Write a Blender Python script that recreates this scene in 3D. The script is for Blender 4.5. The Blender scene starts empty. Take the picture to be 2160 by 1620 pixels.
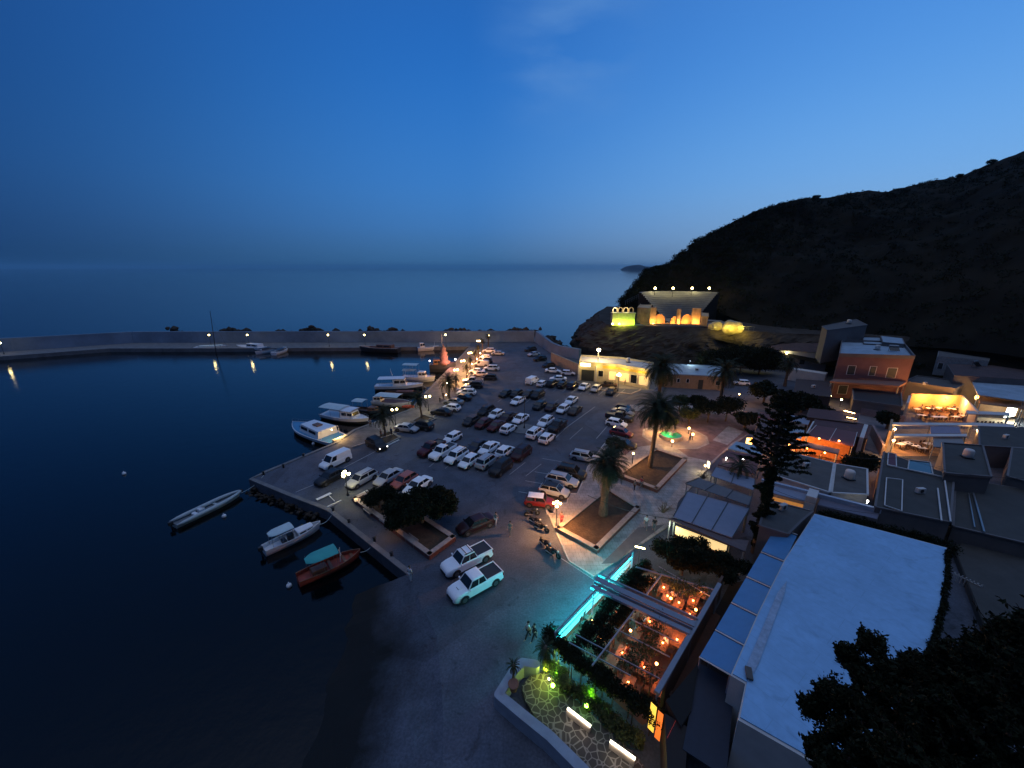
import bpy, bmesh, math, random
import numpy as np
from mathutils import Vector, Matrix, noise as mnoise
random.seed(7); rng = np.random.default_rng(7)
R = math.radians
scene = bpy.context.scene
# ------------------------------------------------------------------ camera
FOC, HGT = 830.0, 28.5
PIT = math.atan(245/FOC); SP, CP = math.sin(PIT), math.cos(PIT)
cd = bpy.data.cameras.new("camera"); cam = bpy.data.objects.new("camera", cd)
scene.collection.objects.link(cam); scene.camera = cam
cam.location = (0, 0, HGT); cam.rotation_euler = (math.pi/2-PIT, 0, 0)
cd.sensor_width = 36; cd.lens = 36*FOC/2160; cd.clip_start = .3; cd.clip_end = 60000
scene.view_settings.view_transform = 'Standard'; scene.view_settings.look = 'None'
scene.view_settings.exposure = 0; scene.view_settings.gamma = 1
scene.cycles.sample_clamp_indirect = 3
scene.cycles.max_bounces = 5; scene.cycles.diffuse_bounces = 2; scene.cycles.volume_bounces = 0
scene.cycles.caustics_reflective = False; scene.cycles.caustics_refractive = False
# ------------------------------------------------------------------ sky
def s2l(c):
    return tuple(((v/255)/12.92 if v <= 10 else (((v/255)+.055)/1.055)**2.4) for v in c)
W = bpy.data.worlds.new("World"); scene.world = W; W.use_nodes = True
nt = W.node_tree; N = nt.nodes; L = nt.links; N.clear()
def nd(t, **k):
    n = N.new(t)
    for a, b in k.items(): setattr(n, a, b)
    return n
tc = nd('ShaderNodeTexCoord'); sep = nd('ShaderNodeSeparateXYZ'); L.new(tc.outputs['Generated'], sep.inputs[0])
def wm(op, a, b=None, c=None, clamp=False):
    n = nd('ShaderNodeMath', operation=op, use_clamp=clamp)
    for i, v in enumerate((a, b, c)):
        if v is None: continue
        if isinstance(v, (int, float)): n.inputs[i].default_value = v
        else: L.new(v, n.inputs[i])
    return n.outputs[0]
def wramp(stops):
    r = nd('ShaderNodeValToRGB'); r.color_ramp.interpolation = 'B_SPLINE'
    e = r.color_ramp.elements
    while len(e) > 1: e.remove(e[0])
    e[0].position = stops[0][0]; e[0].color = (*s2l(stops[0][1]), 1)
    for p, c in stops[1:]:
        q = e.new(p); q.color = (*s2l(c), 1)
    L.new(sep.outputs['Z'], r.inputs[0]); return r.outputs[0]
ZEN = (188, 204, 240)
left = wramp([(0, (18, 52, 94)), (.05, (18, 56, 104)), (.16, (20, 68, 126)), (.32, (14, 62, 126)), (.5, (34, 74, 132)), (.75, (66, 100, 158)), (.97, ZEN)])
mid = wramp([(0, (58, 106, 152)), (.04, (58, 110, 162)), (.09, (60, 118, 182)), (.18, (58, 126, 200)), (.34, (38, 112, 196)), (.48, (32, 100, 184)), (.6, (46, 96, 165)), (.78, (70, 106, 166)), (.97, ZEN)])
right = wramp([(0, (108, 140, 176)), (.06, (126, 164, 206)), (.17, (112, 174, 236)), (.34, (76, 146, 226)), (.5, (68, 132, 212)), (.62, (86, 130, 195)), (.78, (96, 130, 185)), (.97, ZEN)])
azs = wm('ADD', wm('MULTIPLY', sep.outputs['X'], .77), wm('MULTIPLY', sep.outputs['Y'], .64))
hl = wm('POWER', wm('ADD', wm('MULTIPLY', sep.outputs['X'], sep.outputs['X']), wm('MULTIPLY', sep.outputs['Y'], sep.outputs['Y'])), .5)
azs = wm('DIVIDE', azs, wm('MAXIMUM', hl, .05))
def mixc(f, a, b):
    m = nd('ShaderNodeMix', data_type='RGBA'); L.new(f, m.inputs[0]); L.new(a, m.inputs[6]); L.new(b, m.inputs[7]); return m.outputs[2]
m1n = nd('ShaderNodeMapRange', interpolation_type='SMOOTHSTEP'); L.new(azs, m1n.inputs[0])
m1n.inputs[1].default_value = -.42; m1n.inputs[2].default_value = .58
m2 = wm('POWER', wm('MULTIPLY', wm('ADD', azs, -.56), 1/.44, clamp=True), 1.3)
skyc = mixc(m2, mixc(m1n.outputs[0], left, mid), right)
# thin mauve wisps of cloud
mp = nd('ShaderNodeMapping'); L.new(tc.outputs['Generated'], mp.inputs[0]); mp.inputs['Scale'].default_value = (4, 4, 13); mp.inputs['Rotation'].default_value = (0, .42, 0)
nz = nd('ShaderNodeTexNoise'); L.new(mp.outputs[0], nz.inputs[0]); nz.inputs['Scale'].default_value = 1.3; nz.inputs['Detail'].default_value = 5
blob = nd('ShaderNodeVectorMath', operation='DISTANCE'); L.new(tc.outputs['Generated'], blob.inputs[0])
blob.inputs[1].default_value = Vector((.11, .90, .41)).normalized()
bf = nd('ShaderNodeMapRange', interpolation_type='SMOOTHSTEP'); L.new(blob.outputs['Value'], bf.inputs[0])
bf.inputs[1].default_value = .20; bf.inputs[2].default_value = .02
wf = wm('MULTIPLY', wm('MULTIPLY', wm('ADD', nz.outputs[0], -.38), 2.2, clamp=True), bf.outputs[0])
wcl = nd('ShaderNodeRGB'); wcl.outputs[0].default_value = (*s2l((96, 146, 208)), 1)
skyc = mixc(wm('MULTIPLY', wf, .8), skyc, wcl.outputs[0])
# physical twilight sky, low sun, mixed in faintly
SUN_EL, SUN_AZ = R(-2), R(50)
ns = nd('ShaderNodeTexSky', sky_type='NISHITA'); ns.sun_disc = False; ns.sun_elevation = SUN_EL; ns.sun_rotation = SUN_AZ
add = nd('ShaderNodeMix', data_type='RGBA', blend_type='ADD'); add.inputs[0].default_value = .02
L.new(skyc, add.inputs[6]); L.new(ns.outputs[0], add.inputs[7])
bg = nd('ShaderNodeBackground'); bg.inputs[1].default_value = 1.0; L.new(add.outputs[2], bg.inputs[0])
wo = nd('ShaderNodeOutputWorld'); L.new(bg.outputs[0], wo.inputs[0])
# ------------------------------------------------------------------ pixel ray -> world
def P(x, y, z=0.0):
    u = (x-1080)/FOC; v = (y-810)/FOC; t = (HGT-z)/(SP+v*CP)
    return Vector((u*t, (CP-v*SP)*t, z))
def Qy(x, y, Y):
    u = (x-1080)/FOC; v = (y-810)/FOC; t = Y/(CP-v*SP)
    return Vector((u*t, Y, HGT-(SP+v*CP)*t))
def P2(x, y, z=0.0):
    p = P(x, y, z); return (p.x, p.y)
# ------------------------------------------------------------------ materials
MATS = {}
def mat(name, col, rough=.7, metal=0, var=.25, scale=3.0, bump=0.0, emit=None, es=0, spec=.5, coat=0, stretch=None, bscale=None, ior=None):
    if name in MATS: return MATS[name]
    m = bpy.data.materials.new(name); m.use_nodes = True; n = m.node_tree.nodes; l = m.node_tree.links
    b = n['Principled BSDF']; b.inputs['Roughness'].default_value = rough; b.inputs['Metallic'].default_value = metal
    b.inputs['Specular IOR Level'].default_value = spec
    if coat: b.inputs['Coat Weight'].default_value = coat; b.inputs['Coat Roughness'].default_value = .06
    if ior: b.inputs['IOR'].default_value = ior
    t = n.new('ShaderNodeTexCoord'); src = t.outputs['Object']
    if stretch:
        mpn = n.new('ShaderNodeMapping'); mpn.inputs['Scale'].default_value = stretch; l.new(src, mpn.inputs[0]); src = mpn.outputs[0]
    if var:
        z = n.new('ShaderNodeTexNoise'); z.inputs['Scale'].default_value = scale; z.inputs['Detail'].default_value = 6; z.inputs['Roughness'].default_value = .65
        l.new(src, z.inputs[0])
        r = n.new('ShaderNodeValToRGB'); r.color_ramp.elements[0].position = .3; r.color_ramp.elements[1].position = .7
        r.color_ramp.elements[0].color = (*[c*(1-var) for c in col], 1); r.color_ramp.elements[1].color = (*[min(1, c*(1+var)) for c in col], 1)
        l.new(z.outputs[0], r.inputs[0]); l.new(r.outputs[0], b.inputs['Base Color'])
    else: b.inputs['Base Color'].default_value = (*col, 1)
    if bump:
        z2 = n.new('ShaderNodeTexNoise'); z2.inputs['Scale'].default_value = bscale or scale*4; z2.inputs['Detail'].default_value = 4; l.new(src, z2.inputs[0])
        bp = n.new('ShaderNodeBump'); bp.inputs['Strength'].default_value = bump; bp.inputs['Distance'].default_value = .1
        l.new(z2.outputs[0], bp.inputs['Height']); l.new(bp.outputs[0], b.inputs['Normal'])
    if emit: b.inputs['Emission Color'].default_value = (*emit, 1); b.inputs['Emission Strength'].default_value = es
    MATS[name] = m; return m
def brickmat(name, c1, c2, mortar, sx, sy, rough=.8, msize=.02):
    if name in MATS: return MATS[name]
    m = bpy.data.materials.new(name); m.use_nodes = True; n = m.node_tree.nodes; l = m.node_tree.links
    b = n['Principled BSDF']; b.inputs['Roughness'].default_value = rough
    t = n.new('ShaderNodeTexCoord'); k = n.new('ShaderNodeTexBrick'); l.new(t.outputs['Object'], k.inputs[0])
    k.inputs['Scale'].default_value = 1; k.inputs['Brick Width'].default_value = sx; k.inputs['Row Height'].default_value = sy
    k.inputs['Mortar Size'].default_value = msize; k.inputs['Color1'].default_value = (*c1, 1); k.inputs['Color2'].default_value = (*c2, 1); k.inputs['Mortar'].default_value = (*mortar, 1)
    z = n.new('ShaderNodeTexNoise'); z.inputs['Scale'].default_value = .7; z.inputs['Detail'].default_value = 7; l.new(t.outputs['Object'], z.inputs[0])
    mr = n.new('ShaderNodeMapRange'); mr.inputs[1].default_value = .3; mr.inputs[2].default_value = .7; mr.inputs[3].default_value = .65; mr.inputs[4].default_value = 1.25; l.new(z.outputs[0], mr.inputs[0])
    mx = n.new('ShaderNodeMix'); mx.data_type = 'RGBA'; mx.blend_type = 'MULTIPLY'; mx.inputs[0].default_value = 1
    l.new(k.outputs[0], mx.inputs[6]); l.new(mr.outputs[0], mx.inputs[7]); l.new(mx.outputs[2], b.inputs['Base Color'])
    MATS[name] = m; return m
M_asph = mat('asphalt', (.066, .076, .100), .85, var=.28, scale=.35, bump=.25, bscale=18)
M_conc = mat('concrete', (.15, .15, .15), .85, var=.3, scale=.6, bump=.2, bscale=9)
M_wetconc_falloff = mat('slipway concrete', (.066, .076, .100), .85, var=.28, scale=.35, bump=.25, bscale=18)
def slip_stain_falloff():  # algae stain near the water, with lens corner darkening painted into the colour
    n = M_wetconc_falloff.node_tree.nodes; l = M_wetconc_falloff.node_tree.links; b = n['Principled BSDF']; src = b.inputs['Base Color'].links[0].from_socket
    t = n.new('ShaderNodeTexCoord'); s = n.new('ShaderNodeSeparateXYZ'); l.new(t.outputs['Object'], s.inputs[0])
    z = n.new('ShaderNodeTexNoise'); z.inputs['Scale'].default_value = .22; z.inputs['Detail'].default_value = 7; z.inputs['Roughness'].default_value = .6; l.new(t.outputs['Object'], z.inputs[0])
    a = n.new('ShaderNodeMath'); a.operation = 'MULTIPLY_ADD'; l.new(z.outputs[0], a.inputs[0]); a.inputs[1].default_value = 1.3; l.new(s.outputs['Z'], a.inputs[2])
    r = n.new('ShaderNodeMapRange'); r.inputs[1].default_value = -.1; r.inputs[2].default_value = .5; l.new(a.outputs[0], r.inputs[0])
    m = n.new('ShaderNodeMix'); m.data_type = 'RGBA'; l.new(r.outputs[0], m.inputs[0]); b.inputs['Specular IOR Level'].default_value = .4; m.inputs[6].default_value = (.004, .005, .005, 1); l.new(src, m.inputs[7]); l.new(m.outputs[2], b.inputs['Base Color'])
def overlay(m, kind):
    n = m.node_tree.nodes; l = m.node_tree.links; b = n['Principled BSDF']; src = b.inputs['Base Color'].links[0].from_socket; t = n.new('ShaderNodeTexCoord')
    def mul(s0, fac, lo, hi, a, c):
        r = n.new('ShaderNodeMapRange'); r.inputs[1].default_value = a; r.inputs[2].default_value = c; r.inputs[3].default_value = lo; r.inputs[4].default_value = hi; l.new(fac, r.inputs[0])
        x = n.new('ShaderNodeMix'); x.data_type = 'RGBA'; x.blend_type = 'MULTIPLY'; x.inputs[0].default_value = 1; l.new(s0, x.inputs[6]); l.new(r.outputs[0], x.inputs[7]); return x.outputs[2]
    def noise(sc, det=4, dist=0):
        z = n.new('ShaderNodeTexNoise'); z.inputs['Scale'].default_value = sc; z.inputs['Detail'].default_value = det; z.inputs['Distortion'].default_value = dist; l.new(t.outputs['Object'], z.inputs[0]); return z.outputs[0]
    if kind == 'asphalt':
        v = n.new('ShaderNodeTexVoronoi'); v.inputs['Scale'].default_value = .11; l.new(t.outputs['Object'], v.inputs[0]); s = n.new('ShaderNodeSeparateColor'); l.new(v.outputs['Color'], s.inputs[0])
        src = mul(src, s.outputs[0], .82, 1.16, 0, 1); e = n.new('ShaderNodeTexVoronoi'); e.feature = 'DISTANCE_TO_EDGE'; e.inputs['Scale'].default_value = .23; l.new(t.outputs['Object'], e.inputs[0]); src = mul(src, e.outputs['Distance'], .86, 1, 0, .008)
        src = mul(src, noise(.55, 3, 1.5), 1, .55, .62, .72); src = mul(src, noise(6, 5), .8, 1.2, .35, .65)
    else:
        k = n.new('ShaderNodeTexBrick'); k.inputs['Scale'].default_value = 1; k.inputs['Brick Width'].default_value = 9; k.inputs['Row Height'].default_value = 1.1; k.inputs['Mortar Size'].default_value = .018
        mp = n.new('ShaderNodeMapping'); mp.inputs['Rotation'].default_value = (0, 0, .96); l.new(t.outputs['Object'], mp.inputs[0]); l.new(mp.outputs[0], k.inputs[0]); src = mul(src, k.outputs['Fac'], 1, .86, 0, 1)
        src = mul(src, noise(.5, 6, 2), 1, .80, .56, .74); src = mul(src, noise(2.2, 5), .95, 1.04, .35, .65)
    l.new(src, b.inputs['Base Color'])
M_prom = brickmat('promenade paving', (.15, .14, .13), (.125, .115, .11), (.07, .065, .06), .8, .4)
M_plazared = brickmat('red plaza paving', (.20, .125, .115), (.16, .10, .095), (.12, .08, .075), .4, .2, msize=.012)
M_plazalight = brickmat('pale plaza paving', (.33, .31, .29), (.28, .265, .25), (.17, .15, .14), .6, .6)
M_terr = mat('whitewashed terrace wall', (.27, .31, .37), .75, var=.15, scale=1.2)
M_brickred = mat('red planter wall', (.12, .05, .045), .85, var=.3, scale=2, bump=.3)
M_stonewall = mat('planter stone', (.33, .27, .23), .8, var=.25, scale=2, bump=.3)
M_soil = mat('soil', (.055, .034, .018), .95, var=.5, scale=1.2, bump=.6)
M_white = mat('white paint', (.74, .75, .76), .6, var=.06, scale=1.5)
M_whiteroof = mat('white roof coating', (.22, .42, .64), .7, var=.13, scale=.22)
overlay(M_asph, 'asphalt'); overlay(M_wetconc_falloff, 'asphalt'); slip_stain_falloff(); overlay(M_whiteroof, 'roof')
M_line = mat('road paint', (.34, .34, .34), .7, var=.35, scale=4)
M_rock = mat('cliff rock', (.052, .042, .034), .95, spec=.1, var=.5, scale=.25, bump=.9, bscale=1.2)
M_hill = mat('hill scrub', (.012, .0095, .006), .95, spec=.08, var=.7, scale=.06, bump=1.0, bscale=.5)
M_leaf = mat('leaves', (.04, .055, .02), .8, var=.4, scale=1.5, spec=.2)
M_leafdark = mat('dark leaves', (.013, .017, .008), .8, var=.4, scale=1.5, spec=.1)
M_palmleaf = mat('palm fronds', (.026, .034, .018), .8, var=.3, scale=2, spec=.15)
M_deadleaf = mat('dead fronds', (.085, .062, .038), .8, var=.35, scale=3)
M_bark = mat('bark', (.10, .07, .05), .95, var=.4, scale=3, bump=.6)
M_glass = mat('dark glass', (.012, .014, .017), .06, var=0, spec=.6)
M_black = mat('black plastic', (.02, .02, .022), .5, var=.2)
M_tyre = mat('tyre rubber', (.015, .015, .015), .85, var=.1)
M_metal = mat('grey metal', (.28, .29, .30), .4, .8, var=.1)
M_dmetal = mat('dark painted metal', (.03, .032, .035), .5, .3, var=.1)
M_greypaint = mat('grey painted beam', (.20, .22, .26), .5, var=.1, scale=2)
def glow(name, col, s): return mat(name, col, .5, var=0, emit=col, es=s)
WARM = (1, .52, .16); ORANGE = (1, .36, .07); YEL = (1, .78, .28); WHT = (.95, 1, .85)
# ------------------------------------------------------------------ mesh builder
class MB:
    def __init__(s): s.v = []; s.f = []; s.m = []; s.mats = []
    def mi(s, m):
        if m is None: return 0
        if m not in s.mats: s.mats.append(m)
        return s.mats.index(m)
    def add(s, vs, fs, m=None):
        o = len(s.v); s.v += [tuple(v) for v in vs]; k = s.mi(m)
        for f in fs: s.f.append(tuple(i+o for i in f)); s.m.append(k)
        return s
    def box(s, c, d, rz=0, m=None, tilt=None):
        x, y, z = d[0]/2, d[1]/2, d[2]/2
        vs = [Vector((a*x, b*y, e*z)) for e in (-1, 1) for a, b in ((-1, -1), (1, -1), (1, 1), (-1, 1))]
        rot = Matrix.Rotation(rz, 3, 'Z')
        if tilt: rot = rot @ Matrix.Rotation(tilt[1], 3, tilt[0])
        return s.add([rot @ v + Vector(c) for v in vs], [(3, 2, 1, 0), (4, 5, 6, 7), (0, 1, 5, 4), (1, 2, 6, 5), (2, 3, 7, 6), (3, 0, 4, 7)], m)
    def beam(s, a, b, w, h=None, m=None):
        a, b = Vector(a), Vector(b); d = b-a; l = d.length
        if l < 1e-6: return s
        h = h or w; x = d.normalized(); up = Vector((0, 0, 1)) if abs(x.z) < .95 else Vector((0, 1, 0))
        y = up.cross(x).normalized(); z = x.cross(y)
        vs = [a+y*(p*w/2)+z*(q*h/2) for p, q in ((-1, -1), (1, -1), (1, 1), (-1, 1))]+[b+y*(p*w/2)+z*(q*h/2) for p, q in ((-1, -1), (1, -1), (1, 1), (-1, 1))]
        return s.add(vs, [(0, 1, 2, 3), (7, 6, 5, 4), (0, 4, 5, 1), (1, 5, 6, 2), (2, 6, 7, 3), (3, 7, 4, 0)], m)
    def prism(s, pts, z0, z1, m=None, mt=None):
        n = len(pts); ar = sum(pts[i][0]*pts[(i+1) % n][1]-pts[(i+1) % n][0]*pts[i][1] for i in range(n))
        if ar < 0: pts = pts[::-1]
        g = lambda z, p: z if not callable(z) else z(p)
        vs = [(p[0], p[1], g(z0, p)) for p in pts]+[(p[0], p[1], g(z1, p)) for p in pts]
        s.add(vs, [tuple(range(n))[::-1]]+[(i, (i+1) % n, (i+1) % n+n, i+n) for i in range(n)], m)
        s.add(vs[n:], [tuple(range(n))], mt or m); return s
    def tube(s, pts, rad, n=8, m=None, cap=True):
        pts = [Vector(p) for p in pts]; k = len(pts)
        rad = [rad]*k if isinstance(rad, (int, float)) else rad; vs = []
        for i, p in enumerate(pts):
            d = (pts[min(i+1, k-1)]-pts[max(i-1, 0)]).normalized()
            up = Vector((0, 0, 1)) if abs(d.z) < .9 else Vector((1, 0, 0)); a = up.cross(d).normalized(); b = d.cross(a)
            for j in range(n):
                t = 2*math.pi*j/n; vs.append(p+a*math.cos(t)*rad[i]+b*math.sin(t)*rad[i])
        fs = [(i*n+j, i*n+(j+1) % n, (i+1)*n+(j+1) % n, (i+1)*n+j) for i in range(k-1) for j in range(n)]
        if cap: fs += [tuple(range(n))[::-1], tuple(range((k-1)*n, k*n))]
        return s.add(vs, fs, m)
    def lathe(s, prof, c=(0, 0, 0), n=12, m=None, axis='Z'):
        vs = []; c = Vector(c)
        for r, z in prof:
            for j in range(n):
                t = 2*math.pi*j/n
                v = Vector((r*math.cos(t), r*math.sin(t), z))
                if axis == 'Y': v = Vector((v.x, v.z, v.y))
                if axis == 'X': v = Vector((v.z, v.x, v.y))
                vs.append(c+v)
        k = len(prof); fs = [(i*n+j, i*n+(j+1) % n, (i+1)*n+(j+1) % n, (i+1)*n+j) for i in range(k-1) for j in range(n)]
        fs += [tuple(range(n))[::-1], tuple(range((k-1)*n, k*n))]
        return s.add(vs, fs, m)
    def ball(s, c, r, m=None, n=10, sc=(1, 1, 1)):
        prof = [(max(r*math.sin(math.pi*i/n), .001), -r*math.cos(math.pi*i/n)) for i in range(n+1)]
        o = len(s.v); s.lathe(prof, (0, 0, 0), n+2, m)
        for i in range(o, len(s.v)):
            v = s.v[i]; s.v[i] = (v[0]*sc[0]+c[0], v[1]*sc[1]+c[1], v[2]*sc[2]+c[2])
        return s
    def mesh(s, name, m=None, smooth=False):
        me = bpy.data.meshes.new(name); me.from_pydata(s.v, [], s.f)
        mats = s.mats or [m]
        for q in mats: me.materials.append(q)
        if s.mats: me.polygons.foreach_set('material_index', s.m)
        bm = bmesh.new(); bm.from_mesh(me); bmesh.ops.recalc_face_normals(bm, faces=bm.faces); bm.to_mesh(me); bm.free()
        if smooth: me.polygons.foreach_set('use_smooth', [True]*len(me.polygons))
        me.update(); return me
def link(o): scene.collection.objects.link(o); return o
def tag(o, label=None, cat=None, group=None, kind=None):
    if label: o['label'] = label
    if cat: o['category'] = cat
    if group: o['group'] = group
    if kind: o['kind'] = kind
    return o
def obj(name, mb, m=None, parent=None, smooth=False, bevel=0):
    me = mb.mesh(name, m, smooth) if isinstance(mb, MB) else mb
    o = link(bpy.data.objects.new(name, me))
    if parent: o.parent = parent
    if bevel:
        b = o.modifiers.new('bevel', 'BEVEL'); b.width = bevel; b.segments = 2; b.limit_method = 'ANGLE'
    return o
def thing(name, label, cat, loc=(0, 0, 0), rz=0, group=None):
    o = link(bpy.data.objects.new(name, None)); o.location = loc; o.rotation_euler = (0, 0, rz); o.empty_display_size = .2
    return tag(o, label, cat, group)
def struct(name, mb, m=None): return tag(obj(name, mb, m), kind='structure')
def dup(root, loc, rz=None, label=None, group=None, scale=None):
    r = link(root.copy()); r.location = loc
    if rz is not None: r.rotation_euler = (0, 0, rz)
    if label: r['label'] = label
    if group: r['group'] = group
    if scale: r.scale = scale
    for ch in list(root.children):
        c = link(ch.copy()); c.parent = r
        for g in list(ch.children):
            d = link(g.copy()); d.parent = c
    return r
def lamp(name, loc, power, col, parent=None, rad=.12, spot=None, aim=None, blend=.5):
    ld = bpy.data.lights.new(name, 'SPOT' if spot else 'POINT'); ld.energy = power; ld.color = col; ld.shadow_soft_size = rad
    o = link(bpy.data.objects.new(name, ld)); o.location = loc
    if spot:
        ld.spot_size = R(spot); ld.spot_blend = blend
        o.rotation_euler = (Vector(aim)-Vector(loc)).to_track_quat('-Z', 'Y').to_euler()
    if parent:
        o.parent = parent; o.matrix_parent_inverse = Matrix()
        if parent.type == 'EMPTY' and not spot: pass
    return o
def foliage(lobes, n, leaf, m, seed=0, shell=.55, flat=.0):
    """many small leaf quads through the volume of the lobes"""
    g = np.random.default_rng(seed); w = np.array([l[1][0]*l[1][1]*l[1][2] for l in lobes])**.67; w /= w.sum()
    idx = g.choice(len(lobes), n, p=w)
    d = g.normal(size=(n, 3)); d /= np.linalg.norm(d, axis=1)[:, None]
    rr = (shell+(1-shell)*g.random(n))*(1+.12*g.normal(size=n))
    C = np.array([l[0] for l in lobes], float)[idx]; Rd = np.array([l[1] for l in lobes], float)[idx]
    p = C+d*Rd*rr[:, None]
    a = g.normal(size=(n, 3)); a[:, 2] *= (1-flat); a /= np.linalg.norm(a, axis=1)[:, None]
    b = np.cross(a, g.normal(size=(n, 3))); b /= np.linalg.norm(b, axis=1)[:, None]
    s = leaf*(.6+.8*g.random(n))[:, None]
    vs = np.stack([p-a*s, p+b*s*.45, p+a*s, p-b*s*.45], 1).reshape(-1, 3)
    me = bpy.data.meshes.new('foliage'); me.vertices.add(4*n); me.vertices.foreach_set('co', vs.astype(np.float32).ravel())
    me.loops.add(4*n); me.loops.foreach_set('vertex_index', np.arange(4*n, dtype=np.int32))
    me.polygons.add(n); me.polygons.foreach_set('loop_start', np.arange(0, 4*n, 4, dtype=np.int32))
    me.update(calc_edges=True); me.materials.append(m); return me
# ================================================================== SETTING
# water
mw = bpy.data.materials.new('sea water'); mw.use_nodes = True; n_ = mw.node_tree.nodes; l_ = mw.node_tree.links; b_ = n_['Principled BSDF']
b_.inputs['Base Color'].default_value = (.0006, .0016, .0024, 1); b_.inputs['Roughness'].default_value = .05; b_.inputs['IOR'].default_value = 1.37
t_ = n_.new('ShaderNodeTexCoord'); nz1 = n_.new('ShaderNodeTexNoise'); nz1.inputs['Scale'].default_value = .55; nz1.inputs['Detail'].default_value = 6; nz1.inputs['Roughness'].default_value = .6
l_.new(t_.outputs['Object'], nz1.inputs[0]); bp_ = n_.new('ShaderNodeBump'); bp_.inputs['Strength'].default_value = .35; bp_.inputs['Distance'].default_value = .12
l_.new(nz1.outputs[0], bp_.inputs['Height']); l_.new(bp_.outputs[0], b_.inputs['Normal'])
WZ = -1.3
rz_ = n_.new('ShaderNodeTexNoise'); rz_.inputs['Scale'].default_value = .025; rz_.inputs['Detail'].default_value = 5; rz_.inputs['Distortion'].default_value = 2; l_.new(t_.outputs['Object'], rz_.inputs[0])
rr_ = n_.new('ShaderNodeMapRange'); rr_.inputs[1].default_value = .35; rr_.inputs[2].default_value = .65; rr_.inputs[3].default_value = .02; rr_.inputs[4].default_value = .07; l_.new(rz_.outputs[0], rr_.inputs[0]); l_.new(rr_.outputs[0], b_.inputs['Roughness'])
struct('sea', MB().add([(-29000, -300, WZ), (29000, -300, WZ), (29000, 29000, WZ), (-29000, 29000, WZ)], [(0, 1, 2, 3)]), mw)
struct('seabed', MB().add([(-400, -100, -6), (400, -100, -6), (400, 400, -6), (-400, 400, -6)], [(0, 1, 2, 3)]), M_soil)
# ground of quay, car park and town
QUAY = [(-16.1, 146.5), (-17.9, 120.8), (-20.2, 95.7), (-21.5, 77.6), (-29.1, 66.8), (-30.2, 61.1), (-36, 51.5), (-36.9, 49.1), (-29.4, 45.1), (-22.6, 41.7), (-10.2, 31.3)]
CREST = [(-10.2, 31.3), (-6.0, 24.6), (-4.6, 19.0), (-3.6, 13), (-2, 9), (4, -60)]
land = QUAY+CREST[1:]+[(260, -60), (260, 210), (60, 210), (30, 165), (23, 128), (14.5, 134.5), (10, 158), (-16.5, 158)]
struct('ground', MB().prism(land, -6, 0), M_asph)
lowp = [(-18.2, 29.4), (-18.5, 22.0), (-18.5, 14), (-18, 8), (-16, 2), (-9, -60)]
def densify(l, n=6): return [(p[0]+(q[0]-p[0])*k/n, p[1]+(q[1]-p[1])*k/n) for p, q in zip(l, l[1:]) for k in range(n)]+[l[-1]]
CR_, LW_ = densify(CREST), densify(lowp); sv = []; NS = 24
for a, b in zip(CR_, LW_):
    for k in range(NS+1):
        t = k/NS; sv.append((a[0]+(b[0]-a[0])*t, a[1]+(b[1]-a[1])*t, -.002-2.3*t**1.12+(mnoise.noise(Vector((a[0]+t*4, a[1]*.35, t*3)))*.22 if 0 < t < 1 else 0)))
sf = [(i*(NS+1)+k, i*(NS+1)+k+1, (i+1)*(NS+1)+k+1, (i+1)*(NS+1)+k) for i in range(len(CR_)-1) for k in range(NS)]
struct('slipway', MB().add(sv, sf), M_wetconc_falloff)
# lower apron plate along the quay edge
def inset(line, d):
    out = []
    for i, p in enumerate(line):
        a = Vector(line[max(i-1, 0)]); b = Vector(line[min(i+1, len(line)-1)]); t = (b-a).normalized(); nrm = Vector((t.y*-1, t.x))
        out.append((p[0]+nrm.x*d, p[1]+nrm.y*d))
    return out
q1 = inset(QUAY, .02); q2 = inset(QUAY, .55)
kb = MB()
for i in range(len(QUAY)-1):
    quad = [QUAY[i], QUAY[i+1], q2[i+1], q2[i]]
    kb.prism(quad, .006, .12)
struct('quay_edge', kb, M_conc)
# dark weed and stain band on the quay wall
# promenade (paved strip on the harbour side)
prom = [(-15.4, 146), (-17.3, 120.8), (-19.6, 95.7), (-20.9, 77.4), (-28.4, 66.4), (-29.5, 61), (-26.5, 59.4), (-22.4, 63.5), (-17.6, 68), (-13.2, 80), (-12.2, 95), (-11.0, 120.8), (-8.8, 146)]
def sheet(name, pts, z, m, kind='structure'):
    ar = sum(pts[i][0]*pts[(i+1) % len(pts)][1]-pts[(i+1) % len(pts)][0]*pts[i][1] for i in range(len(pts)))
    if ar < 0: pts = pts[::-1]
    return tag(obj(name, MB().add([(p[0], p[1], z) for p in pts], [tuple(range(len(pts)))]), m), kind=kind)
sheet('promenade', prom, .006, M_prom)
kb = MB()
pr = prom[5:]
for a, b in zip(pr[1:-1], pr[2:]): kb.beam((a[0], a[1], .07), (b[0], b[1], .07), .25, .14)
struct('promenade_kerb', kb, M_stonewall)
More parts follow.
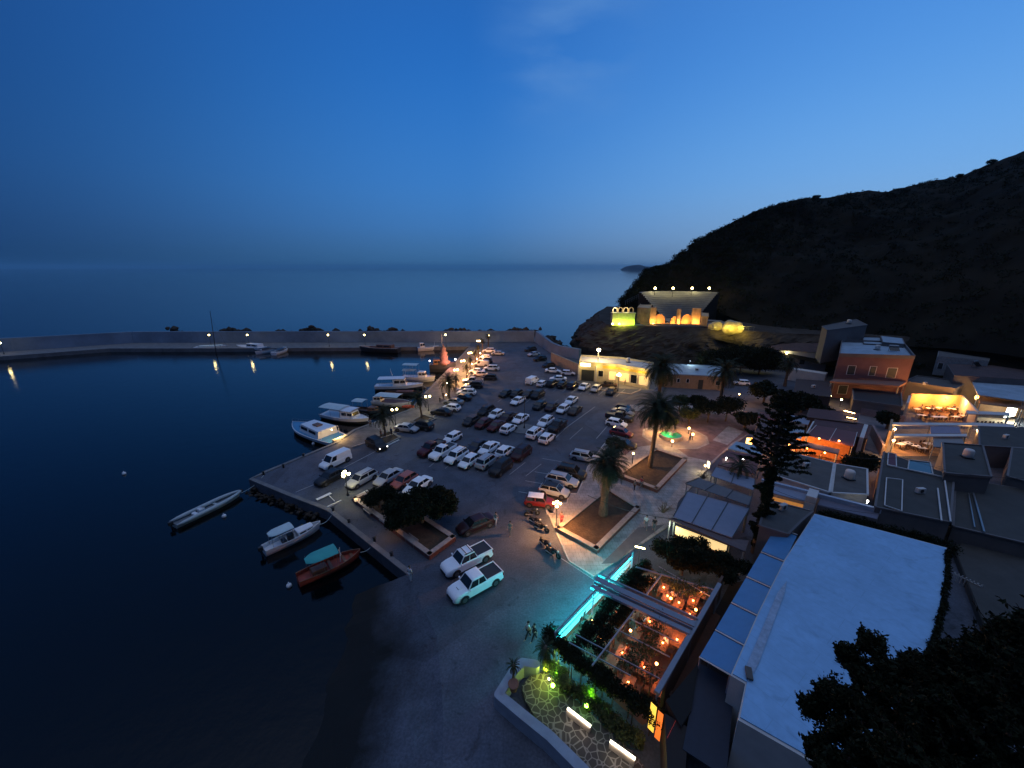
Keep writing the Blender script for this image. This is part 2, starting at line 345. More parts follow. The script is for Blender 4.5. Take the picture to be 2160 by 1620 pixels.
# breakwater: deck, parapet wall, rocks
inner = [(-420, 60), (-230, 112), (-171.6, 129.1), (-148.6, 142.9), (-112, 142.9), (-60, 144.5), (-16.3, 146.5)]
outer = [(-16.3, 157.9), (-60, 157.5), (-112, 156.5), (-150, 156), (-178, 140), (-236, 123), (-424, 72)]
struct('breakwater', MB().prism(inner+outer, -6, -.004), M_conc)
wl = [(-424, 70, 0), (-236, 121, 0), (-178, 138, 0), (-150, 154.2, 0), (-112, 154.8, 0), (-60, 155.4, 0), (-16, 156), (9, 156.5), (13.2, 136), (15.5, 131), (21.5, 125)]
wb = MB(); hs = [5.5, 5.2, 4.6, 4.3, 4.3, 4.3, 4.3, 4.3, 3.4, 3.2, 3.2]
for i in range(len(wl)-1):
    a, b = Vector(wl[i][:2]), Vector(wl[i+1][:2]); t = (b-a).normalized(); nn = Vector((-t.y, t.x)); w0, w1 = 1.6, .8
    A = [(a-nn*0).to_3d(), (b).to_3d(), (b+nn*w0).to_3d(), (a+nn*w0).to_3d()]
    ha, hb = hs[i], hs[i+1]
    top = [Vector((a.x, a.y, ha))+(nn*.45).to_3d(), Vector((b.x, b.y, hb))+(nn*.45).to_3d(), Vector((b.x, b.y, hb))+(nn*1.5).to_3d(), Vector((a.x, a.y, ha))+(nn*1.5).to_3d()]
    wb.add(A+top, [(3, 2, 1, 0), (4, 5, 6, 7), (0, 1, 5, 4), (1, 2, 6, 5), (2, 3, 7, 6), (3, 0, 4, 7)])
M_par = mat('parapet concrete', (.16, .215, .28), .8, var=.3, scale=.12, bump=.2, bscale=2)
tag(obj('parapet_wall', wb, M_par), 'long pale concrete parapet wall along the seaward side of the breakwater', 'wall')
def boulder(mb, c, r, seed):
    g = random.Random(seed); bm = bmesh.new(); bmesh.ops.create_icosphere(bm, subdivisions=1, radius=r)
    vs = [v.co*(g.uniform(.65, 1.2)) for v in bm.verts]; fs = [tuple(v.index for v in f.verts) for f in bm.faces]; bm.free()
    sx, sy, sz = g.uniform(.8, 1.3), g.uniform(.8, 1.2), g.uniform(.55, .9)
    mb.add([(v.x*sx+c[0], v.y*sy+c[1], v.z*sz+c[2]) for v in vs], fs)
rk = MB(); g = random.Random(3)
for i in range(620):
    x = g.uniform(-150, 12); env = 3.9+.9*math.sin(x*.21)+.8*math.sin(x*.53+1)+.35*math.sin(x*1.3)
    if -107 < x < -100 or -135 < x < -118 or x < -140: env = 2.4
    yy = g.uniform(158.8, 168); boulder(rk, (x, yy+.0, env*(1-(yy-159)/14)-g.uniform(0, 1.0)), g.uniform(.8, 1.7), i)
for i in range(130):
    t = g.random(); x = 12+5*t+g.uniform(0, 4); y = 160-26*t; boulder(rk, (x, y, g.uniform(-1.2, 2.4)-max(0, x-14-3*t)*.4), g.uniform(.9, 1.8), 900+i)
for i in range(60):
    t = g.random(); boulder(rk, (-172+20*t, 142+14*t+g.uniform(2, 6), g.uniform(-1, 2.5)), g.uniform(.8, 1.6), 1900+i)
tag(obj('breakwater_rocks', rk, M_rock), kind='stuff')
# rubble along foot of the near quay wall
rk = MB()
for i in range(90):
    t = g.random(); k = (-36.9, 49.1, -22.6, 41.7); 
    x = k[0]+(k[2]-k[0])*t; y = k[1]+(k[3]-k[1])*t; boulder(rk, (x+g.uniform(-1.1, .1), y-g.uniform(-.1, .9), g.uniform(-1.6, -.8)), g.uniform(.18, .42), 3000+i)
tag(obj('quay_rubble', rk, M_rock), kind='stuff')
# ------------------------------------------------------------------ headland cliff with its terrace
def rs(line, n):
    pts = [Vector(p) for p in line]; d = [0]
    for a, b in zip(pts, pts[1:]): d.append(d[-1]+(b-a).length)
    out = []
    for i in range(n):
        s = d[-1]*i/(n-1); k = 0
        while k < len(d)-2 and d[k+1] < s: k += 1
        out.append(pts[k].lerp(pts[k+1], (s-d[k])/max(d[k+1]-d[k], 1e-6)))
    return out
base = [(34, 190, -4), (25, 165, -4), (21, 146, -4), (21.5, 131, -4), (27, 121, -4), (42, 116, -4), (60, 113, -4), (85, 109, -4), (125, 100, -4)]
topl = [(44, 185, 11.4), (35, 160, 11), (31.5, 142, 10.7), (31.5, 131, 10.6), (35, 127.5, 10.6), (45, 126, 10.6), (62, 122.5, 10.3), (86, 117, 9.6), (128, 108, 9.5)]
NC = 190; NR = 34; bs = rs(base, NC); tp = rs(topl, NC); vs = []
for i in range(NC):
    for j in range(NR):
        t = j/(NR-1); h = t**.9
        p = bs[i].lerp(tp[i], h); bul = math.sin(math.pi*t)
        q = p*.16; nn = mnoise.fractal(q, .9, 2.1, 5)*1.9+mnoise.fractal(p*.7, .8, 2, 3)*.5
        out = Vector((bs[i].x-tp[i].x, bs[i].y-tp[i].y, 0)).normalized()
        vs.append(p+out*(bul*(2.2+nn)+(nn*.35 if 0 < j < NR-1 else 0))+Vector((0, 0, nn*.3*bul)))
fs = [(i*NR+j, (i+1)*NR+j, (i+1)*NR+j+1, i*NR+j+1) for i in range(NC-1) for j in range(NR-1)]
struct('cliff', MB().add(vs, fs), M_rock)
tv_ = []
for i in range(NC):
    o_ = Vector((bs[i].x-tp[i].x, bs[i].y-tp[i].y, 0)).normalized()
    tv_ += [tp[i], tp[i]-o_*7+Vector((0, 0, .02)), tp[i]-o_*22+Vector((0, 0, .3))]
struct('cliff_terrace', MB().add(tv_, [f for i in range(NC-1) for f in ((i*3, (i+1)*3, (i+1)*3+1, i*3+1), (i*3+1, (i+1)*3+1, (i+1)*3+2, i*3+2))]), M_rock)
tag(obj('theatre_floor', MB().add([(37, 128, 10.66), (46, 127, 10.66), (72, 123, 10.62), (74, 140, 10.66), (61, 150, 10.66), (38, 146, 10.66)], [(0, 1, 2, 3, 4, 5)]), M_conc), kind='structure')
# ------------------------------------------------------------------ hill
sky_px = [(1318, 650, 166), (1338, 628, 170), (1350, 602, 174), (1366, 574, 177), (1392, 562, 180), (1430, 552, 183), (1455, 526, 185), (1470, 508, 186), (1500, 492, 188), (1540, 471, 189), (1570, 455, 190), (1600, 443, 194), (1650, 428, 200), (1700, 418, 206), (1750, 416, 212), (1800, 406, 216), (1830, 401, 218), (1870, 405, 220), (1920, 392, 222), (1980, 378, 222), (2030, 370, 220), (2060, 356, 218), (2100, 342, 214), (2160, 318, 208), (2300, 270, 190), (2600, 180, 150)]
ridge = [Qy(*k) for k in sky_px]
foot_px = [(1304, 664, 152), (1340, 640, 160), (1380, 622, 164), (1490, 622, 163), (1518, 660, 146), (1600, 692, 130), (1700, 715, 122), (1800, 718, 116), (1900, 730, 110), (2000, 735, 100), (2100, 745, 92), (2200, 760, 84), (2420, 800, 70)]
foot = [Qy(*k) for k in foot_px]
NC, NR = 300, 90; rd = rs(ridge, NC); ft = rs(foot, NC)
def hilln(p): return mnoise.fractal(p*.022, 1.0, 2.1, 6)*5.5+mnoise.fractal(p*.16, .9, 2.1, 5)*1.1
vs = []
for i in range(NC):
    for j in range(NR):
        t = j/(NR-1)
        if t < .72:
            s = t/.72; p = ft[i].lerp(rd[i], s); p.z = ft[i].z+(rd[i].z-ft[i].z)*(s**.92)+math.sin(math.pi*s)*2.5
            k = math.sin(math.pi*min(1, s*.999))**.5
            p += Vector((-.35, -.6, .7))*hilln(p)*k*.8; p.z += mnoise.fractal(p*.35, .8, 2, 3)*.45*min(1, s*6)*1.0
        else:
            s = (t-.72)/.28; p = rd[i]+Vector((20*s, 120*s, -(rd[i].z+8)*s**1.3)); p.z += mnoise.fractal(rd[i]*.35, .8, 2, 3)*.45*(1-s)
        vs.append(p)
fs = [(i*NR+j, (i+1)*NR+j, (i+1)*NR+j+1, i*NR+j+1) for i in range(NC-1) for j in range(NR-1)]
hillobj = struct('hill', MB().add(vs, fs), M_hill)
for pl in hillobj.data.polygons: pl.use_smooth = True
# ground rising between the town and the hill foot
fv = []
lowl = rs([(60, 120, 8), (85, 106, 3), (105, 90, 1.5), (112, 72, .5), (150, 40, .5)], 60); hi = rs([tuple(f+Vector((1, 3, .4))) for f in foot[5:]], 60)
for a, b in zip(lowl, hi):
    for k in range(9):
        p = a.lerp(b, k/8); p.z += mnoise.noise(p*.2)*.4*(0 < k < 8); fv.append(p)
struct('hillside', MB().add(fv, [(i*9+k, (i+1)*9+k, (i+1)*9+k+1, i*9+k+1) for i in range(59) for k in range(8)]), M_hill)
# scrub scattered on the hill and the ridge line
lob = []; g = random.Random(11)
for k in range(2600):
    i = g.randrange(NC-1); j = int(g.betavariate(1.1, .8)*64.9); p = vs[i*NR+j]; r = g.uniform(.5, 1.9) if j < 60 else g.uniform(.35, 1.0)
    lob.append((tuple(p+Vector((0, 0, r*.2))), (r*1.3, r*1.3, r*.7)))
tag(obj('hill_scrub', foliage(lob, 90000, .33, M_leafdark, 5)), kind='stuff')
# distant island
isl = MB(); c0 = Qy(1356, 557, 6000); iv = []
for i in range(41):
    for j in range(9):
        u = i/20-1; v = j/4-1; env = max(0, 1-u*u)**.6*max(0, 1-v*v)
        iv.append((c0.x+u*300, 6000+v*120, WZ-.5+env*(62+30*mnoise.noise(Vector((u*2, v, 1))))*(1-.35*u)))
isl.add(iv, [(i*9+j, (i+1)*9+j, (i+1)*9+j+1, i*9+j+1) for i in range(40) for j in range(8)])
struct('island', isl, mat('island rock', (.05, .055, .06), .9, var=.2, scale=.01))
c1 = Qy(1425, 554, 7500); iv = []
for i in range(31):
    for j in range(9):
        u = i/15-1; v = j/4-1; env = max(0, 1-u*u)*max(0, 1-v*v)
        iv.append((c1.x+u*330, 7500+v*120, WZ-.5+env*(110+60*mnoise.noise(Vector((u*3, v, 7))))))
struct('far_coast', MB().add(iv, [(i*9+j, (i+1)*9+j, (i+1)*9+j+1, i*9+j+1) for i in range(30) for j in range(8)]), MATS['island rock'])
# ------------------------------------------------------------------ plaza
PZ = lambda *px: [P2(*q) for q in px]
plaza = PZ((1150, 1068), (1176, 1130), (1200, 1185), (1252, 1218), (1330, 1165), (1420, 1105), (1430, 1060), (1520, 960), (1600, 900), (1560, 860), (1420, 855), (1330, 855), (1318, 905), (1280, 930), (1240, 985), (1228, 1020), (1218, 1043), (1200, 1043), (1196, 1063), (1172, 1063), (1168, 1085), (1155, 1086))
tag(obj('plaza', MB().prism(plaza, .004, .13), M_plazalight), kind='structure')
kb = MB()
for a, b in zip(plaza[-11:], plaza[-10:]+plaza[:1]): kb.beam((*a, .08), (*b, .08), .16, .17)
for a, b in zip(plaza[:3], plaza[1:4]): kb.beam((*a, .08), (*b, .08), .16, .17)
struct('plaza_kerb', kb, mat('pale kerb stone', (.42, .40, .37), .8, var=.2, scale=2))
sheet('parking_strip', PZ((1158, 1063), (1180, 1063), (1212, 1042), (1246, 992), (1222, 990), (1186, 1030)), .007, mat('dark bay paving', (.07, .05, .05), .85, var=.25, scale=1))
sheet('plaza_red_paving', PZ((1322, 868), (1318, 912), (1306, 940), (1318, 962), (1340, 945), (1410, 935), (1452, 965), (1500, 975), (1545, 935), (1598, 905), (1575, 868), (1500, 875), (1420, 868)), .134, M_plazared)
fc = P(1423, 922, 0)
octo = lambda r, rot=0: [(fc.x+r*math.cos(rot+i*math.pi/5), fc.y+r*.92*math.sin(rot+i*math.pi/5)) for i in range(10)]
sheet('fountain_court', octo(5.7), .140, M_plazalight)
sheet('court_ring_inner', octo(5.3), .144, mat('court paving', (.25, .21, .185), .8, var=.2, scale=1))
sheet('pale_paving_patch', PZ((1503, 930), (1536, 900), (1568, 912), (1534, 940)), .140, M_plazalight)
# grey parking bay and street stripes on the plaza side
sheet('grey_path', PZ((1268, 1192), (1345, 1115), (1402, 1108), (1330, 1162), (1300, 1190)), .138, mat('dark paving', (.10, .10, .105), .85, var=.2, scale=1))
sheet('side_street', PZ((1290, 855), (1330, 835), (1420, 818), (1530, 822), (1600, 840), (1640, 870), (1600, 862), (1560, 858), (1420, 853), (1330, 853)), .008, mat('street asphalt', (.09, .085, .09), .85, var=.3, scale=.5))
# kerbed traffic island with grass edge near the taverna
sheet('forecourt', PZ((1268, 795), (1290, 818), (1378, 824), (1400, 805), (1340, 792)), .010, mat('forecourt concrete', (.24, .22, .18), .85, var=.25, scale=.6))
kb = MB()
for a, b in zip(PZ((1256, 822), (1330, 832), (1350, 824)), PZ((1330, 832), (1350, 824), (1352, 818))): kb.beam((*a, .08), (*b, .08), .4, .16)
struct('forecourt_kerb', kb, M_stonewall)
# painted lines on the asphalt
lb = MB()
def pline(a, b, w=.12):
    a, b = P(*a), P(*b); d = (b-a).normalized(); n = Vector((-d.y, d.x, 0))*w/2
    lb.add([a-n, b-n, b+n, a+n], [(0, 1, 2, 3)])
pline((624, 1038), (692, 1010)); pline((700, 1000), (800, 948)); pline((1190, 905), (1255, 858)); pline((1160, 935), (1188, 908)); pline((1258, 925), (1282, 898)); pline((1280, 940), (1306, 918))
for k in range(9): pline((1148+k*19, 824+k*1.6), (1166+k*19, 810+k*1.4), .1)
for k in range(7): pline((905+k*34, 985+k*3.2), (938+k*34, 958+k*3.4), .08)
for k in range(8): pline((985+k*31, 905+k*3), (1012+k*31, 884+k*2.6), .08)
for k in range(6): pline((1050+k*27, 848+k*2.4), (1070+k*27, 833+k*2.4), .08)
for k in range(7): pline((1000+k*5, 812-k*9.5), (1034+k*4, 809-k*9), .08)
for a in ((1206, 975), (1190, 1003), (1170, 1022), (1156, 1045)): pline((a[0]-62, a[1]-8), (a[0]-4, a[1]+2), .1)
pline((1175, 1172), (1252, 1222), .1)
for v in range(len(lb.v)): lb.v[v] = (lb.v[v][0], lb.v[v][1], .005)
struct('painted_lines', lb, M_line)

# unseen hill slope behind and below the camera, added to shade the foreground
bh = MB(); bv = []
for i in range(41):
    for j in range(16):
        x = -60+i*8; d = j/15*150; z = (-2 if j == 0 else 16+d*.95*(1+.25*math.sin(x*.04)))+(mnoise.noise(Vector((x*.07, d*.07, 3)))*5 if j > 1 else 0)
        bv.append((x, 1.5-d*1.0-(0 if j else -6)-max(0, -x)*.3, z if x > -45 else z*.4))
bh.add(bv, [(i*16+j, (i+1)*16+j, (i+1)*16+j+1, i*16+j+1) for i in range(40) for j in range(15)])
struct('sky_blocker_hill', bh, M_hill)
hz = bpy.data.materials.new('sea haze'); hz.use_nodes = True; n = hz.node_tree.nodes; n.clear(); o = n.new('ShaderNodeOutputMaterial'); v = n.new('ShaderNodeVolumePrincipled')
v.inputs['Color'].default_value = (.38, .76, 1, 1); v.inputs['Density'].default_value = .00004; hz.node_tree.links.new(v.outputs[0], o.inputs['Volume'])
tag(obj('haze', MB().prism([(-30000, -310), (30000, -310), (30000, 30000), (-30000, 30000)], -7.2, 190), hz), kind='stuff')
# ================================================================== VEHICLES
def paint(nm, c, rough=.38, coat=.22): return mat(nm, c, rough, 0, var=.05, scale=2, coat=coat, spec=.5 if max(c) > .15 else .25)
PAINT = dict(white=paint('white car paint', (.90, .91, .92)), silver=paint('silver car paint', (.40, .42, .45), .3), grey=paint('grey car paint', (.02, .021, .025)),
    black=paint('black car paint', (.012, .012, .014)), navy=paint('navy car paint', (.015, .02, .035)), darkred=paint('dark red car paint', (.075, .008, .008)),
    red=paint('red car paint', (.17, .012, .012)), orange=paint('faded red car paint', (.38, .09, .06)), maroon=paint('maroon car paint', (.028, .007, .009)),
    beige=paint('beige car paint', (.50, .46, .38)), brown=paint('brown car paint', (.05, .033, .025)), dsilver=paint('dark silver car paint', (.2, .21, .22)))
M_head = mat('headlight glass', (.6, .62, .65), .1, var=0); M_tail = mat('tail light plastic', (.22, .01, .01), .25, var=0)
M_rim = mat('alloy rim', (.13, .13, .14), .4, .5, var=0); M_plate = mat('number plate', (.6, .6, .58), .5, var=0)
SPEC = {  # L, W, belt, H, windscreen base x, roof front x, roof rear x, rear base x, hood front z, kind
 'hatch': (4.0, 1.74, .94, 1.47, 1.05, .42, -1.35, -1.82, .72), 'sedan': (4.5, 1.78, .93, 1.43, 1.12, .45, -.95, -1.62, .70),
 'suv': (4.5, 1.85, 1.05, 1.68, 1.18, .62, -1.60, -2.02, .86), 'wagon': (4.6, 1.79, .94, 1.50, 1.15, .52, -1.70, -2.1, .72),
 'van': (4.7, 1.86, 1.05, 1.90, 1.45, .85, -2.22, -2.30, .86), 'pickup': (5.3, 1.86, 1.10, 1.80, 1.22, .68, -.50, -.72, .95), 'mini': (3.7, 1.70, .92, 1.42, .92, .52, -1.40, -1.70, .74)}
def lower_body(L_, Wd, belt, hood, xw, xr, kind):
    h = L_/2; bt = belt
    if kind in ('sedan',): tz = belt+.02
    else: tz = belt
    st = [(-h, .74, .42, tz-.30), (-h+.07, .90, .30, tz-.08), (-h+.35, .97, .24, tz), (xr-.0 if kind != 'pickup' else xr-.3, 1.0, .22, bt), (0, 1.0, .22, bt), (xw-.2, 1.0, .22, bt-.005),
          (xw+.12, .99, .22, bt-.03), (h-.75, .97, .24, hood+.10), (h-.25, .91, .27, hood+.02), (h-.06, .80, .33, hood-.14), (h, .66, .40, hood-.30)]
    rows = []
    for x, wf, z0, z1 in st:
        w = Wd/2*wf
        rows.append([(x, -w*.86, z0), (x, -w, z0+.13), (x, -w, (z0+z1)*.5+.06), (x, -w*.975, z1-.07), (x, -w*.9, z1), (x, -w*.45, z1+.035), (x, w*.45, z1+.035), (x, w*.9, z1), (x, w*.975, z1-.07), (x, w, (z0+z1)*.5+.06), (x, w, z0+.13), (x, w*.86, z0)])
    mb = MB(); vs = [p for r in rows for p in r]; n = 12
    fs = [(i*n+j, i*n+(j+1) % n, (i+1)*n+(j+1) % n, (i+1)*n+j) for i in range(len(rows)-1) for j in range(n)]
    fs += [tuple(range(n)), tuple(range((len(rows)-1)*n, len(rows)*n))[::-1]]
    return mb.add(vs, fs)
CARCACHE = {}
def carmesh(kind, col, roofcol=None, detail=False):
    key = (kind, col, roofcol, detail)
    if key in CARCACHE: return CARCACHE[key]
    L_, Wd, belt, H_, xw, xf, xr2, xr, hood = SPEC[kind]; pm = PAINT[col]; rm = PAINT[roofcol] if roofcol else pm
    mb = lower_body(L_, Wd, belt, hood, xw, xr, kind)
    w0 = Wd/2*.90; w1 = Wd/2*(.74 if kind not in ('van',) else .82)
    zb = belt-.03; zt = H_-.05
    # cabin shell: pillars and roof
    A = [(xw, -w0, zb), (xw, w0, zb), (xr, w0, zb), (xr, -w0, zb)]; B = [(xf, -w1, zt), (xf, w1, zt), (xr2, w1, zt), (xr2, -w1, zt)]
    C = [(xf-.22, -w1*.82, H_), (xf-.22, w1*.82, H_), (xr2+.18, w1*.82, H_), (xr2+.18, -w1*.82, H_)]
    mb.add(A+B, [(0, 1, 5, 4), (1, 2, 6, 5), (2, 3, 7, 6), (3, 0, 4, 7)], pm if roofcol else None)
    if roofcol:
        mb.mats = [pm] if mb.mats == [pm] else mb.mats
    rf = MB(); rf.add(B+C, [(0, 1, 5, 4), (1, 2, 6, 5), (2, 3, 7, 6), (3, 0, 4, 7), (4, 5, 6, 7)])
    # panes, proud of the shell
    def pane(q, ins=(.08, .10), off=.015, ex=0):
        q = [Vector(p) for p in q]; nrm = (q[1]-q[0]).cross(q[3]-q[0]).normalized(); out = []
        for s, t in ((ins[0], ins[1]), (1-ins[0], ins[1]), (1-ins[0], 1-ins[1]*.7), (ins[0], 1-ins[1]*.7)):
            out.append(q[0].lerp(q[1], s).lerp(q[3].lerp(q[2], s), t)+nrm*off)
        return out
    parts = {}
    cx = Vector(((xw+xr)/2, 0, 1))
    def pm_(name, quads):
        b = MB()
        for q, ins in quads:
            o = pane(q, ins)
            if (o[0]-cx).dot((o[1]-o[0]).cross(o[3]-o[0])) < 0:
                o = pane(q[1::-1]+[q[3], q[2]], ins)
            b.add(o, [(0, 1, 2, 3)])
        parts.setdefault(name, []).append((b.mesh(name, M_glass), None))
    pm_('windscreen', [([A[0], A[1], B[1], B[0]], (.05, .06))])
    if kind != 'van': pm_('rear_window', [([A[2], A[3], B[3], B[2]], (.07, .14))])
    for sgn in (0, 1):
        a0, a1 = (A[1], A[2]) if sgn else (A[0], A[3]); b0, b1 = (B[1], B[2]) if sgn else (B[0], B[3])
        a0, a1, b0, b1 = map(Vector, (a0, a1, b0, b1))
        if kind == 'van':
            a1 = a0.lerp(a1, .33); b1 = b0.lerp(b1, .27); qs = [([a0, a1, b1, b0], (.12, .12))]
        else:
            k = .52 if kind != 'pickup' else .55
            am, bm_ = a0.lerp(a1, k), b0.lerp(b1, k)
            qs = [([a0, am, bm_, b0], (.05, .12)), ([am, a1, b1, bm_], (.04, .12))]
        pm_('side_window', qs)
    # headlights, tail lights
    h = L_/2
    for s in (-1, 1):
        b = MB(); b.add([(h-.17, s*Wd*.40, hood-.24), (h-.04, s*Wd*.26, hood-.26), (h-.07, s*Wd*.26, hood-.12), (h-.26, s*Wd*.42, hood-.06), (h-.38, s*Wd*.45, hood-.16)], [(0, 1, 2, 3, 4)])
        b.v = [(x+.035, y*1.03, z) for x, y, z in b.v]; parts.setdefault('headlight', []).append((b.mesh('headlight', M_head), None))
        b = MB(); zt_ = belt-.05 if kind not in ('suv', 'van') else belt+.0
        b.box((-h+.10, s*Wd*.40, zt_-.16), (.10, .26, .22 if kind != 'pickup' else .3)); parts.setdefault('tail_light', []).append((b.mesh('tail_light', M_tail), None))
    # wheels
    wx = L_*.305; wr = .33 if kind not in ('suv', 'pickup', 'van') else .385
    wm_ = MB(); wm_.lathe([(wr*.62, -.12), (wr*.94, -.12), (wr, -.08), (wr, .08), (wr*.94, .12), (wr*.62, .12)], (0, 0, 0), 18, M_tyre, 'Y')
    wm_.lathe([(wr*.62, -.13), (wr*.62, .13)], (0, 0, 0), 12, M_rim, 'Y')
    wmesh = wm_.mesh('wheel')
    for sx in (-1, 1):
        for s in (-1, 1): parts.setdefault('wheel', []).append((wmesh, (sx*wx+(.05 if sx > 0 else -.02)*1, s*(Wd/2-.10), wr)))
    # dark arches, sills, bumpers, grille as body trim
    tr = MB()
    for sx in (-1, 1):
        for s in (-1, 1):
            c = (sx*wx+(.05 if sx > 0 else -.02), s*(Wd/2+.004), wr)
            tr.add([(c[0]+(wr+.09)*math.cos(a), c[1], c[2]+(wr+.09)*math.sin(a)) for a in [math.pi*k/10 for k in range(11)]], [tuple(range(11))])
    tr.box((0, 0, .26), (L_*.88, Wd*.985, .10)); 
    tr.box((h-.02, 0, hood-.40), (.10, Wd*.52, .15)); tr.box((h-.10, 0, .36), (.24, Wd*.66, .12)); tr.box((-h+.10, 0, .38), (.26, Wd*.7, .14))
    parts['trim'] = [(tr.mesh('trim', M_black), None)]
    mir = []
    for s in (-1, 1):
        b = MB(); b.box((xw-.12, s*(Wd/2+.06), belt+.06), (.12, .20, .14)); mir.append((b.mesh('wing_mirror', pm), None))
    parts['wing_mirror'] = mir
    pl = MB(); pl.box((-h-.005+.02, 0, belt-.32), (.03, .5, .11)); parts['number_plate'] = [(pl.mesh('number_plate', M_plate), None)]
    if kind == 'pickup':
        bed = MB(); x0, x1 = -h+.12, xr-.10
        bed.add([(x0, -Wd*.42, belt+.045), (x1, -Wd*.42, belt+.045), (x1, Wd*.42, belt+.045), (x0, Wd*.42, belt+.045)], [(0, 1, 2, 3)])
        parts['bed_cover'] = [(bed.mesh('bed_cover', M_black), None)]
        rl = MB()
        for s in (-1, 1): rl.box(((x0+x1)/2, s*Wd*.44, belt+.05), (x1-x0, .09, .10))
        rl.box((x0, 0, belt+.05), (.08, Wd*.96, .10)); parts['bed_rail'] = [(rl.mesh('bed_rail', pm), None)]
    if kind in ('suv', 'wagon'):
        rr = []
        for s in (-1, 1):
            b = MB(); b.box(((xf+xr2)/2-.05, s*w1*.86, H_+.045), (abs(xf-xr2)-.35, .05, .05)); rr.append((b.mesh('roof_rail', M_dmetal), None))
        parts['roof_rail'] = rr
    body = mb.mesh('body', pm); 
    bm = bmesh.new(); bm.from_mesh(body); bmesh.ops.remove_doubles(bm, verts=bm.verts, dist=.0005); bm.to_mesh(body); bm.free()
    for p_ in body.polygons: p_.use_smooth = True
    body.set_sharp_from_angle(angle=R(38)) if hasattr(body, 'set_sharp_from_angle') else None
    rmesh = rf.mesh('roof', rm)
    res = [('body', body, None), ('roof', rmesh, None)]
    for k, lst in parts.items():
        for me, loc in lst: res.append((k, me, loc))
    CARCACHE[key] = res; return res
def car(kind, col, px, py, hd, label, group='cars in the harbour car park', roofcol=None, sc=1.0, extra=None):
    p = P(px, py, .62); p.z = 0
    nm = {'hatch': 'parked_hatchback', 'sedan': 'parked_saloon_car', 'suv': 'parked_suv', 'wagon': 'parked_estate_car', 'van': 'parked_van', 'pickup': 'pickup_truck', 'mini': 'parked_small_car'}[kind]
    cat = {'van': 'van', 'pickup': 'pickup truck'}.get(kind, 'car')
    t = thing(nm, label, cat, p, R(hd), group if cat == 'car' else ('vans' if cat == 'van' else 'pickup trucks')); t.scale = (sc, sc, sc)
    for name, me, loc in carmesh(kind, col, roofcol):
        o = link(bpy.data.objects.new(name, me)); o.parent = t
        if loc: o.location = loc
    return t
H1 = -121; RW = -24
def Z6(x, y): return (860+x/5.4, 780+y/5.4)
def Z3(x, y): return (760+x/5.4, 660+y/5.4)
def Z5(x, y): return (560+x/5.4, 800+y/5.4)
def Z4(x, y): return (1140+x/4.32, 560+y/4.32)
def Z7(x, y): return (1160+x/5.4, 800+y/5.4)
def Z9(x, y): return (900+x/7.714, 690+y/7.714)
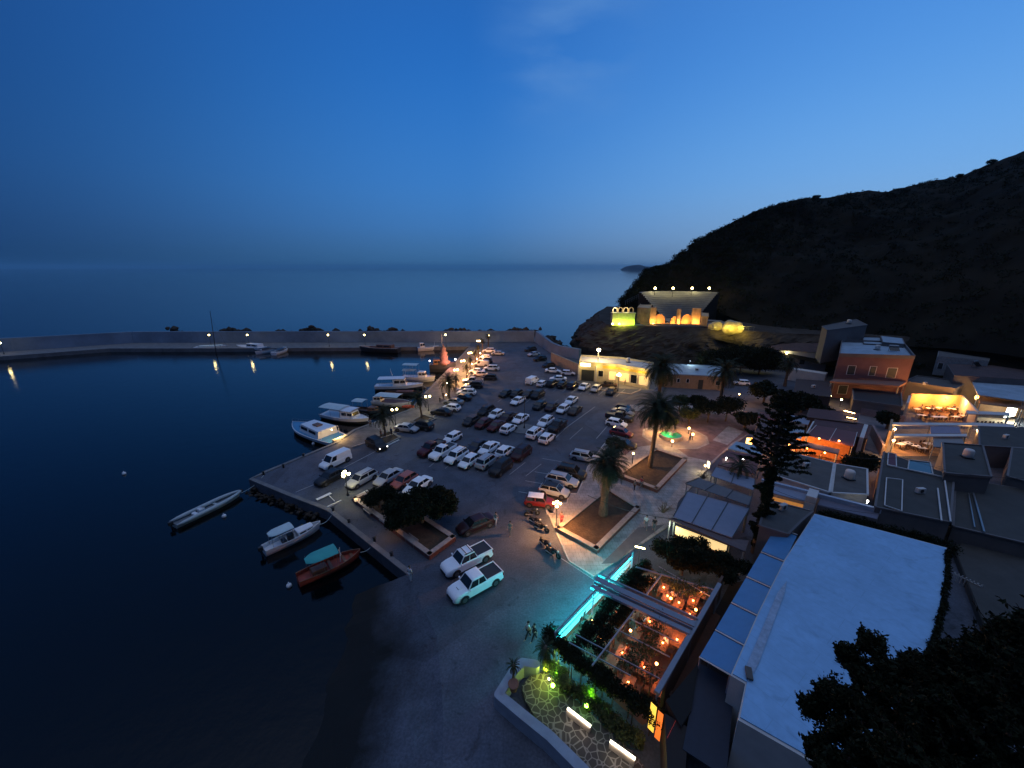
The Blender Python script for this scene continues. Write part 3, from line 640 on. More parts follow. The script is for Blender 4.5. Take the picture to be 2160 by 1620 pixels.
CARS = [
 ('pickup', 'darkred', Z6(270, 895), H1, 'dark red pickup truck at the left end of the nearest full row of cars'),
 ('pickup', 'white', Z6(400, 935), H1, 'white pickup truck beside the dark red pickup in the nearest full row'),
 ('suv', 'white', Z6(555, 985), H1, 'white suv between the white pickup and a white hatchback in the nearest full row'),
 ('hatch', 'white', Z6(700, 1040), H1, 'white hatchback nose out between a white suv and the silver suv in the nearest row'),
 ('suv', 'silver', Z6(905, 1040), 180+H1, 'silver suv with its dark rear window facing out of the nearest full row'),
 ('suv', 'black', Z6(1060, 1110), H1, 'large black suv sticking out at the front of the nearest full row'),
 ('sedan', 'navy', Z6(795, 865), H1, 'navy saloon car behind the white suv in the nearest full row'),
 ('sedan', 'white', Z6(925, 890), H1, 'white saloon car beside the navy saloon, behind the silver suv'),
 ('hatch', 'white', Z6(1110, 925), 180+H1, 'white hatchback tail out beside the maroon suv in the nearest full row'),
 ('suv', 'maroon', Z6(1290, 950), H1, 'maroon suv at the far right end of the nearest full row of cars'),
 ('mini', 'white', Z6(510, 770), H1, 'white small car standing alone behind the dark red pickup'),
 ('hatch', 'grey', Z6(720, 580), H1, 'dark grey hatchback at the left end of the middle cluster of cars'),
 ('suv', 'black', Z6(895, 470), H1, 'black suv at the back left of the middle cluster of cars'),
 ('hatch', 'white', Z6(1005, 508), H1, 'white hatchback between the black suv and a maroon car in the middle cluster'),
 ('hatch', 'darkred', Z6(860, 610), H1, 'dark red hatchback beside the dark grey hatchback in the middle cluster'),
 ('sedan', 'darkred', Z6(1010, 635), H1, 'dark red saloon beside the white hatchback seen from behind in the middle cluster'),
 ('sedan', 'maroon', Z6(1140, 535), H1, 'maroon saloon car right of the white hatchback at the back of the middle cluster'),
 ('sedan', 'white', Z6(1285, 555), H1, 'white saloon car just left of the lamp post on the round traffic island'),
 ('hatch', 'white', Z6(1148, 668), 180+H1, 'white hatchback tail out, left of the round traffic island'),
 ('wagon', 'white', Z6(1570, 590), H1, 'white estate car beside the long black pickup right of the traffic island'),
 ('suv', 'white', Z6(1452, 718), 180+H1, 'white suv tail out, right of the round traffic island'),
 ('hatch', 'white', Z6(1588, 775), 180+H1, 'white hatchback tail out at the right end of the middle cluster of cars'),
 ('pickup', 'black', Z6(1705, 640), H1, 'black pickup truck at the right end of the middle cluster'),
 ('sedan', 'white', Z6(1255, 352), H1, 'white saloon car alone in front of the dark row, left of the lamp post head'),
 ('sedan', 'grey', Z6(1120, 268), H1, 'dark grey saloon at the left end of the dark fourth row'),
 ('hatch', 'black', Z6(1238, 272), H1, 'black hatchback second from the left in the dark fourth row'),
 ('sedan', 'brown', Z6(1375, 272), H1, 'brown saloon third from the left in the dark fourth row'),
 ('suv', 'black', Z6(1480, 285), H1, 'black suv at the right end of the dark fourth row'),
 ('hatch', 'grey', Z6(1500, 405), H1, 'dark grey hatchback in front of the black suv of the dark fourth row'),
 ('sedan', 'maroon', Z6(1640, 420), H1, 'maroon saloon beside the white hatchback in the small cluster of five'),
 ('sedan', 'white', Z6(1862, 348), H1, 'white saloon at the back of the small cluster of five'),
 ('hatch', 'white', Z6(1768, 446), H1, 'white hatchback at the front of the small cluster of five'),
 ('sedan', 'brown', Z6(1905, 460), H1, 'brown saloon at the right end of the small cluster of five'),
 ('van', 'white', Z6(1420, 128), 180+H1, 'small white van with dark rear windows, left end of the back row'),
 ('hatch', 'white', Z6(1535, 156), 180+H1, 'white hatchback tail out, beside the small white van in the back row'),
 ('suv', 'grey', Z6(1648, 158), 180+H1, 'dark grey suv third from the left in the back row'),
 ('hatch', 'black', Z6(1762, 170), 180+H1, 'black hatchback fourth from the left in the back row'),
 ('suv', 'navy', Z6(1880, 180), 180+H1, 'navy suv fifth from the left in the back row'),
 ('sedan', 'white', Z6(2010, 192), H1, 'white saloon nose out, in the back row next to the beige car'),
 ('hatch', 'beige', Z4(505, 1122), H1, 'beige hatchback in the back row between the white saloon and the black car'),
 ('hatch', 'black', Z4(645, 1148), H1, 'black hatchback at the right end of the back row by the kerb corner'),
 ('sedan', 'white', Z4(160, 1030), 175, 'white saloon parked across behind the dark cars of the back row'),
 ('sedan', 'white', Z4(115, 958), -12, 'white saloon by the retaining wall, the left of the pair'),
 ('hatch', 'white', Z4(252, 980), -12, 'white hatchback by the retaining wall, next to the taverna gateway'),
 ('pickup', 'black', Z4(468, 992), 172, 'black pickup truck in front of the lit taverna gateway'),
 ('sedan', 'brown', Z4(612, 1082), 168, 'brown saloon on the kerb in front of the lit taverna'),
 # right edge row
 ('hatch', 'grey', Z7(850, 335), RW-10, 'grey hatchback at the far end of the row beside the palm trees'),
 ('sedan', 'dsilver', Z7(835, 372), RW-10, 'dark silver saloon second from the far end of the row beside the palm trees'),
 ('pickup', 'grey', Z7(790, 432), RW-10, 'dark grey pickup truck in the row beside the palm trees'),
 ('hatch', 'white', Z7(758, 500), RW-10, 'white hatchback between the grey pickup and the red car by the palm trees'),
 ('hatch', 'red', Z7(815, 605), RW-10, 'bright red hatchback half hidden behind the bushy palm crown'),
 ('sedan', 'black', Z7(830, 730), RW-10, 'black saloon behind the bushy palm, in front of the red hatchback'),
 ('wagon', 'silver', Z7(400, 880), RW, 'silver estate car half hidden left of the bushy palm crown'),
 ('suv', 'black', Z7(235, 1060), RW, 'black suv beside the silver estate car near the plaza kerb'),
 ('wagon', 'silver', Z7(140, 1145), RW, 'silver estate car with a light roof between the black suv and the grey-silver hatchback'),
 ('hatch', 'silver', Z7(50, 1262), RW, 'silver hatchback with a black roof beside the red car near the plaza lamp'),
 ('mini', 'red', Z6(1500, 1490), RW+14, 'red small car with a white roof beside the plaza lamp post'),
 # promenade side row
 ('suv', 'white', Z9(1015, 385), 176, 'white suv at the far end of the promenade row'),
 ('sedan', 'silver', Z9(1160, 425), 176, 'silver saloon standing out behind the far end of the promenade row'),
 ('hatch', 'white', Z9(950, 490), 176, 'white hatchback third along from the far end of the promenade row'),
 ('suv', 'black', Z9(955, 555), 176, 'black suv in the promenade row next to the garland of lamps'),
 ('van', 'silver', Z9(890, 605), 176, 'silver van in the promenade row among the lit palms'),
 ('suv', 'white', Z9(1055, 672), 176, 'white suv standing out from the promenade row into the lane'),
 ('sedan', 'white', Z9(815, 715), 176, 'white saloon in the promenade row beside the warm palm lights'),
 ('hatch', 'silver', Z9(870, 762), 176, 'silver hatchback in the promenade row in front of the white saloon'),
 ('wagon', 'grey', Z9(1005, 820), 176, 'dark grey estate car standing out of the promenade row'),
 ('pickup', 'silver', Z9(755, 880), 176, 'silver pickup truck in the promenade row'),
 ('suv', 'black', Z9(770, 950), 176, 'black suv in front of the silver pickup in the promenade row'),
 ('hatch', 'silver', Z9(620, 1010), 176, 'silver hatchback behind the white estate in the promenade row'),
 ('wagon', 'white', Z9(645, 1060), 172, 'white estate car in the promenade row beside the black saloon'),
 ('sedan', 'black', Z9(570, 1145), 172, 'black saloon in front of the white estate car in the promenade row'),
 ('sedan', 'dsilver', Z3(1060, 1010), 165, 'dark silver saloon behind the white hatchback at the near end of the promenade row'),
 ('hatch', 'white', Z3(1035, 1078), 160, 'white hatchback at the near end of the promenade row with dark rear window'),
 ('sedan', 'black', Z3(925, 1125), 160, 'black saloon beside the kerb at the near end of the promenade row'),
 ('sedan', 'silver', Z3(530, 1310), -16, 'silver saloon with a lamplit roof in front of the left palm tree'),
 ('suv', 'black', Z3(700, 1285), 160, 'black suv beside the silver saloon with the lamplit roof'),
 ('suv', 'black', Z3(185, 1495), -42, 'black suv driving past the near palm tree with bright headlights'),
 # far right edge
 ('suv', 'grey', (1119, 737), -150, 'dark grey suv at the far end of the row under the parapet wall'),
 ('sedan', 'silver', (1126, 747), -150, 'silver saloon second from the far end of the row under the parapet wall'),
 ('suv', 'black', (1139, 757), -150, 'black suv third from the far end of the row under the parapet wall'),
 ('hatch', 'black', (1157, 770), -150, 'black hatchback at the near end of the row under the parapet wall'),
 # near left group
 ('van', 'white', Z5(795, 930), -120, 'long white panel van on the quay apron behind the small harbour lamp'),
 ('sedan', 'grey', Z5(745, 1105), -120, 'dark grey saloon beside the white panel van, next to the lamp'),
 ('wagon', 'silver', Z5(1095, 1130), -120, 'silver estate car nearest the lamp in the row behind the planter'),
 ('sedan', 'silver', Z5(1400, 1110), -120, 'silver saloon between the silver estate and the faded red car'),
 ('hatch', 'orange', Z5(1580, 1150), -120, 'faded red hatchback in the row behind the planter tree'),
 ('sedan', 'white', Z5(1735, 1205), -120, 'white saloon half hidden by the planter tree beside the faded red hatchback'),
 ('pickup', 'white', (985, 1180), -143, 'white pickup truck with black roof bars, the farther of the two near the slipway'),
 ('pickup', 'white', (1003, 1230), -143, 'white pickup truck nearest the slipway with a hood scoop'),
 ('sedan', 'maroon', (1003, 1104), -147, 'maroon saloon parked beside the planter tree behind the white pickups'),
 # right hand street
 ('mini', 'white', Z4(1832, 1068), 165, 'white small car under the dark trees on the side street'),
 ('sedan', 'black', Z4(1340, 1075), 0, 'black saloon in front of the low ochre building'),
 ('sedan', 'darkred', Z4(1500, 1090), 0, 'dark red saloon with lights on beside the low ochre building'),
]
cobj = {}
for k, c in enumerate(CARS):
    kind, col, (px, py), hd, lab = c
    rc = 'white' if 'white roof' in lab else ('black' if 'with a black roof' in lab else None)
    cobj[lab] = car(kind, col, px, py, hd, lab, roofcol=rc)
# roof bars of the farther white pickup, hood scoop of the nearer
for lab, o in cobj.items():
    if 'black roof bars' in lab:
        b = MB(); b.box((.35, 0, 1.84), (.06, 1.36, .05)); b.box((-.30, 0, 1.84), (.06, 1.36, .05))
        for s in (-1, 1): b.box((.0, s*.62, 1.85), (1.2, .05, .06))
        obj('roof_bars', b, M_black, o)
    if 'hood scoop' in lab:
        b = MB(); b.box((1.72, 0, 1.10), (.3, .5, .08)); obj('hood_scoop', b, PAINT['white'], o); b = MB(); b.box((1.88, 0, 1.10), (.03, .4, .04)); obj('scoop_intake', b, M_black, o)
    if 'bright headlights' in lab or 'lights on' in lab:
        for s in (-1, 1):
            l = MB(); l.ball((2.2, s*.66, .70), .09, n=6); obj('lit_headlight' if 'bright' in lab else 'lit_tail_light', l, glow('headlamp glow', (1, .93, .8), 8) if 'bright' in lab else glow('tail glow', (1, .1, .05), 5), o)
# motorbikes
def motorbike(px, py, hd, label):
    p = P(px, py, .4); p.z = .13 if False else 0
    t = thing('motorbike', label, 'motorbike', p, R(hd), 'motorbikes lined up at the plaza edge')
    for x in (.68, -.66):
        w = MB(); w.lathe([(.20, -.05), (.29, -.06), (.32, -.03), (.32, .03), (.29, .06), (.20, .05)], (0, 0, 0), 16, M_tyre, 'Y')
        w.lathe([(.03, -.08), (.2, -.02), (.2, .02), (.03, .08)], (0, 0, 0), 12, M_rim, 'Y'); o = obj('wheel', w, None, t); o.location = (x, 0, .32)
    b = MB(); b.tube([(.55, 0, .62), (.35, 0, .80), (.05, 0, .84), (-.1, 0, .72)], [.10, .17, .18, .12], 8); b.tube([(.1, 0, .35), (0, 0, .5), (-.1, 0, .7)], [.16, .2, .15], 8)
    b.tube([(-.66, .1, .32), (-.2, .1, .42)], .04, 6); b.tube([(-.66, -.1, .32), (-.2, -.1, .42)], .04, 6); obj('body', b, PAINT['black'], t, True)
    b = MB(); b.box((-.38, 0, .80), (.75, .26, .12)); b.box((-.72, 0, .88), (.25, .22, .10)); obj('seat', b, M_black, t, bevel=.03)
    b = MB(); b.tube([(.68, .07, .32), (.52, .09, .92)], .025, 6); b.tube([(.68, -.07, .32), (.52, -.09, .92)], .025, 6); obj('fork', b, M_metal, t)
    b = MB(); b.tube([(.36, .38, 1.02), (.48, .15, .98), (.48, -.15, .98), (.36, -.38, 1.02)], .02, 6); obj('handlebar', b, M_black, t)
    b = MB(); b.ball((.62, 0, .86), .10, n=8); obj('headlight', b, M_head, t)
    b = MB(); b.tube([(.1, -.16, .3), (-.4, -.18, .34), (-.8, -.18, .42)], [.03, .05, .06], 8); obj('exhaust', b, M_metal, t)
    return t
motorbike(1166, 1166, -40, 'black motorbike nearest the teal lit pergola, at the end of the line of bikes')
motorbike(1151, 1148, -50, 'black motorbike second from the near end of the line of bikes')
motorbike(1142, 1113, -30, 'black motorbike in the middle of the line of bikes')
motorbike(1130, 1100, -35, 'black motorbike second from the red car with the white roof')
motorbike(1122, 1082, 10, 'black motorbike closest to the red car with the white roof')
# ================================================================== BOATS
M_hullw = mat('white gelcoat', (.72, .73, .74), .35, var=.06, scale=1, coat=.3)
M_hulld = mat('dark hull paint', (.03, .035, .045), .4, var=.2)
M_reddeck = mat('red brown deck paint', (.28, .05, .03), .6, var=.3, scale=3)
M_hullr = mat('red hull paint', (.42, .075, .04), .5, var=.25, scale=2)
M_hullb = mat('blue deck paint', (.06, .24, .42), .5, var=.15, scale=2)
M_rib = mat('grey rubber tube', (.40, .45, .45), .6, var=.1, scale=2)
M_teal = mat('teal canvas', (.04, .33, .31), .8, var=.12, scale=1.5)
M_canvas = mat('pale canvas', (.45, .56, .58), .8, var=.1, scale=1.5)
M_wood = mat('varnished wood', (.16, .075, .04), .5, var=.35, scale=3, stretch=(1, 8, 8))
M_brownd = mat('antifouling', (.09, .035, .03), .7, var=.3)
def boat(name, label, bow, stern, hullm=None, beam=.32, free=.75, feats=(), deckm=None, group=None, low=None, cat='boat', rail=None):
    b, s = P(*bow, WZ+free*.8), P(*stern, WZ+free*.8); d = b-s; L_ = d.length; hd = math.atan2(d.y, d.x)
    c = (b+s)/2; t = thing(name, label, cat, (c.x, c.y, WZ), hd, group)
    hullm = hullm or M_hullw; B = L_*beam; ns = 14; rows = []; dk = []
    def hb(u): return B/2*(.78+.22*math.sin(min(u/.45, 1)*math.pi/2))*(1 if u < .5 else (1-((u-.5)/.5)**2.3)*1.0)
    def sz(u): return free*(1+.45*max(0, u-.35)**1.6+.06*(1-u))
    for i in range(ns+1):
        u = i/ns; x = -L_/2+L_*u; w = max(hb(u), .03); z = sz(u)
        xo = x+(.0 if u < .85 else 0); rk = (u > .8)*(u-.8)*L_*.25
        rows.append([(x-rk*1.2, 0, -.35), (x-rk*.8, -w*.62, -.12), (x-rk*.4, -w*.92, z*.45), (x, -w, z), (x, -w*.90, z), (x, 0, z*1.0), (x, w*.90, z), (x, w, z), (x-rk*.4, w*.92, z*.45), (x-rk*.8, w*.62, -.12)])
        dk.append((x, w*.9, z))
    mb = MB(); n = 10; vs = [p for r in rows for p in r]
    fsl = []; 
    for i in range(ns):
        for j in range(n):
            if j in (4, 5): continue
            f = (i*n+j, i*n+(j+1) % n, (i+1)*n+(j+1) % n, (i+1)*n+j)
            lowf = low and j in (0, 1, 8, 9)
            fsl.append((f, low if lowf else hullm))
    for f, m in fsl: mb.f.append(f); mb.m.append(mb.mi(m))
    mb.v = vs; mb.f.append(tuple(range(n))); mb.m.append(mb.mi(hullm)); h = obj('hull', mb, None, t, False)
    dm = MB(); dz = .04 if 'open' not in feats else free*.55
    k = len(dk); dvs = [(x, -w, z-dz) for x, w, z in dk]+[(x, w, z-dz) for x, w, z in dk]
    dm.add(dvs, [(i, i+1, i+1+k, i+k) for i in range(k-1)])
    if 'open' in feats: dm.add([(x, -w, z) for x, w, z in dk]+[(x, -w, z-dz) for x, w, z in dk], [(i, i+1, i+1+k, i+k) for i in range(k-1)]); dm.add([(x, w, z) for x, w, z in dk]+[(x, w, z-dz) for x, w, z in dk], [(i, i+1, i+1+k, i+k) for i in range(k-1)])
    obj('deck', dm, deckm or hullm, t)
    rl = MB()
    for sg in (-1, 1): rl.tube([(x, sg*w*1.08, z+.02) for x, w, z in dk], .045, 5)
    obj('rub_rail', rl, rail or hullm, t)
    X = lambda u: -L_/2+L_*u
    for f in feats:
        if isinstance(f, str): continue
        if f[0] == 'cabin':
            _, u0, u1, wf, ch, cm = f; w = B/2*wf; z0 = free*.9; z1 = free+ch
            cb = MB(); cb.add([(X(u0), -w, z0), (X(u1), -w*.8, z0), (X(u1), w*.8, z0), (X(u0), w, z0), (X(u0), -w*.9, z1), (X(u1)-.25*ch, -w*.68, z1), (X(u1)-.25*ch, w*.68, z1), (X(u0), w*.9, z1)], [(4, 5, 6, 7), (0, 1, 5, 4), (1, 2, 6, 5), (2, 3, 7, 6), (3, 0, 4, 7)])
            c = obj('cabin', cb, cm, t, bevel=.05)
            for sg in (-1, 1):
                wn = MB()
                for a_, b_2 in ((.12, .48), (.56, .9)):
                    xa = X(u0)+(X(u1)-X(u0))*a_; xb = X(u0)+(X(u1)-X(u0))*b_2
                    if wf*B > 0: 
                        ya = w*(1-.2*a_)*.955+.03; yb = w*(1-.2*b_2)*.955+.03
                        wn.add([(xa, sg*ya, z0+ch*.50), (xb, sg*yb, z0+ch*.50), (xb, sg*yb*.955, z0+ch*.88), (xa, sg*ya*.955, z0+ch*.88)], [(0, 1, 2, 3)])
                obj('side_window', wn, M_glass, c)
            wn = MB(); wn.add([(X(u1)-.07*ch+.03, -w*.62, z0+ch*.45), (X(u1)-.07*ch+.03, w*.62, z0+ch*.45), (X(u1)-.20*ch+.03, w*.6, z0+ch*.9), (X(u1)-.20*ch+.03, -w*.6, z0+ch*.9)], [(0, 1, 2, 3)]); obj('windscreen', wn, M_glass, c)
        if f[0] == 'canopy':
            _, u0, u1, wf, cz, cm = f[:6]; w = B/2*wf; cb = MB(); nn = 6; vs2 = []
            rounded = f[6] if len(f) > 6 else False
            for i in range(9):
                u = i/8; x = X(u0+(u1-u0)*u); ww = w*(1 if not rounded else (.45+.55*math.sin(min(1, u*3)*math.pi/2)))
                for j in range(nn+1):
                    v = j/nn*2-1; vs2.append((x, ww*v, cz+.16*(1-v*v)))
            fq = [(i*(nn+1)+j, i*(nn+1)+j+1, (i+1)*(nn+1)+j+1, (i+1)*(nn+1)+j) for i in range(8) for j in range(nn)]
            cb.add(vs2, fq); cb.add([(x, y, z-.05) for x, y, z in vs2], [q[::-1] for q in fq]); cn = obj('canopy', cb, cm, t)
            ps = MB()
            for sg in (-1, 1):
                for u in (u0+.03, (u0+u1)/2, u1-.03): ps.tube([(X(u), sg*w*.85, free*.7), (X(u), sg*w*.88, cz)], .022, 5)
            obj('canopy_frame', ps, M_metal, cn)
        if f[0] == 'mast':
            _, u, mh, tilt = f; mm = MB(); mm.tube([(X(u), 0, free*.6), (X(u)+tilt, 0, free+mh)], [.06, .03], 6); mm.tube([(X(u)+tilt*.6, -.5, free+mh*.6), (X(u)+tilt*.6, .5, free+mh*.6)], .02, 5); obj('mast', mm, M_hullw, t)
        if f[0] == 'outboard':
            mm = MB(); mm.box((X(0)-.25, 0, free+.15), (.45, .34, .5)); mm.box((X(0)-.22, 0, free-.3), (.16, .14, .8)); obj('outboard_motor', mm, M_black, t, bevel=.05)
        if f[0] == 'console':
            mm = MB(); x = X(f[1]); mm.box((x, 0, free*.9), (.6, .7, .8)); mm.box((x-.7, 0, free*.7), (.45, .8, .45)); obj('console', mm, f[2], t, bevel=.06)
            mm = MB(); mm.add([(x+.3, -.33, free*.9+.4), (x+.3, .33, free*.9+.4), (x+.1, .3, free*.9+.75), (x+.1, -.3, free*.9+.75)], [(0, 1, 2, 3)]); obj('windscreen', mm, M_glass, t)
        if f[0] == 'thwart':
            mm = MB()
            for u in f[1]: mm.box((X(u), 0, free*.72), (.3, hb(u)*1.75, .06))
            obj('thwarts', mm, f[2], t)
        if f[0] == 'rail':
            mm = MB(); pts = [(x, w, z+.55) for x, w, z in dk if x > X(f[1])]; 
            if len(pts) > 1:
                loop = [(x, -w*.95, z) for x, w, z in pts]+[(x, w*.95, z) for x, w, z in pts[::-1]]; mm.tube(loop, .02, 5)
                for q in loop: mm.tube([q, (q[0], q[1], q[2]-.55)], .015, 4)
            obj('bow_rail', mm, M_metal, t)
        if f[0] == 'box':
            _, u, sx, sy, sz_, z0, cm, nm_ = f; mm = MB(); mm.box((X(u), 0, free+z0+sz_/2), (sx, sy, sz_)); obj(nm_, mm, cm, t, bevel=.04)
    return t, L_, B, X
rib, L_, B_, X_ = boat('inflatable_boat', 'long grey inflatable boat with outboard motor floating alone left of the quay corner', (508, 1038), (366, 1106), M_rib, .24, .55, ('open', ('outboard',), ('console', .38, M_hullw), ('thwart', (.6,), M_rib)), deckm=mat('rib floor', (.14, .15, .16), .8), group='boats moored near the slipway')
tb = MB(); tp_ = []
for sg in (-1, 1):
    pts = [(X_(u), sg*B_/2*(.86 if u < .55 else .86*(1-((u-.55)/.47)**2.4)), .55+.35*max(0, u-.5)**1.5) for u in [0, .1, .2, .35, .5, .62, .72, .8, .87, .93, .97, 1.0]]
    tb.tube(pts, [.10, .2, .24, .24, .24, .24, .23, .22, .2, .18, .15, .1], 10)
obj('inflatable_tube', tb, M_rib, rib, True)
boat('motorboat', 'small white motorboat with pale canopy between the inflatable and the red boat', (676, 1104), (556, 1160), None, .30, .75, ('open', ('canopy', .10, .50, .85, 2.1, M_canvas, True), ('cabin', .55, .86, .75, .35, M_hullw), ('outboard',), ('console', .45, M_black)), group='boats moored near the slipway')
boat('wooden_boat', 'red wooden fishing boat with a teal canopy near the slipway', (760, 1163), (628, 1222), M_hullr, .33, .7, ('open', ('canopy', .14, .62, .92, 2.2, M_teal, True), ('thwart', (.25, .5, .72, .85), M_wood), ('box', .32, 1.4, .9, .5, -.3, M_wood, 'engine_box'), ('mast', .66, 1.4, .1)), deckm=M_reddeck, group='boats moored near the slipway', rail=M_wood)
cb, L_, B_, X_ = boat('cabin_boat', 'white and blue cabin boat with brightly lit stern moored at the quay', (618, 893), (716, 930), M_hullw, .33, .95, (('cabin', .22, .66, .80, 1.35, M_hullw), ('rail', .7), ('box', .75, .9, 1.2, .35, -.05, M_hullb, 'fore_hatch'), ('box', .42, 1.6, 1.1, .22, 1.36, M_wood, 'roof_locker')), deckm=M_hullb, low=M_brownd, group='boats moored at the promenade')
a_ = MB(); a_.tube([(X_(.17), -B_*.36, 1.0), (X_(.17), -B_*.33, 2.5), (X_(.17), B_*.33, 2.5), (X_(.17), B_*.36, 1.0)], .05, 6); obj('stern_arch', a_, M_hullw, cb)
a_ = MB(); a_.box((X_(0)-.25, 0, .75), (.5, B_*.55, 1.5)); obj('stern_locker', a_, mat('warm cream board', (.7, .6, .4), .6), cb, bevel=.04)
lp_ = MB(); lp_.ball((X_(.13), 0, 2.42), .10, n=6); obj('deck_lamp', lp_, glow('deck lamp glow', YEL, 30), cb)
p_ = cb.location; lw = Matrix.Rotation(cb.rotation_euler.z, 3, 'Z') @ Vector((X_(-.03), 0, 3.0))+p_
o = lamp('deck_light', (X_(-.04), .2, 2.3), 420, (1, .60, .20), cb, .1)
boat('cruiser_boat', 'white cruiser with a long pale awning moored beside the lit cabin boat', (778, 886), (684, 872), None, .32, 1.0, (('cabin', .48, .74, .78, 1.35, M_hullw), ('canopy', .02, .50, .85, 2.7, M_canvas), ('canopy', .44, .72, .8, 2.55, M_hullw), ('rail', .75)), low=M_hulld, group='boats moored at the promenade')
boat('small_boat', 'small dark boat with a pale sunshade tied up behind the white cruiser', (812, 868), (748, 862), M_hulld, .33, .7, ('open', ('canopy', .02, .38, .9, 2.6, M_canvas), ('cabin', .5, .75, .7, .7, M_wood)), deckm=M_wood, group='boats moored at the promenade')
boat('awning_boat', 'white boat under a long pale blue awning behind the palm tree', (868, 851), (788, 845), None, .34, .95, (('cabin', .05, .25, .7, 1.1, M_hullw), ('canopy', .12, .72, .95, 2.4, M_canvas), ('rail', .8)), deckm=M_wood, group='boats moored at the promenade')
boat('dark_boat', 'dark open boat with brown cover between the awning boat and the fishing boat', (888, 828), (812, 828), M_hulld, .28, .75, ('open', ('box', .55, 4, 1.5, .5, -.2, M_brownd, 'cover')), deckm=M_wood, group='boats moored at the promenade')
boat('fishing_boat', 'white fishing boat with flybridge and slanted white mast', (893, 812), (792, 815), None, .28, 1.2, (('cabin', .38, .66, .8, 1.7, M_hullw), ('canopy', .08, .62, .9, 3.1, M_hullw), ('mast', .42, 4.3, -1.0), ('mast', .62, 3.6, .3), ('rail', .72)), low=M_hulld, group='boats moored at the promenade')
boat('fishing_boat', 'white fishing boat with two raised pale sunshades beside the dark ship', (918, 797), (850, 795), None, .30, 1.2, (('cabin', .5, .74, .75, 1.5, M_hullw), ('canopy', .05, .5, .9, 4.6, M_canvas), ('canopy', .02, .4, .8, 3.0, M_canvas), ('rail', .78)), group='boats moored at the promenade')
sh, L_, B_, X_ = boat('tour_ship', 'black wooden tour ship with carved superstructure glowing pink at the promenade', (962, 770), (906, 772), M_hulld, .36, 2.2, (('cabin', .15, .45, .8, 1.6, M_wood), ('mast', .5, 9, .1)), deckm=M_wood, group='boats moored at the promenade', cat='ship')
a_ = MB(); a_.lathe([(1.5, 2.0), (1.9, 3.0), (1.1, 3.4), (1.3, 4.6), (.9, 4.9), (1.2, 5.6), (.7, 6.0), (.85, 6.9), (.35, 7.4), (.15, 8.2)], (X_(.55), 0, 0), 12); obj('carved_tower', a_, mat('pale pink plaster', (.20, .11, .10), .8, var=.3, scale=1), sh, True)
lamp('ship_light', (X_(.85), -3.2, 4.0), 1300, (1, .30, .25), sh, .15); lamp('ship_light', (X_(.62), 2.3, 3.0), 250, (1, .3, .25), sh, .1)
lp_ = MB(); lp_.ball((X_(.02), 0, 3.3), .2, n=6); lp_.ball((X_(.98), -.4, 3.6), .22, n=6); obj('bow_lamp', lp_, glow('ship lamp glow', (1, .85, .85), 12), sh)
# boats along the breakwater
boat('covered_boat', 'white yacht hull under a pale cover, leftmost boat at the breakwater', (478, 731), (411, 734), None, .27, 1.3, (('box', .5, 7.5, 1.8, .6, -.1, M_canvas, 'boat_cover'),), group='boats moored at the breakwater')
boat('motor_yacht', 'white motor yacht with low cabin second from the left at the breakwater', (499, 730), (556, 735), None, .28, 1.3, (('cabin', .1, .55, .7, 1.3, M_hullw), ('rail', .7)), group='boats moored at the breakwater')
boat('small_boat', 'small dark topped boat beside the white motor yacht at the breakwater', (538, 744), (580, 738), None, .33, .9, (('canopy', .2, .8, .9, 2.0, M_hulld),), group='boats moored at the breakwater', deckm=M_hulld)
boat('small_boat', 'small white boat with dark cockpit cover angled out from the breakwater', (607, 735), (577, 745), None, .36, 1.0, (('canopy', .15, .7, .8, 1.6, M_hulld), ('cabin', .6, .85, .6, .7, M_hullw)), group='boats moored at the breakwater')
boat('wooden_yacht', 'long dark wooden boat with pale rail in the middle of the breakwater', (758, 733), (842, 736), M_hulld, .26, 1.6, (('cabin', .15, .55, .7, 1.2, M_wood), ('box', .55, 5, 1.6, .4, 0, M_brownd, 'deck_cover')), deckm=M_wood, group='boats moored at the breakwater', rail=M_hullw)
boat('fishing_boat', 'white boat with a small wheelhouse moored right of the long wooden boat', (925, 732), (881, 735), None, .30, 1.2, (('cabin', .1, .35, .7, 1.8, M_hullw), ('mast', .8, 2, .1)), group='boats moored at the breakwater')
# sailing yacht mast with rigging behind the covered boat
c = Qy(452, 728, 139); t = thing('yacht_mast', 'tall thin yacht mast leaning left above the covered boat', 'mast', (c.x, c.y, WZ)); a_ = MB(); e = Qy(440, 642, 139)-c
a_.tube([(0, 0, 0), (e.x, 0, e.z+1)], [.14, .07], 6); e2 = Qy(478, 720, 139)-c; a_.tube([(e.x*.9, 0, e.z*.9), (e2.x+.6, 0, .3)], .025, 4); a_.tube([(e.x*.5-.8, 0, e.z*.55), (e.x*.5+.8, 0, e.z*.55)], .04, 5); obj('pole', a_, M_dmetal, t)
# buoys
for (x, y), lb_ in (((473, 1090), 'white mooring buoy right of the grey inflatable boat'), ((610, 1237), 'white mooring buoy below the red wooden boat'), ((262, 1000), 'white mooring buoy floating alone in the open harbour'), ((661, 937), 'white mooring buoy by the quay under the lit cabin boat')):
    p = P(x, y, WZ); b = MB(); b.ball((0, 0, .1), .26, n=10); b.lathe([(.05, .3), (.05, .5)], (0, 0, 0), 6); o = obj('mooring_buoy', b, M_hullw, None, True); o.location = p; tag(o, lb_, 'buoy', 'mooring buoys')
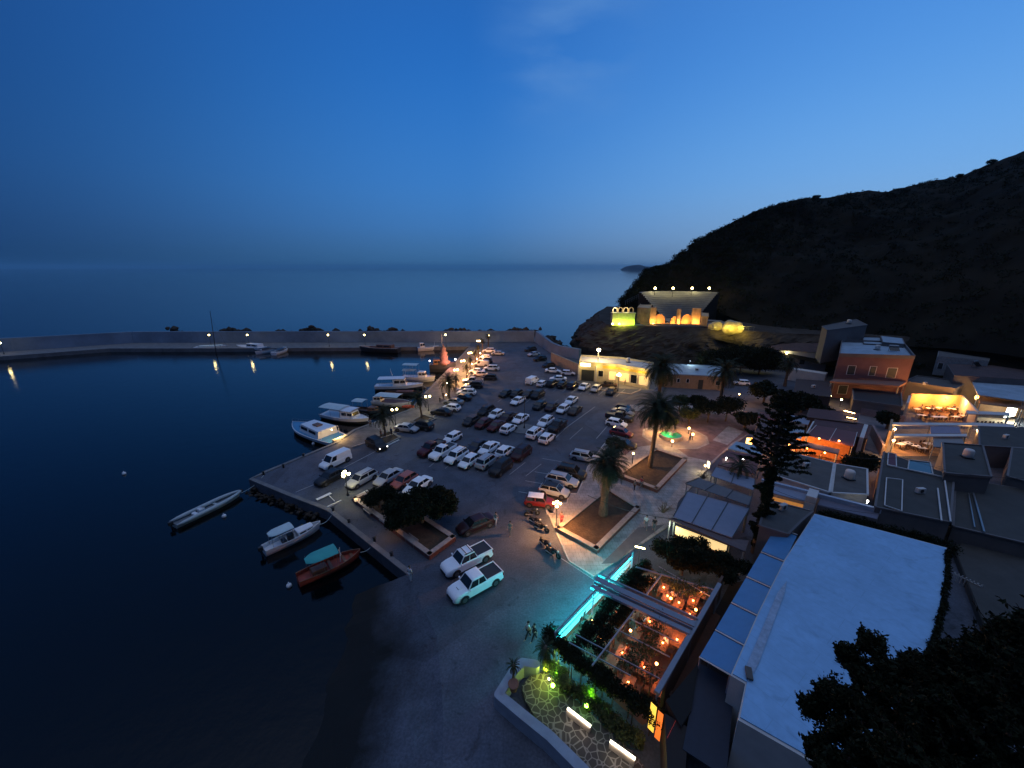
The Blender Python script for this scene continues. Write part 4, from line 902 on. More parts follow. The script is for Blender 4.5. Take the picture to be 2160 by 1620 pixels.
# ================================================================== LAMPS
M_gy = glow('yellow lamp glow', (1, .80, .30), 26); M_gw = glow('warm lamp glow', (1, .62, .22), 26); M_go = glow('orange lamp glow', (1, .40, .10), 18)
M_gwh = glow('white lamp glow', (1, .97, .85), 30)
def street_lamp(px, py, h, label, arms=1, power=180, col=(1, .74, .32), gm=None, z0=0, group='harbour street lamps', r=.17, name='street_lamp', base=True):
    p = P(px, py, z0); gm = gm or M_gy
    t = thing(name, label, 'lamp', p, 0, group)
    b = MB(); b.lathe([(.16, 0), (.16, .25), (.09, .4), (.055, .6), (.045, h-.25)], (0, 0, 0), 8); obj('post', b, M_dmetal, t)
    pts = [(0, 0, h)] if arms == 1 else [(.42*math.cos(2*math.pi*i/arms+.4), .42*math.sin(2*math.pi*i/arms+.4), h-.12) for i in range(arms)]+([(0, 0, h+.25)] if arms == 3 else [])
    a = MB()
    for q in pts:
        if arms > 1: a.tube([(0, 0, h-.5), (q[0]*.6, q[1]*.6, h-.55), (q[0], q[1], q[2]-.12)], .022, 5)
        a.lathe([(.02, 0), (.13, .03), (.03, .12)], (q[0], q[1], q[2]+r*.85), 8); a.lathe([(.05, -.1), (.1, 0)], (q[0], q[1], q[2]-r*.8), 8)
    if arms == 1: a.tube([(0, 0, h-.4), (0, 0, h+r*.85+.06)], .02, 5)
    obj('bracket', a, M_dmetal, t)
    for q in pts: g_ = MB(); g_.ball(q, r, n=8); obj('globe', g_, gm, t, True)
    cz = (0, 0, h-.35-r)
    l = lamp('light', (0.0, -.02, h+.05), power, col, t, r*1.25)
    return t
for x, b_y, hh, lb_ in ((9, 747, 3.9, 'yellow street lamp at the far left end of the breakwater'), (446, 731, 4.4, 'yellow street lamp on the breakwater above the leftmost covered boat'), (526, 731, 4.4, 'yellow street lamp on the breakwater above the white motor yacht'),
        (695, 731, 4.4, 'yellow street lamp alone on the breakwater, left of the long wooden boat'), (771, 731, 4.4, 'yellow street lamp on the breakwater above the long wooden boat'), (941, 731, 4.5, 'yellow street lamp on the breakwater behind the tour ship'), (1031, 727, 3.6, 'yellow street lamp at the end of the promenade under the parapet wall')):
    street_lamp(x, b_y, hh, lb_, 1, 160, (1, .72, .30), group='street lamps on the breakwater', r=.26)
for x, b_y, hh, am, pw, lb_, cl in ((904, 867, 3.3, 2, 420, 'double headed lamp on the promenade between the two slim palms', (1, .85, .45)), (835, 897, 3.3, 2, 420, 'double headed lamp on the promenade right of the near slim palm', (1, .9, .55)),
        (945, 836, 3.2, 1, 420, 'single white lamp under the palm at the middle of the promenade', (1, .75, .5)), (963, 806, 3.4, 2, 3600, 'warm lamp nearest the tour ship on the promenade', (1, .55, .18)), (977, 785, 3.4, 2, 3600, 'warm lamp second from the tour ship along the promenade', (1, .55, .18)),
        (992, 767, 3.5, 2, 3600, 'warm lamp third from the tour ship along the promenade', (1, .55, .18)), (1010, 742, 4.0, 2, 1100, 'warm lamp at the far end of the palm lined promenade', (1, .6, .25)), (734, 1045, 3.2, 3, 330, 'lamp with glowing globes at the planter corner near the silver estate car', (1, .85, .35))):
    street_lamp(x, b_y, hh, lb_, am, pw, cl, group='promenade lamps', r=.2 if pw < 500 else .24, gm=M_gy if pw < 500 else M_gw)
street_lamp(1173, 1117, 3.4, 'warm three globed lamp on the plaza beside the red car with white roof', 3, 4200, (1, .42, .13), M_gw, .13, group='plaza lamps', r=.15)
street_lamp(1303, 826, 4.2, 'three globed lamp in front of the lit taverna', 3, 2000, (1, .58, .22), M_gw, 0, group='plaza lamps', r=.22)
street_lamp(1106, 903, 6.0, 'unlit tall lamp post on the round traffic island in the car park', 1, 0.001, (1, 1, 1), M_metal, .12, group='car park lamps', r=.2)
ti = MB(); c = P(1104, 905, 0); ti.lathe([(2.3, 0), (2.3, .10), (2.2, .13)], c, 20); tag(obj('traffic_island', ti, M_conc), 'round concrete traffic island carrying the tall lamp post in the car park', 'traffic island')
# small garland lights among the promenade palms
for k, (x, y, z) in enumerate(((1018, 752, 2), (1013, 745, 2.2), (996, 768, 1.8), (1008, 735, 2), (985, 790, 1.2), (978, 802, 1.0), (1006, 757, 1.5), (941, 833, .6), (982, 811, .8))):
    p = P(x, y, z); b = MB(); b.ball((0, 0, 0), .16 if k < 6 else .12, n=6); b.lathe([(.03, -z), (.03, -.1)], (0, 0, 0), 5, M_dmetal); b.mats[0] = b.mats[0]
    t = thing('garden_light', 'small warm bollard light among the promenade palms', 'lamp', p, 0, 'small bollard lights among the promenade palms')
    g_ = MB(); g_.ball((0, 0, 0), .15, n=6); obj('bulb', g_, M_gw, t); g_ = MB(); g_.lathe([(.04, -z), (.04, -.12)], (0, 0, 0), 6); obj('post', g_, M_dmetal, t)
    if k < 7: lamp('light', (0, 0, .25), 800, (1, .36, .12), t, .16)
# ================================================================== TREES
def frond(mb, ln, az, el, droop, w=.55, seg=9, m=None, ml=26, g=random):
    pts = []; p = Vector((0, 0, 0)); e = el; st = ln/seg
    for i in range(seg+1):
        pts.append(p.copy()); p = p+Vector((math.cos(az)*math.cos(e), math.sin(az)*math.cos(e), math.sin(e)))*st; e -= droop/seg*(1+i*.12)
    side = Vector((-math.sin(az), math.cos(az), 0)); vs = []; fs = []
    for i in range(ml):
        t = (i+1)/(ml+1); k = min(int(t*seg), seg-1); f = t*seg-k; q = pts[k].lerp(pts[k+1], f); d = (pts[k+1]-pts[k]).normalized()
        l = w*math.sin(math.pi*min(1, t*.85+.15))**.6*g.uniform(.85, 1.1); up = side.cross(d).normalized()
        for s in (-1, 1):
            tip = q+side*s*l*.80+d*l*.62-up*(.12*l)+Vector((0, 0, -.18*l)); bw = d*.034*ln/2.5
            o = len(vs); vs += [q-bw, q+bw, tip]; fs.append((o, o+1, o+2))
    mb.add(vs, fs, m); mb.tube(pts, [.035*(1-i/(seg+1))+.006 for i in range(seg+1)], 3, m, cap=False)
def palm(px, py, h, rad, label, lean=(0, 0), tr=.2, nf=46, ln=None, skirt=0, seed=0, name='palm_tree', group='palm trees', sr=None, z0=0, w=.5):
    p = P(px, py, z0); g = random.Random(seed); t = thing(name, label, 'palm tree', p, g.random()*6, group); ln = ln or rad*1.12
    ct = Vector((lean[0], lean[1], h)); tm = MB(); ps = []; rr = []
    rot = Matrix.Rotation(-t.rotation_euler.z, 3, 'Z'); ct = rot @ ct
    for i in range(15):
        u = i/14; ps.append((ct.x*u**1.4, ct.y*u**1.4, ct.z*u)); rr.append(tr*(1.35-.45*u if u < .15 else (1.05-.15*u)+.05*(i % 2)))
    tm.tube(ps, rr, 10); obj('trunk', tm, M_bark, t)
    bs_ = MB(); bs_.ball(ct, tr*1.7, n=8, sc=(1, 1, 1.3)); obj('trunk_boss', bs_, M_bark, t)
    cm_ = MB()
    for i in range(nf):
        el = R(80)-R(112)*(i/nf)**.95; az = i*2.399+g.uniform(-.2, .2); sub = MB(); frond(sub, ln*g.uniform(.88, 1.08), az, el, R(75)*g.uniform(.7, 1.1), w*ln/2.6, g=g)
        cm_.add([Vector(v)+ct for v in sub.v], sub.f)
    obj('crown', cm_, M_palmleaf, t)
    if skirt:
        sk = MB()
        for i in range(int(skirt*26)):
            sub = MB(); az = i*2.399; frond(sub, (sr or ln*.8)*g.uniform(.7, 1.1), az, R(-38)-R(30)*g.random(), R(38), w*.7, g=g); dz = -g.random()*skirt
            sk.add([Vector(v)+ct+Vector((0, 0, dz)) for v in sub.v], sub.f)
        obj('dead_fronds', sk, M_deadleaf, t)
    return t
palm(1371, 985, 9.0, 3.5, 'tall dark palm with a straight trunk standing in the far plaza planter', tr=.30, nf=96, skirt=1.2, seed=1, sr=2.0, z0=.5, lean=(.4, 0))
palm(1387, 862, 8.8, 4.2, 'large palm with a lit underside in front of the taverna, behind the tall dark palm', tr=.34, nf=96, skirt=1.6, seed=2, sr=2.8)
palm(1272, 1085, 6.5, 2.5, 'bushy palm with a thick trunk and hanging dead skirt in the near plaza planter', tr=.42, nf=100, skirt=2.6, seed=3, sr=2.1, z0=.5, lean=(.2, .2))
palm(1292, 1010, 5.0, 1.9, 'smaller bushy palm close behind the thick trunked palm by the parked cars', tr=.3, nf=56, skirt=.8, seed=4, sr=1.5)
palm(1516, 868, 8.6, 3.7, 'dark palm behind the fountain trees in front of the low ochre building', tr=.32, nf=60, skirt=1.2, seed=5, sr=2.3)
palm(813, 920, 3.9, 2.5, 'slim palm in the square kerbed bed nearest the white panel van', tr=.17, nf=44, skirt=.5, seed=6, sr=1.6, lean=(-.2, .3))
palm(890, 882, 3.9, 2.3, 'slim palm with a flared base in the middle of the promenade', tr=.17, nf=40, skirt=.4, seed=7, sr=1.4, lean=(-.5, .3))
palm(948, 842, 4.2, 2.9, 'spreading palm beside the single white lamp on the promenade', tr=.2, nf=50, skirt=.5, seed=8, sr=1.6)
for k, (x, y, h, lb_) in enumerate(((962, 815, 2.2, 'short lamplit palm nearest the white saloon of the promenade row'), (985, 800, 3.4, 'lamplit palm beside the silver pickup of the promenade row'), (992, 783, 3.4, 'lamplit palm beside the warm lamp second from the tour ship'), (1003, 768, 3.6, 'lamplit palm beside the black suv of the promenade row'), (1009, 755, 3.6, 'lamplit palm fourth from the near end of the garland'), (1018, 742, 3.8, 'lamplit palm next to the far end of the promenade row'), (1030, 733, 4.2, 'farthest palm of the promenade under the parapet lamp'))):
    palm(x, y, h, 1.5, lb_, tr=.16, nf=30, skirt=.3, seed=20+k, sr=1.0)
palm(1655, 815, 6.0, 2.8, 'dark palm in front of the white bungalow with red roof', tr=.3, nf=50, skirt=.8, seed=40)
palm(1560, 1000, 1.2, 2.2, 'low palm crown poking over the grey flat roof by the pine trunk', tr=.2, nf=30, seed=41, z0=3.2)
palm(1083, 1432, 1.2, .55, 'small spiky potted palm on the white terrace wall', tr=.08, nf=26, seed=42, z0=1.0, group='terrace plants')
palm(1150, 1420, 2.3, .95, 'small palm glowing yellow green at the corner of the crazy paved terrace', tr=.14, nf=34, skirt=.8, sr=.7, seed=43, group='terrace plants')
# spindly plants on the planter walls
def spindly(px, py, z0, r, label, seed):
    p = P(px, py, z0); g = random.Random(seed); t = thing('spiky_shrub', label, 'shrub', p, 0, 'spindly leafless shrubs')
    b = MB()
    for i in range(34):
        a = g.uniform(0, 6.28); e = g.uniform(.1, 1.4); l = r*g.uniform(.5, 1.1); q = Vector((math.cos(a)*math.cos(e), math.sin(a)*math.cos(e), math.sin(e)))*l
        k = q*.6+Vector((g.uniform(-.1, .1), g.uniform(-.1, .1), .15*l)); b.tube([(0, 0, 0), k, q], [.03, .02, .006], 4)
        for j in range(3): b.tube([k, k+Vector((g.uniform(-1, 1), g.uniform(-1, 1), g.uniform(-.3, 1)))*l*.3], [.012, .004], 3)
    obj('branches', b, M_bark, t)
spindly(1398, 1082, 2.6, 1.5, 'spindly dark shrub above the striped awning, beside the walking couple', 1)
spindly(1482, 1010, 2.6, 1.3, 'spindly dark shrub at the corner of the blue canopy roofs', 2)
def tree(px, py, h, lobes, label, n=5000, leaf=.2, tr=.2, m=None, seed=0, name='leafy_tree', group=None, z0=0, cat='tree', shell=.45):
    p = P(px, py, z0); t = thing(name, label, cat, p, 0, group); g = random.Random(seed)
    tm = MB(); tm.tube([(0, 0, -.2), (.05, .03, h*.3), (0, 0, h*.62)], [tr*1.3, tr, tr*.6], 8)
    for l in lobes[:7]:
        c = Vector(l[0]); s = Vector((0, 0, h*.35)); tm.tube([s, s.lerp(c, .5)+Vector((0, 0, -.1)), c], [tr*.6, tr*.4, tr*.12], 6)
    obj('trunk', tm, M_bark, t); o = link(bpy.data.objects.new('crown', foliage(lobes, n, leaf, m or M_leafdark, seed, shell))); o.parent = t; return t
def blobs(seed, n, ext, r, z0):
    g = random.Random(seed); out = []
    for i in range(n):
        a = g.uniform(0, 6.28); q = g.random()**.6; out.append(((ext[0]*q*math.cos(a), ext[1]*q*math.sin(a), z0+g.uniform(-1, 1)*ext[2]*(1-q*.5)), (r*g.uniform(.7, 1.25),)*2+(r*g.uniform(.55, .95),)))
    return out
# tree group in the quay planter
tree(890, 1102, 3.4, blobs(1, 30, (3.6, 2.4, .7), 1.0, 2.4), 'wide dark tree filling the stone planter beside the pickups', 22000, .17, .2, seed=1, group='trees in the quay planter', z0=.4)
tree(838, 1128, 3.0, blobs(2, 10, (1.1, 1.0, .5), .8, 2.3), 'smaller tree with a visible trunk at the water side of the stone planter', 5000, .16, .12, seed=2, group='trees in the quay planter')
tree(800, 1070, 2.4, blobs(3, 12, (1.7, 1.2, .4), .75, 1.6), 'low spreading tree at the lamp end of the stone planter', 6000, .16, .12, seed=3, group='trees in the quay planter', z0=.4)
tree(930, 1078, 2.8, blobs(4, 9, (1.3, 1.0, .5), .8, 2.0), 'bushy tree at the car park end of the stone planter', 5000, .16, .12, seed=4, group='trees in the quay planter', z0=.4)
# fountain court trees
for k, (x, y, h, ex, r, lb_) in enumerate(((1412, 906, 2.6, 1.0, .9, 'round clipped tree just behind the fountain basin'), (1452, 896, 2.8, 1.3, 1.0, 'round tree to the right behind the fountain'), (1395, 880, 3.0, 1.4, 1.0, 'leafy tree to the left behind the fountain court'), (1432, 868, 3.0, 1.3, 1.0, 'leafy tree at the back of the fountain court'),
        (1492, 892, 4.0, 2.2, 1.3, 'broad dark tree right of the fountain court'), (1530, 890, 4.5, 2.0, 1.4, 'broad dark tree below the dark palm'), (1468, 872, 3.4, 1.5, 1.1, 'leafy tree between the fountain and the dark palm'))):
    tree(x, y, h, blobs(10+k, 9, (ex, ex, .5), r, h*.8), lb_, 4200, .17, .12, m=M_leaf if k < 4 else M_leafdark, seed=10+k, group='trees round the fountain court')
tree(1436, 1212, 3.8, blobs(30, 24, (2.1, 1.7, .8), .9, 2.6), 'dense black bush tree between the striped awning and the pergola', 19000, .13, .15, seed=30)
tree(1518, 1236, 3.4, blobs(31, 18, (1.8, 1.4, .7), .8, 2.1), 'dark tree right of the dense bush, next to the pine trunk', 12000, .13, .12, seed=31)
tree(1800, 1012, 3.8, blobs(32, 14, (1.5, 1.5, .8), 1.1, 2.9), 'round dark tree beside the orange lit restaurant', 9000, .15, .15, seed=32)
tree(1298, 952, 2.6, blobs(33, 8, (1.0, .9, .4), .8, 1.6), 'round dark shrub in front of the bright red hatchback', 4000, .14, .1, seed=33)
for k, (x, y, h, ex, r, lb_) in enumerate(((1500, 790, 7.0, 3.0, 1.9, 'dark tree rising behind the low ochre building'), (1560, 788, 9, 3.6, 2.2, 'tall black tree mass behind the dark palm'), (1600, 790, 8, 3.0, 2.0, 'black tree left of the white bungalow'), (1610, 850, 4.5, 2.4, 1.6, 'dark tree on the side street behind the white small car'), (1650, 875, 4.0, 2.0, 1.4, 'dark tree beside the pine crown, right of the side street'), (1690, 870, 3.8, 2.0, 1.4, 'low dark tree by the maroon roof'),
        (1570, 905, 3.2, 1.6, 1.1, 'dark shrubby tree at the edge of the red paving'), (1735, 895, 3.2, 1.6, 1.1, 'dark tree behind the orange lit restaurant'), (1870, 905, 3.0, 1.3, 1.0, 'dark bushy tree on the lane left of the lit terrace'), (1915, 800, 5.0, 2.0, 1.3, 'dark tree behind the flat roof right of the pink house'), (1975, 790, 5.0, 2.4, 1.4, 'dark tree in front of the old hipped roof house'))):
    tree(x, y, h, blobs(50+k, 22 if k < 3 else 12, (ex*1.25, ex*.9, h*.30) if k < 3 else (ex, ex*.8, h*.16), r*1.25 if k < 3 else r, h*.55 if k < 3 else h*.72), lb_, 15000 if k < 3 else 6000, .27, .2, seed=50+k, group='dark trees at the foot of the cliff' if k < 3 else 'dark trees along the side street')
# trees standing out on the ridge
for k, (i, r, lb_) in enumerate(((Qy(1722, 414, 206), 1.3, 'lone round bush on the ridge above the theatre'), (Qy(2092, 339, 214), 1.5, 'wind bent bush on the ridge near the right edge'), (Qy(2024, 369, 218), 1.2, 'small bush on the ridge left of the wind bent bush'), (Qy(1893, 403, 219), 1.1, 'low bush on the ridge in the middle of the skyline'), (Qy(1592, 447, 192), 1.0, 'small bush at the left end of the ridge skyline'))):
    t = thing('ridge_bush', lb_, 'bush', i-Vector((0, 0, 1.3)), 0, 'bushes on the ridge'); b = MB(); b.tube([(0, 0, -.6), (.1, 0, .6)], [.12, .08], 5); obj('trunk', b, M_bark, t)
    o = link(bpy.data.objects.new('crown', foliage([((0, 0, 1.0), (r*1.2, r, r*.7)), ((r*.9, 0, 1.3), (r*.7, r*.7, r*.4)), ((-r*.8, 0, .7), (r*.6, r*.6, r*.4))], 700, .25, M_leafdark, 70+k))); o.parent = t
# Norfolk pine
pp = P(1592, 1166, 0); t = thing('norfolk_pine', 'very tall Norfolk pine with tiers of level branches and a shaggy trunk', 'pine tree', pp)
tm = MB(); HT = 17.5; lean = Vector((.35, .5, 0))
tm.tube([lean*(i/10)+Vector((0, 0, HT*i/10)) for i in range(11)], [.42-.037*i for i in range(11)], 10); obj('trunk', tm, M_bark, t)
g = random.Random(5); lob = []; br = MB()
for k in range(11):
    z = 9.8+k*.74; rad = (3.2*(1-(k/11)**1.4)+.4)*g.uniform(.85, 1.1)
    for j in range(7):
        a = j*math.pi*2/7+k*.7+g.uniform(-.15, .15); r = rad*g.uniform(.65, 1.1)
        e = Vector((math.cos(a)*r, math.sin(a)*r, .25+.1*r)); s = lean*(z/HT)+Vector((0, 0, z)); mid = e*.5-Vector((0, 0, .15)); br.tube([s, s+mid, s+e], [.08, .05, .02], 5)
        for q in range(int(4+r*2.2)):
            u = .22+.8*q/(4+r*2.2); c = s+e*u-Vector((0, 0, .15*math.sin(math.pi*u))); lob.append((tuple(c+Vector((g.uniform(-.15, .15), g.uniform(-.15, .15), .05))), (.26, .26, .12)))
obj('branches', br, M_bark, t); o = link(bpy.data.objects.new('crown', foliage(lob, 30000, .10, M_leafdark, 90, .2))); o.parent = t
lob = [((lean.x*z/HT, lean.y*z/HT, z), (.45+.12*math.sin(z*3), .45, .4)) for z in [1.0+.45*i for i in range(20)]]
for i in range(26):
    z = 1.5+i*.33; a = g.uniform(0, 6.28); r = g.uniform(.6, 1.2); lob.append(((math.cos(a)*r*.8, math.sin(a)*r*.8, z), (.3, .3, .14)))
o = link(bpy.data.objects.new('trunk_shoots', foliage(lob, 14000, .14, M_leafdark, 91, .5))); o.parent = t
# foreground tree, seen from above at the right bottom corner
def fg_tree(name, label, tops, zr, seed):
    # tops: list of (px, py, distance, radius) branch heads
    base = P(1960, 1720, 6.0); t = thing(name, label, 'tree', (base.x, base.y, 0)); g = random.Random(seed); UPV = Vector((0, 0, 1)); lob = []; br = MB()
    for (x, y, dist, r) in tops:
        u = (x-1080)/FOC; v = (y-810)/FOC; d = Vector((u, CP-v*SP, -(SP+v*CP))).normalized(); c = Vector((0, 0, HGT))+d*dist; c -= t.location
        root = Vector((c.x*.55, c.y*.55, c.z-4)); mid = c*.6+root*.4; br.tube([root, mid+Vector((0, 0, -.5)), c], [.14, .07, .02], 5)
        dirv = (c-root).normalized()
        for k in range(26):
            a = g.uniform(0, 1.0)**.8; q = c-dirv*(a*r*2.9+.15*r); s = r*(.04+.46*a); off = Vector((g.uniform(-1, 1), g.uniform(-1, 1), g.uniform(-.5, .5)))*s
            w_ = .045+.06*g.random()+.06*a; lob.append((tuple(q+off), (w_, w_, w_*g.uniform(1.6, 3.2))))
        for k in range(7):
            dv = (Vector((g.uniform(-1, .5), g.uniform(-.3, .9), g.uniform(.1, 1.0)))).normalized(); s0 = c-dirv*g.uniform(.1, 1.8)*r; ln_ = r*g.uniform(.5, 1.15)
            for i in range(9): q = s0+dv*ln_*i/8; w_ = .075*(1-i/10); lob.append((tuple(q), (w_, w_, w_)))
            br.tube([s0, s0+dv*ln_], [.015, .004], 3)
    tm = MB(); tm.tube([(0, 0, 0), (0, 0, 6), (0, 0, 14)], [.5, .4, .25], 8); obj('trunk', tm, M_bark, t); obj('branches', br, mat('dark twigs', (.02, .015, .012), .95, spec=.05), t)
    o = link(bpy.data.objects.new('crown', foliage(lob, 150000, .045, M_leafdark, seed, .2))); o.parent = t; return t
tops = [(1815, 1345, 12.5, .40), (1768, 1372, 12.3, .30), (1852, 1400, 12, .42), (1722, 1458, 12, .30), (1695, 1488, 11.8, .26), (1752, 1470, 11.5, .36), (1800, 1425, 11.8, .42), (1880, 1425, 11.5, .35), (1702, 1580, 11.2, .30), (1745, 1545, 11, .38), (1815, 1500, 11, .5), (1912, 1398, 11.5, .35), (1985, 1392, 11, .5), (1895, 1480, 10.5, .55),
        (2060, 1375, 10.8, .6), (2130, 1352, 10.5, .65), (2200, 1330, 10, .8), (1980, 1475, 10, .7), (2080, 1460, 9.8, .8), (2180, 1440, 9.5, .9), (1850, 1590, 10, .6), (1930, 1570, 9.8, .7), (2030, 1560, 9.5, .8), (2130, 1550, 9, .9), (1790, 1600, 10.2, .45), (1730, 1632, 10.6, .32), (1880, 1660, 9.5, .8), (2000, 1660, 9, .9), (2120, 1660, 9, 1), (1945, 1425, 11, .5), (2030, 1410, 10.8, .55), (2100, 1410, 10.5, .6), (2165, 1385, 10.2, .7), (1840, 1450, 11.2, .45)]
fg_tree('leafy_tree', 'big black tree in the bottom right foreground covering the white roof corner', tops, 0, 99)
# ================================================================== TOWN
M_wallw = mat('white render', (.50, .49, .47), .85, var=.12, scale=.8, bump=.1)
M_wallpink = mat('pink render', (.16, .078, .082), .85, var=.15, scale=.8)
M_wallochre = mat('ochre render', (.36, .24, .14), .85, var=.2, scale=1)
M_wallgrey = mat('grey render', (.125, .115, .115), .85, var=.15, scale=.7)
M_roofgrey = mat('grey flat roof', (.085, .077, .07), .85, var=.25, scale=.7)
M_roofblue = mat('pale blue roof', (.26, .34, .40), .7, var=.2, scale=.5)
M_rooftile = brickmat('dark roof tiles', (.085, .04, .033), (.06, .032, .028), (.03, .02, .02), .3, .25)
M_blueaw = mat('blue awning canvas', (.045, .20, .42), .8, var=.08, scale=1)
M_fabgrey = mat('grey awning canvas', (.21, .235, .30), .8, var=.07, scale=1.2)
M_maroon = mat('maroon awning canvas', (.13, .05, .05), .8, var=.1, scale=1)
M_floor = mat('terracotta floor', (.11, .04, .018), .7, var=.2, scale=2)
M_shut = mat('dark shutter', (.03, .035, .035), .6, var=.2)
M_shed = mat('tarred boards', (.02, .013, .01), .85, var=.3, scale=2)
M_brown = mat('brown wood', (.10, .055, .035), .7, var=.3, scale=2)
def ccw(p):
    ar = sum(p[i][0]*p[(i+1) % len(p)][1]-p[(i+1) % len(p)][0]*p[i][1] for i in range(len(p)))
    return p if ar > 0 else p[::-1]
def edge_quad(mb, a, b, t0, t1, z0, z1, off, m=None, centre=None, th=.06):
    a, b = Vector((*a, 0)), Vector((*b, 0)); d = (b-a); n = Vector((d.y, -d.x, 0)).normalized()
    if centre is not None and n.dot(Vector((*centre, 0))-a) > 0: n = -n
    p, q = a+d*t0+n*(off-th/2), a+d*t1+n*(off-th/2)
    return mb.beam(p+Vector((0, 0, (z0+z1)/2)), q+Vector((0, 0, (z0+z1)/2)), th, z1-z0, m)
def building(name, label, px, zt, zb, wall, roof, par=.35, wins=(), cat='building', group=None, pw=.2, roofname='roof', parm=None, pxz=None):
    pts = [P2(x, y, pxz if pxz is not None else zt) for x, y in px]; cx = sum(p[0] for p in pts)/len(pts); cy = sum(p[1] for p in pts)/len(pts)
    t = thing(name, label, cat, (cx, cy, zb), 0, group); loc = [(p[0]-cx, p[1]-cy) for p in pts]; h = zt-zb
    obj('wall', MB().prism(loc, 0, h-.02), wall, t)
    rl = MB(); ins = [(x*.985, y*.985) for x, y in loc]; rl.prism(ins, h-.015, h+.06); obj(roofname, rl, roof, t)
    if par:
        pb = MB()
        for i in range(len(loc)):
            a, b = loc[i], loc[(i+1) % len(loc)]; pb.beam((*a, h+par/2-.04), (*b, h+par/2-.04), pw, par+.06)
        obj('parapet', pb, parm or wall, t)
    for w in wins:
        e, t0, t1, z0, z1, m, nm_ = w; a, b = loc[e], loc[(e+1) % len(loc)]
        fr = MB(); edge_quad(fr, a, b, t0-.008, t1+.008, z0-.06, z1+.06, .02, centre=(0, 0)); f = obj(nm_, fr, M_white if nm_ == 'window' else m, t)
        if nm_ == 'window': g_ = MB(); edge_quad(g_, a, b, t0, t1, z0, z1, .05, centre=(0, 0)); obj('pane', g_, m, f)
    return t, loc, h
def canopy(name, label, px, z, m, th=.12, posts=True, cat='awning', group=None, beams=0, bm=None, zs=None):
    zz = zs or [z]*len(px); pts = [P(x, y, q) for (x, y), q in zip(px, zz)]; c = sum(pts, Vector())/len(pts); c.z = 0
    t = thing(name, label, cat, c, 0, group); q = [p-c for p in pts]; n = len(q); b = MB()
    b.add(q+[p-Vector((0, 0, th)) for p in q], [tuple(range(n)), tuple(range(n, 2*n))[::-1]]+[(i, (i+1) % n, (i+1) % n+n, i+n) for i in range(n)]); obj('cover', b, m, t)
    if posts:
        for p in q: pb = MB(); pb.beam((p.x*.96, p.y*.96, 0.0), (p.x*.96, p.y*.96, p.z-th), .10); obj('post', pb, M_greypaint, t)
    if beams and n == 4:
        bb = MB()
        for i in range(beams+1):
            u = i/beams; bb.beam(q[0].lerp(q[1], u)+Vector((0, 0, .05)), q[3].lerp(q[2], u)+Vector((0, 0, .05)), .07, .06)
        obj('frame_bars', bb, bm or M_greypaint, t)
    return t, q
# taverna with glowing front
M_lit = glow('lit window glow', (1, .70, .28), .75)
tv, tl, th_ = building('taverna', 'long low cream taverna brilliantly lit below the cliff', [(1222, 766), (1303, 772), (1372, 783), (1378, 768), (1310, 757), (1226, 752)], 4.6, 0, mat('cream render', (.60, .53, .34), .8, var=.12), M_wallw, .5,
   wins=[(0, .52, .64, 1.5, 3.0, M_glass, 'window'), (0, .80, .96, .9, 3.0, M_lit, 'window'), (1, .10, .38, .9, 3.0, M_lit, 'window'), (1, .44, .62, .9, 3.0, M_glass, 'window'), (1, .70, .95, .9, 3.0, M_lit, 'window'), (0, .08, .40, .05, 2.9, M_shut, 'gateway')])
sg = MB(); a, b = tl[0], tl[1]; edge_quad(sg, a, b, .04, .30, 3.9, 4.75, .16, centre=(0, 0), th=.25); obj('sign_panel', sg, glow('sign glow', (.95, 1, .72), 2.6), tv)
sg = MB(); edge_quad(sg, a, b, .62, .99, 3.75, 4.45, .16, centre=(0, 0), th=.2); edge_quad(sg, tl[1], tl[2], .0, .98, 3.75, 4.35, .16, centre=(0, 0), th=.2); obj('fascia', sg, mat('yellow fascia', (.75, .52, .08), .6), tv)
pb = MB(); edge_quad(pb, a, b, -.02, .03, 0, 4.2, .4, centre=(0, 0), th=.5); edge_quad(pb, a, b, .44, .48, 0, 4.2, .3, centre=(0, 0), th=.4); obj('pillar', pb, M_wallw, tv)
for u, e in ((.1, 0), (.5, 0), (.85, 0), (.25, 1), (.75, 1)):
    a, b = Vector((*tl[e], 0)), Vector((*tl[e+1], 0)); q = a.lerp(b, u); n = Vector(((b-a).y, -(b-a).x, 0)).normalized(); n = n if n.dot(q) > 0 else -n
    lamp('wall_light', q+n*1.3+Vector((0, 0, 4.3)), 150, (1, .68, .20), tv, .12)
pf = P(1259, 797, 0); t = thing('floodlight_mast', 'tall floodlight mast blazing above the taverna gateway', 'floodlight', pf); b = MB(); b.lathe([(.14, 0), (.08, 7.6)], (0, 0, 0), 8); obj('pole', b, M_wallw, t)
b = MB(); b.box((0, -.3, 7.75), (.8, .3, .5)); obj('lamp_head', b, glow('flood glow', (1, .86, .45), 60), t); lamp('light', (0, -.9, 7.9), 1300, (1, .68, .24), t, .25); lamp('light', (0, 1.2, 8.0), 900, (1, .66, .26), t, .25)
rw = MB(); a = P2(1163, 764); b_ = P2(1220, 791); rw.beam((*a, 1.5), (*b_, 1.5), .4, 3.0); rw.beam((*a, 3.04), (*b_, 3.04), .55, .12)
tag(obj('retaining_wall', rw, mat('beige wall', (.30, .25, .18), .85, var=.2, scale=.7)), 'beige retaining wall running from the car park corner to the taverna gateway', 'wall')
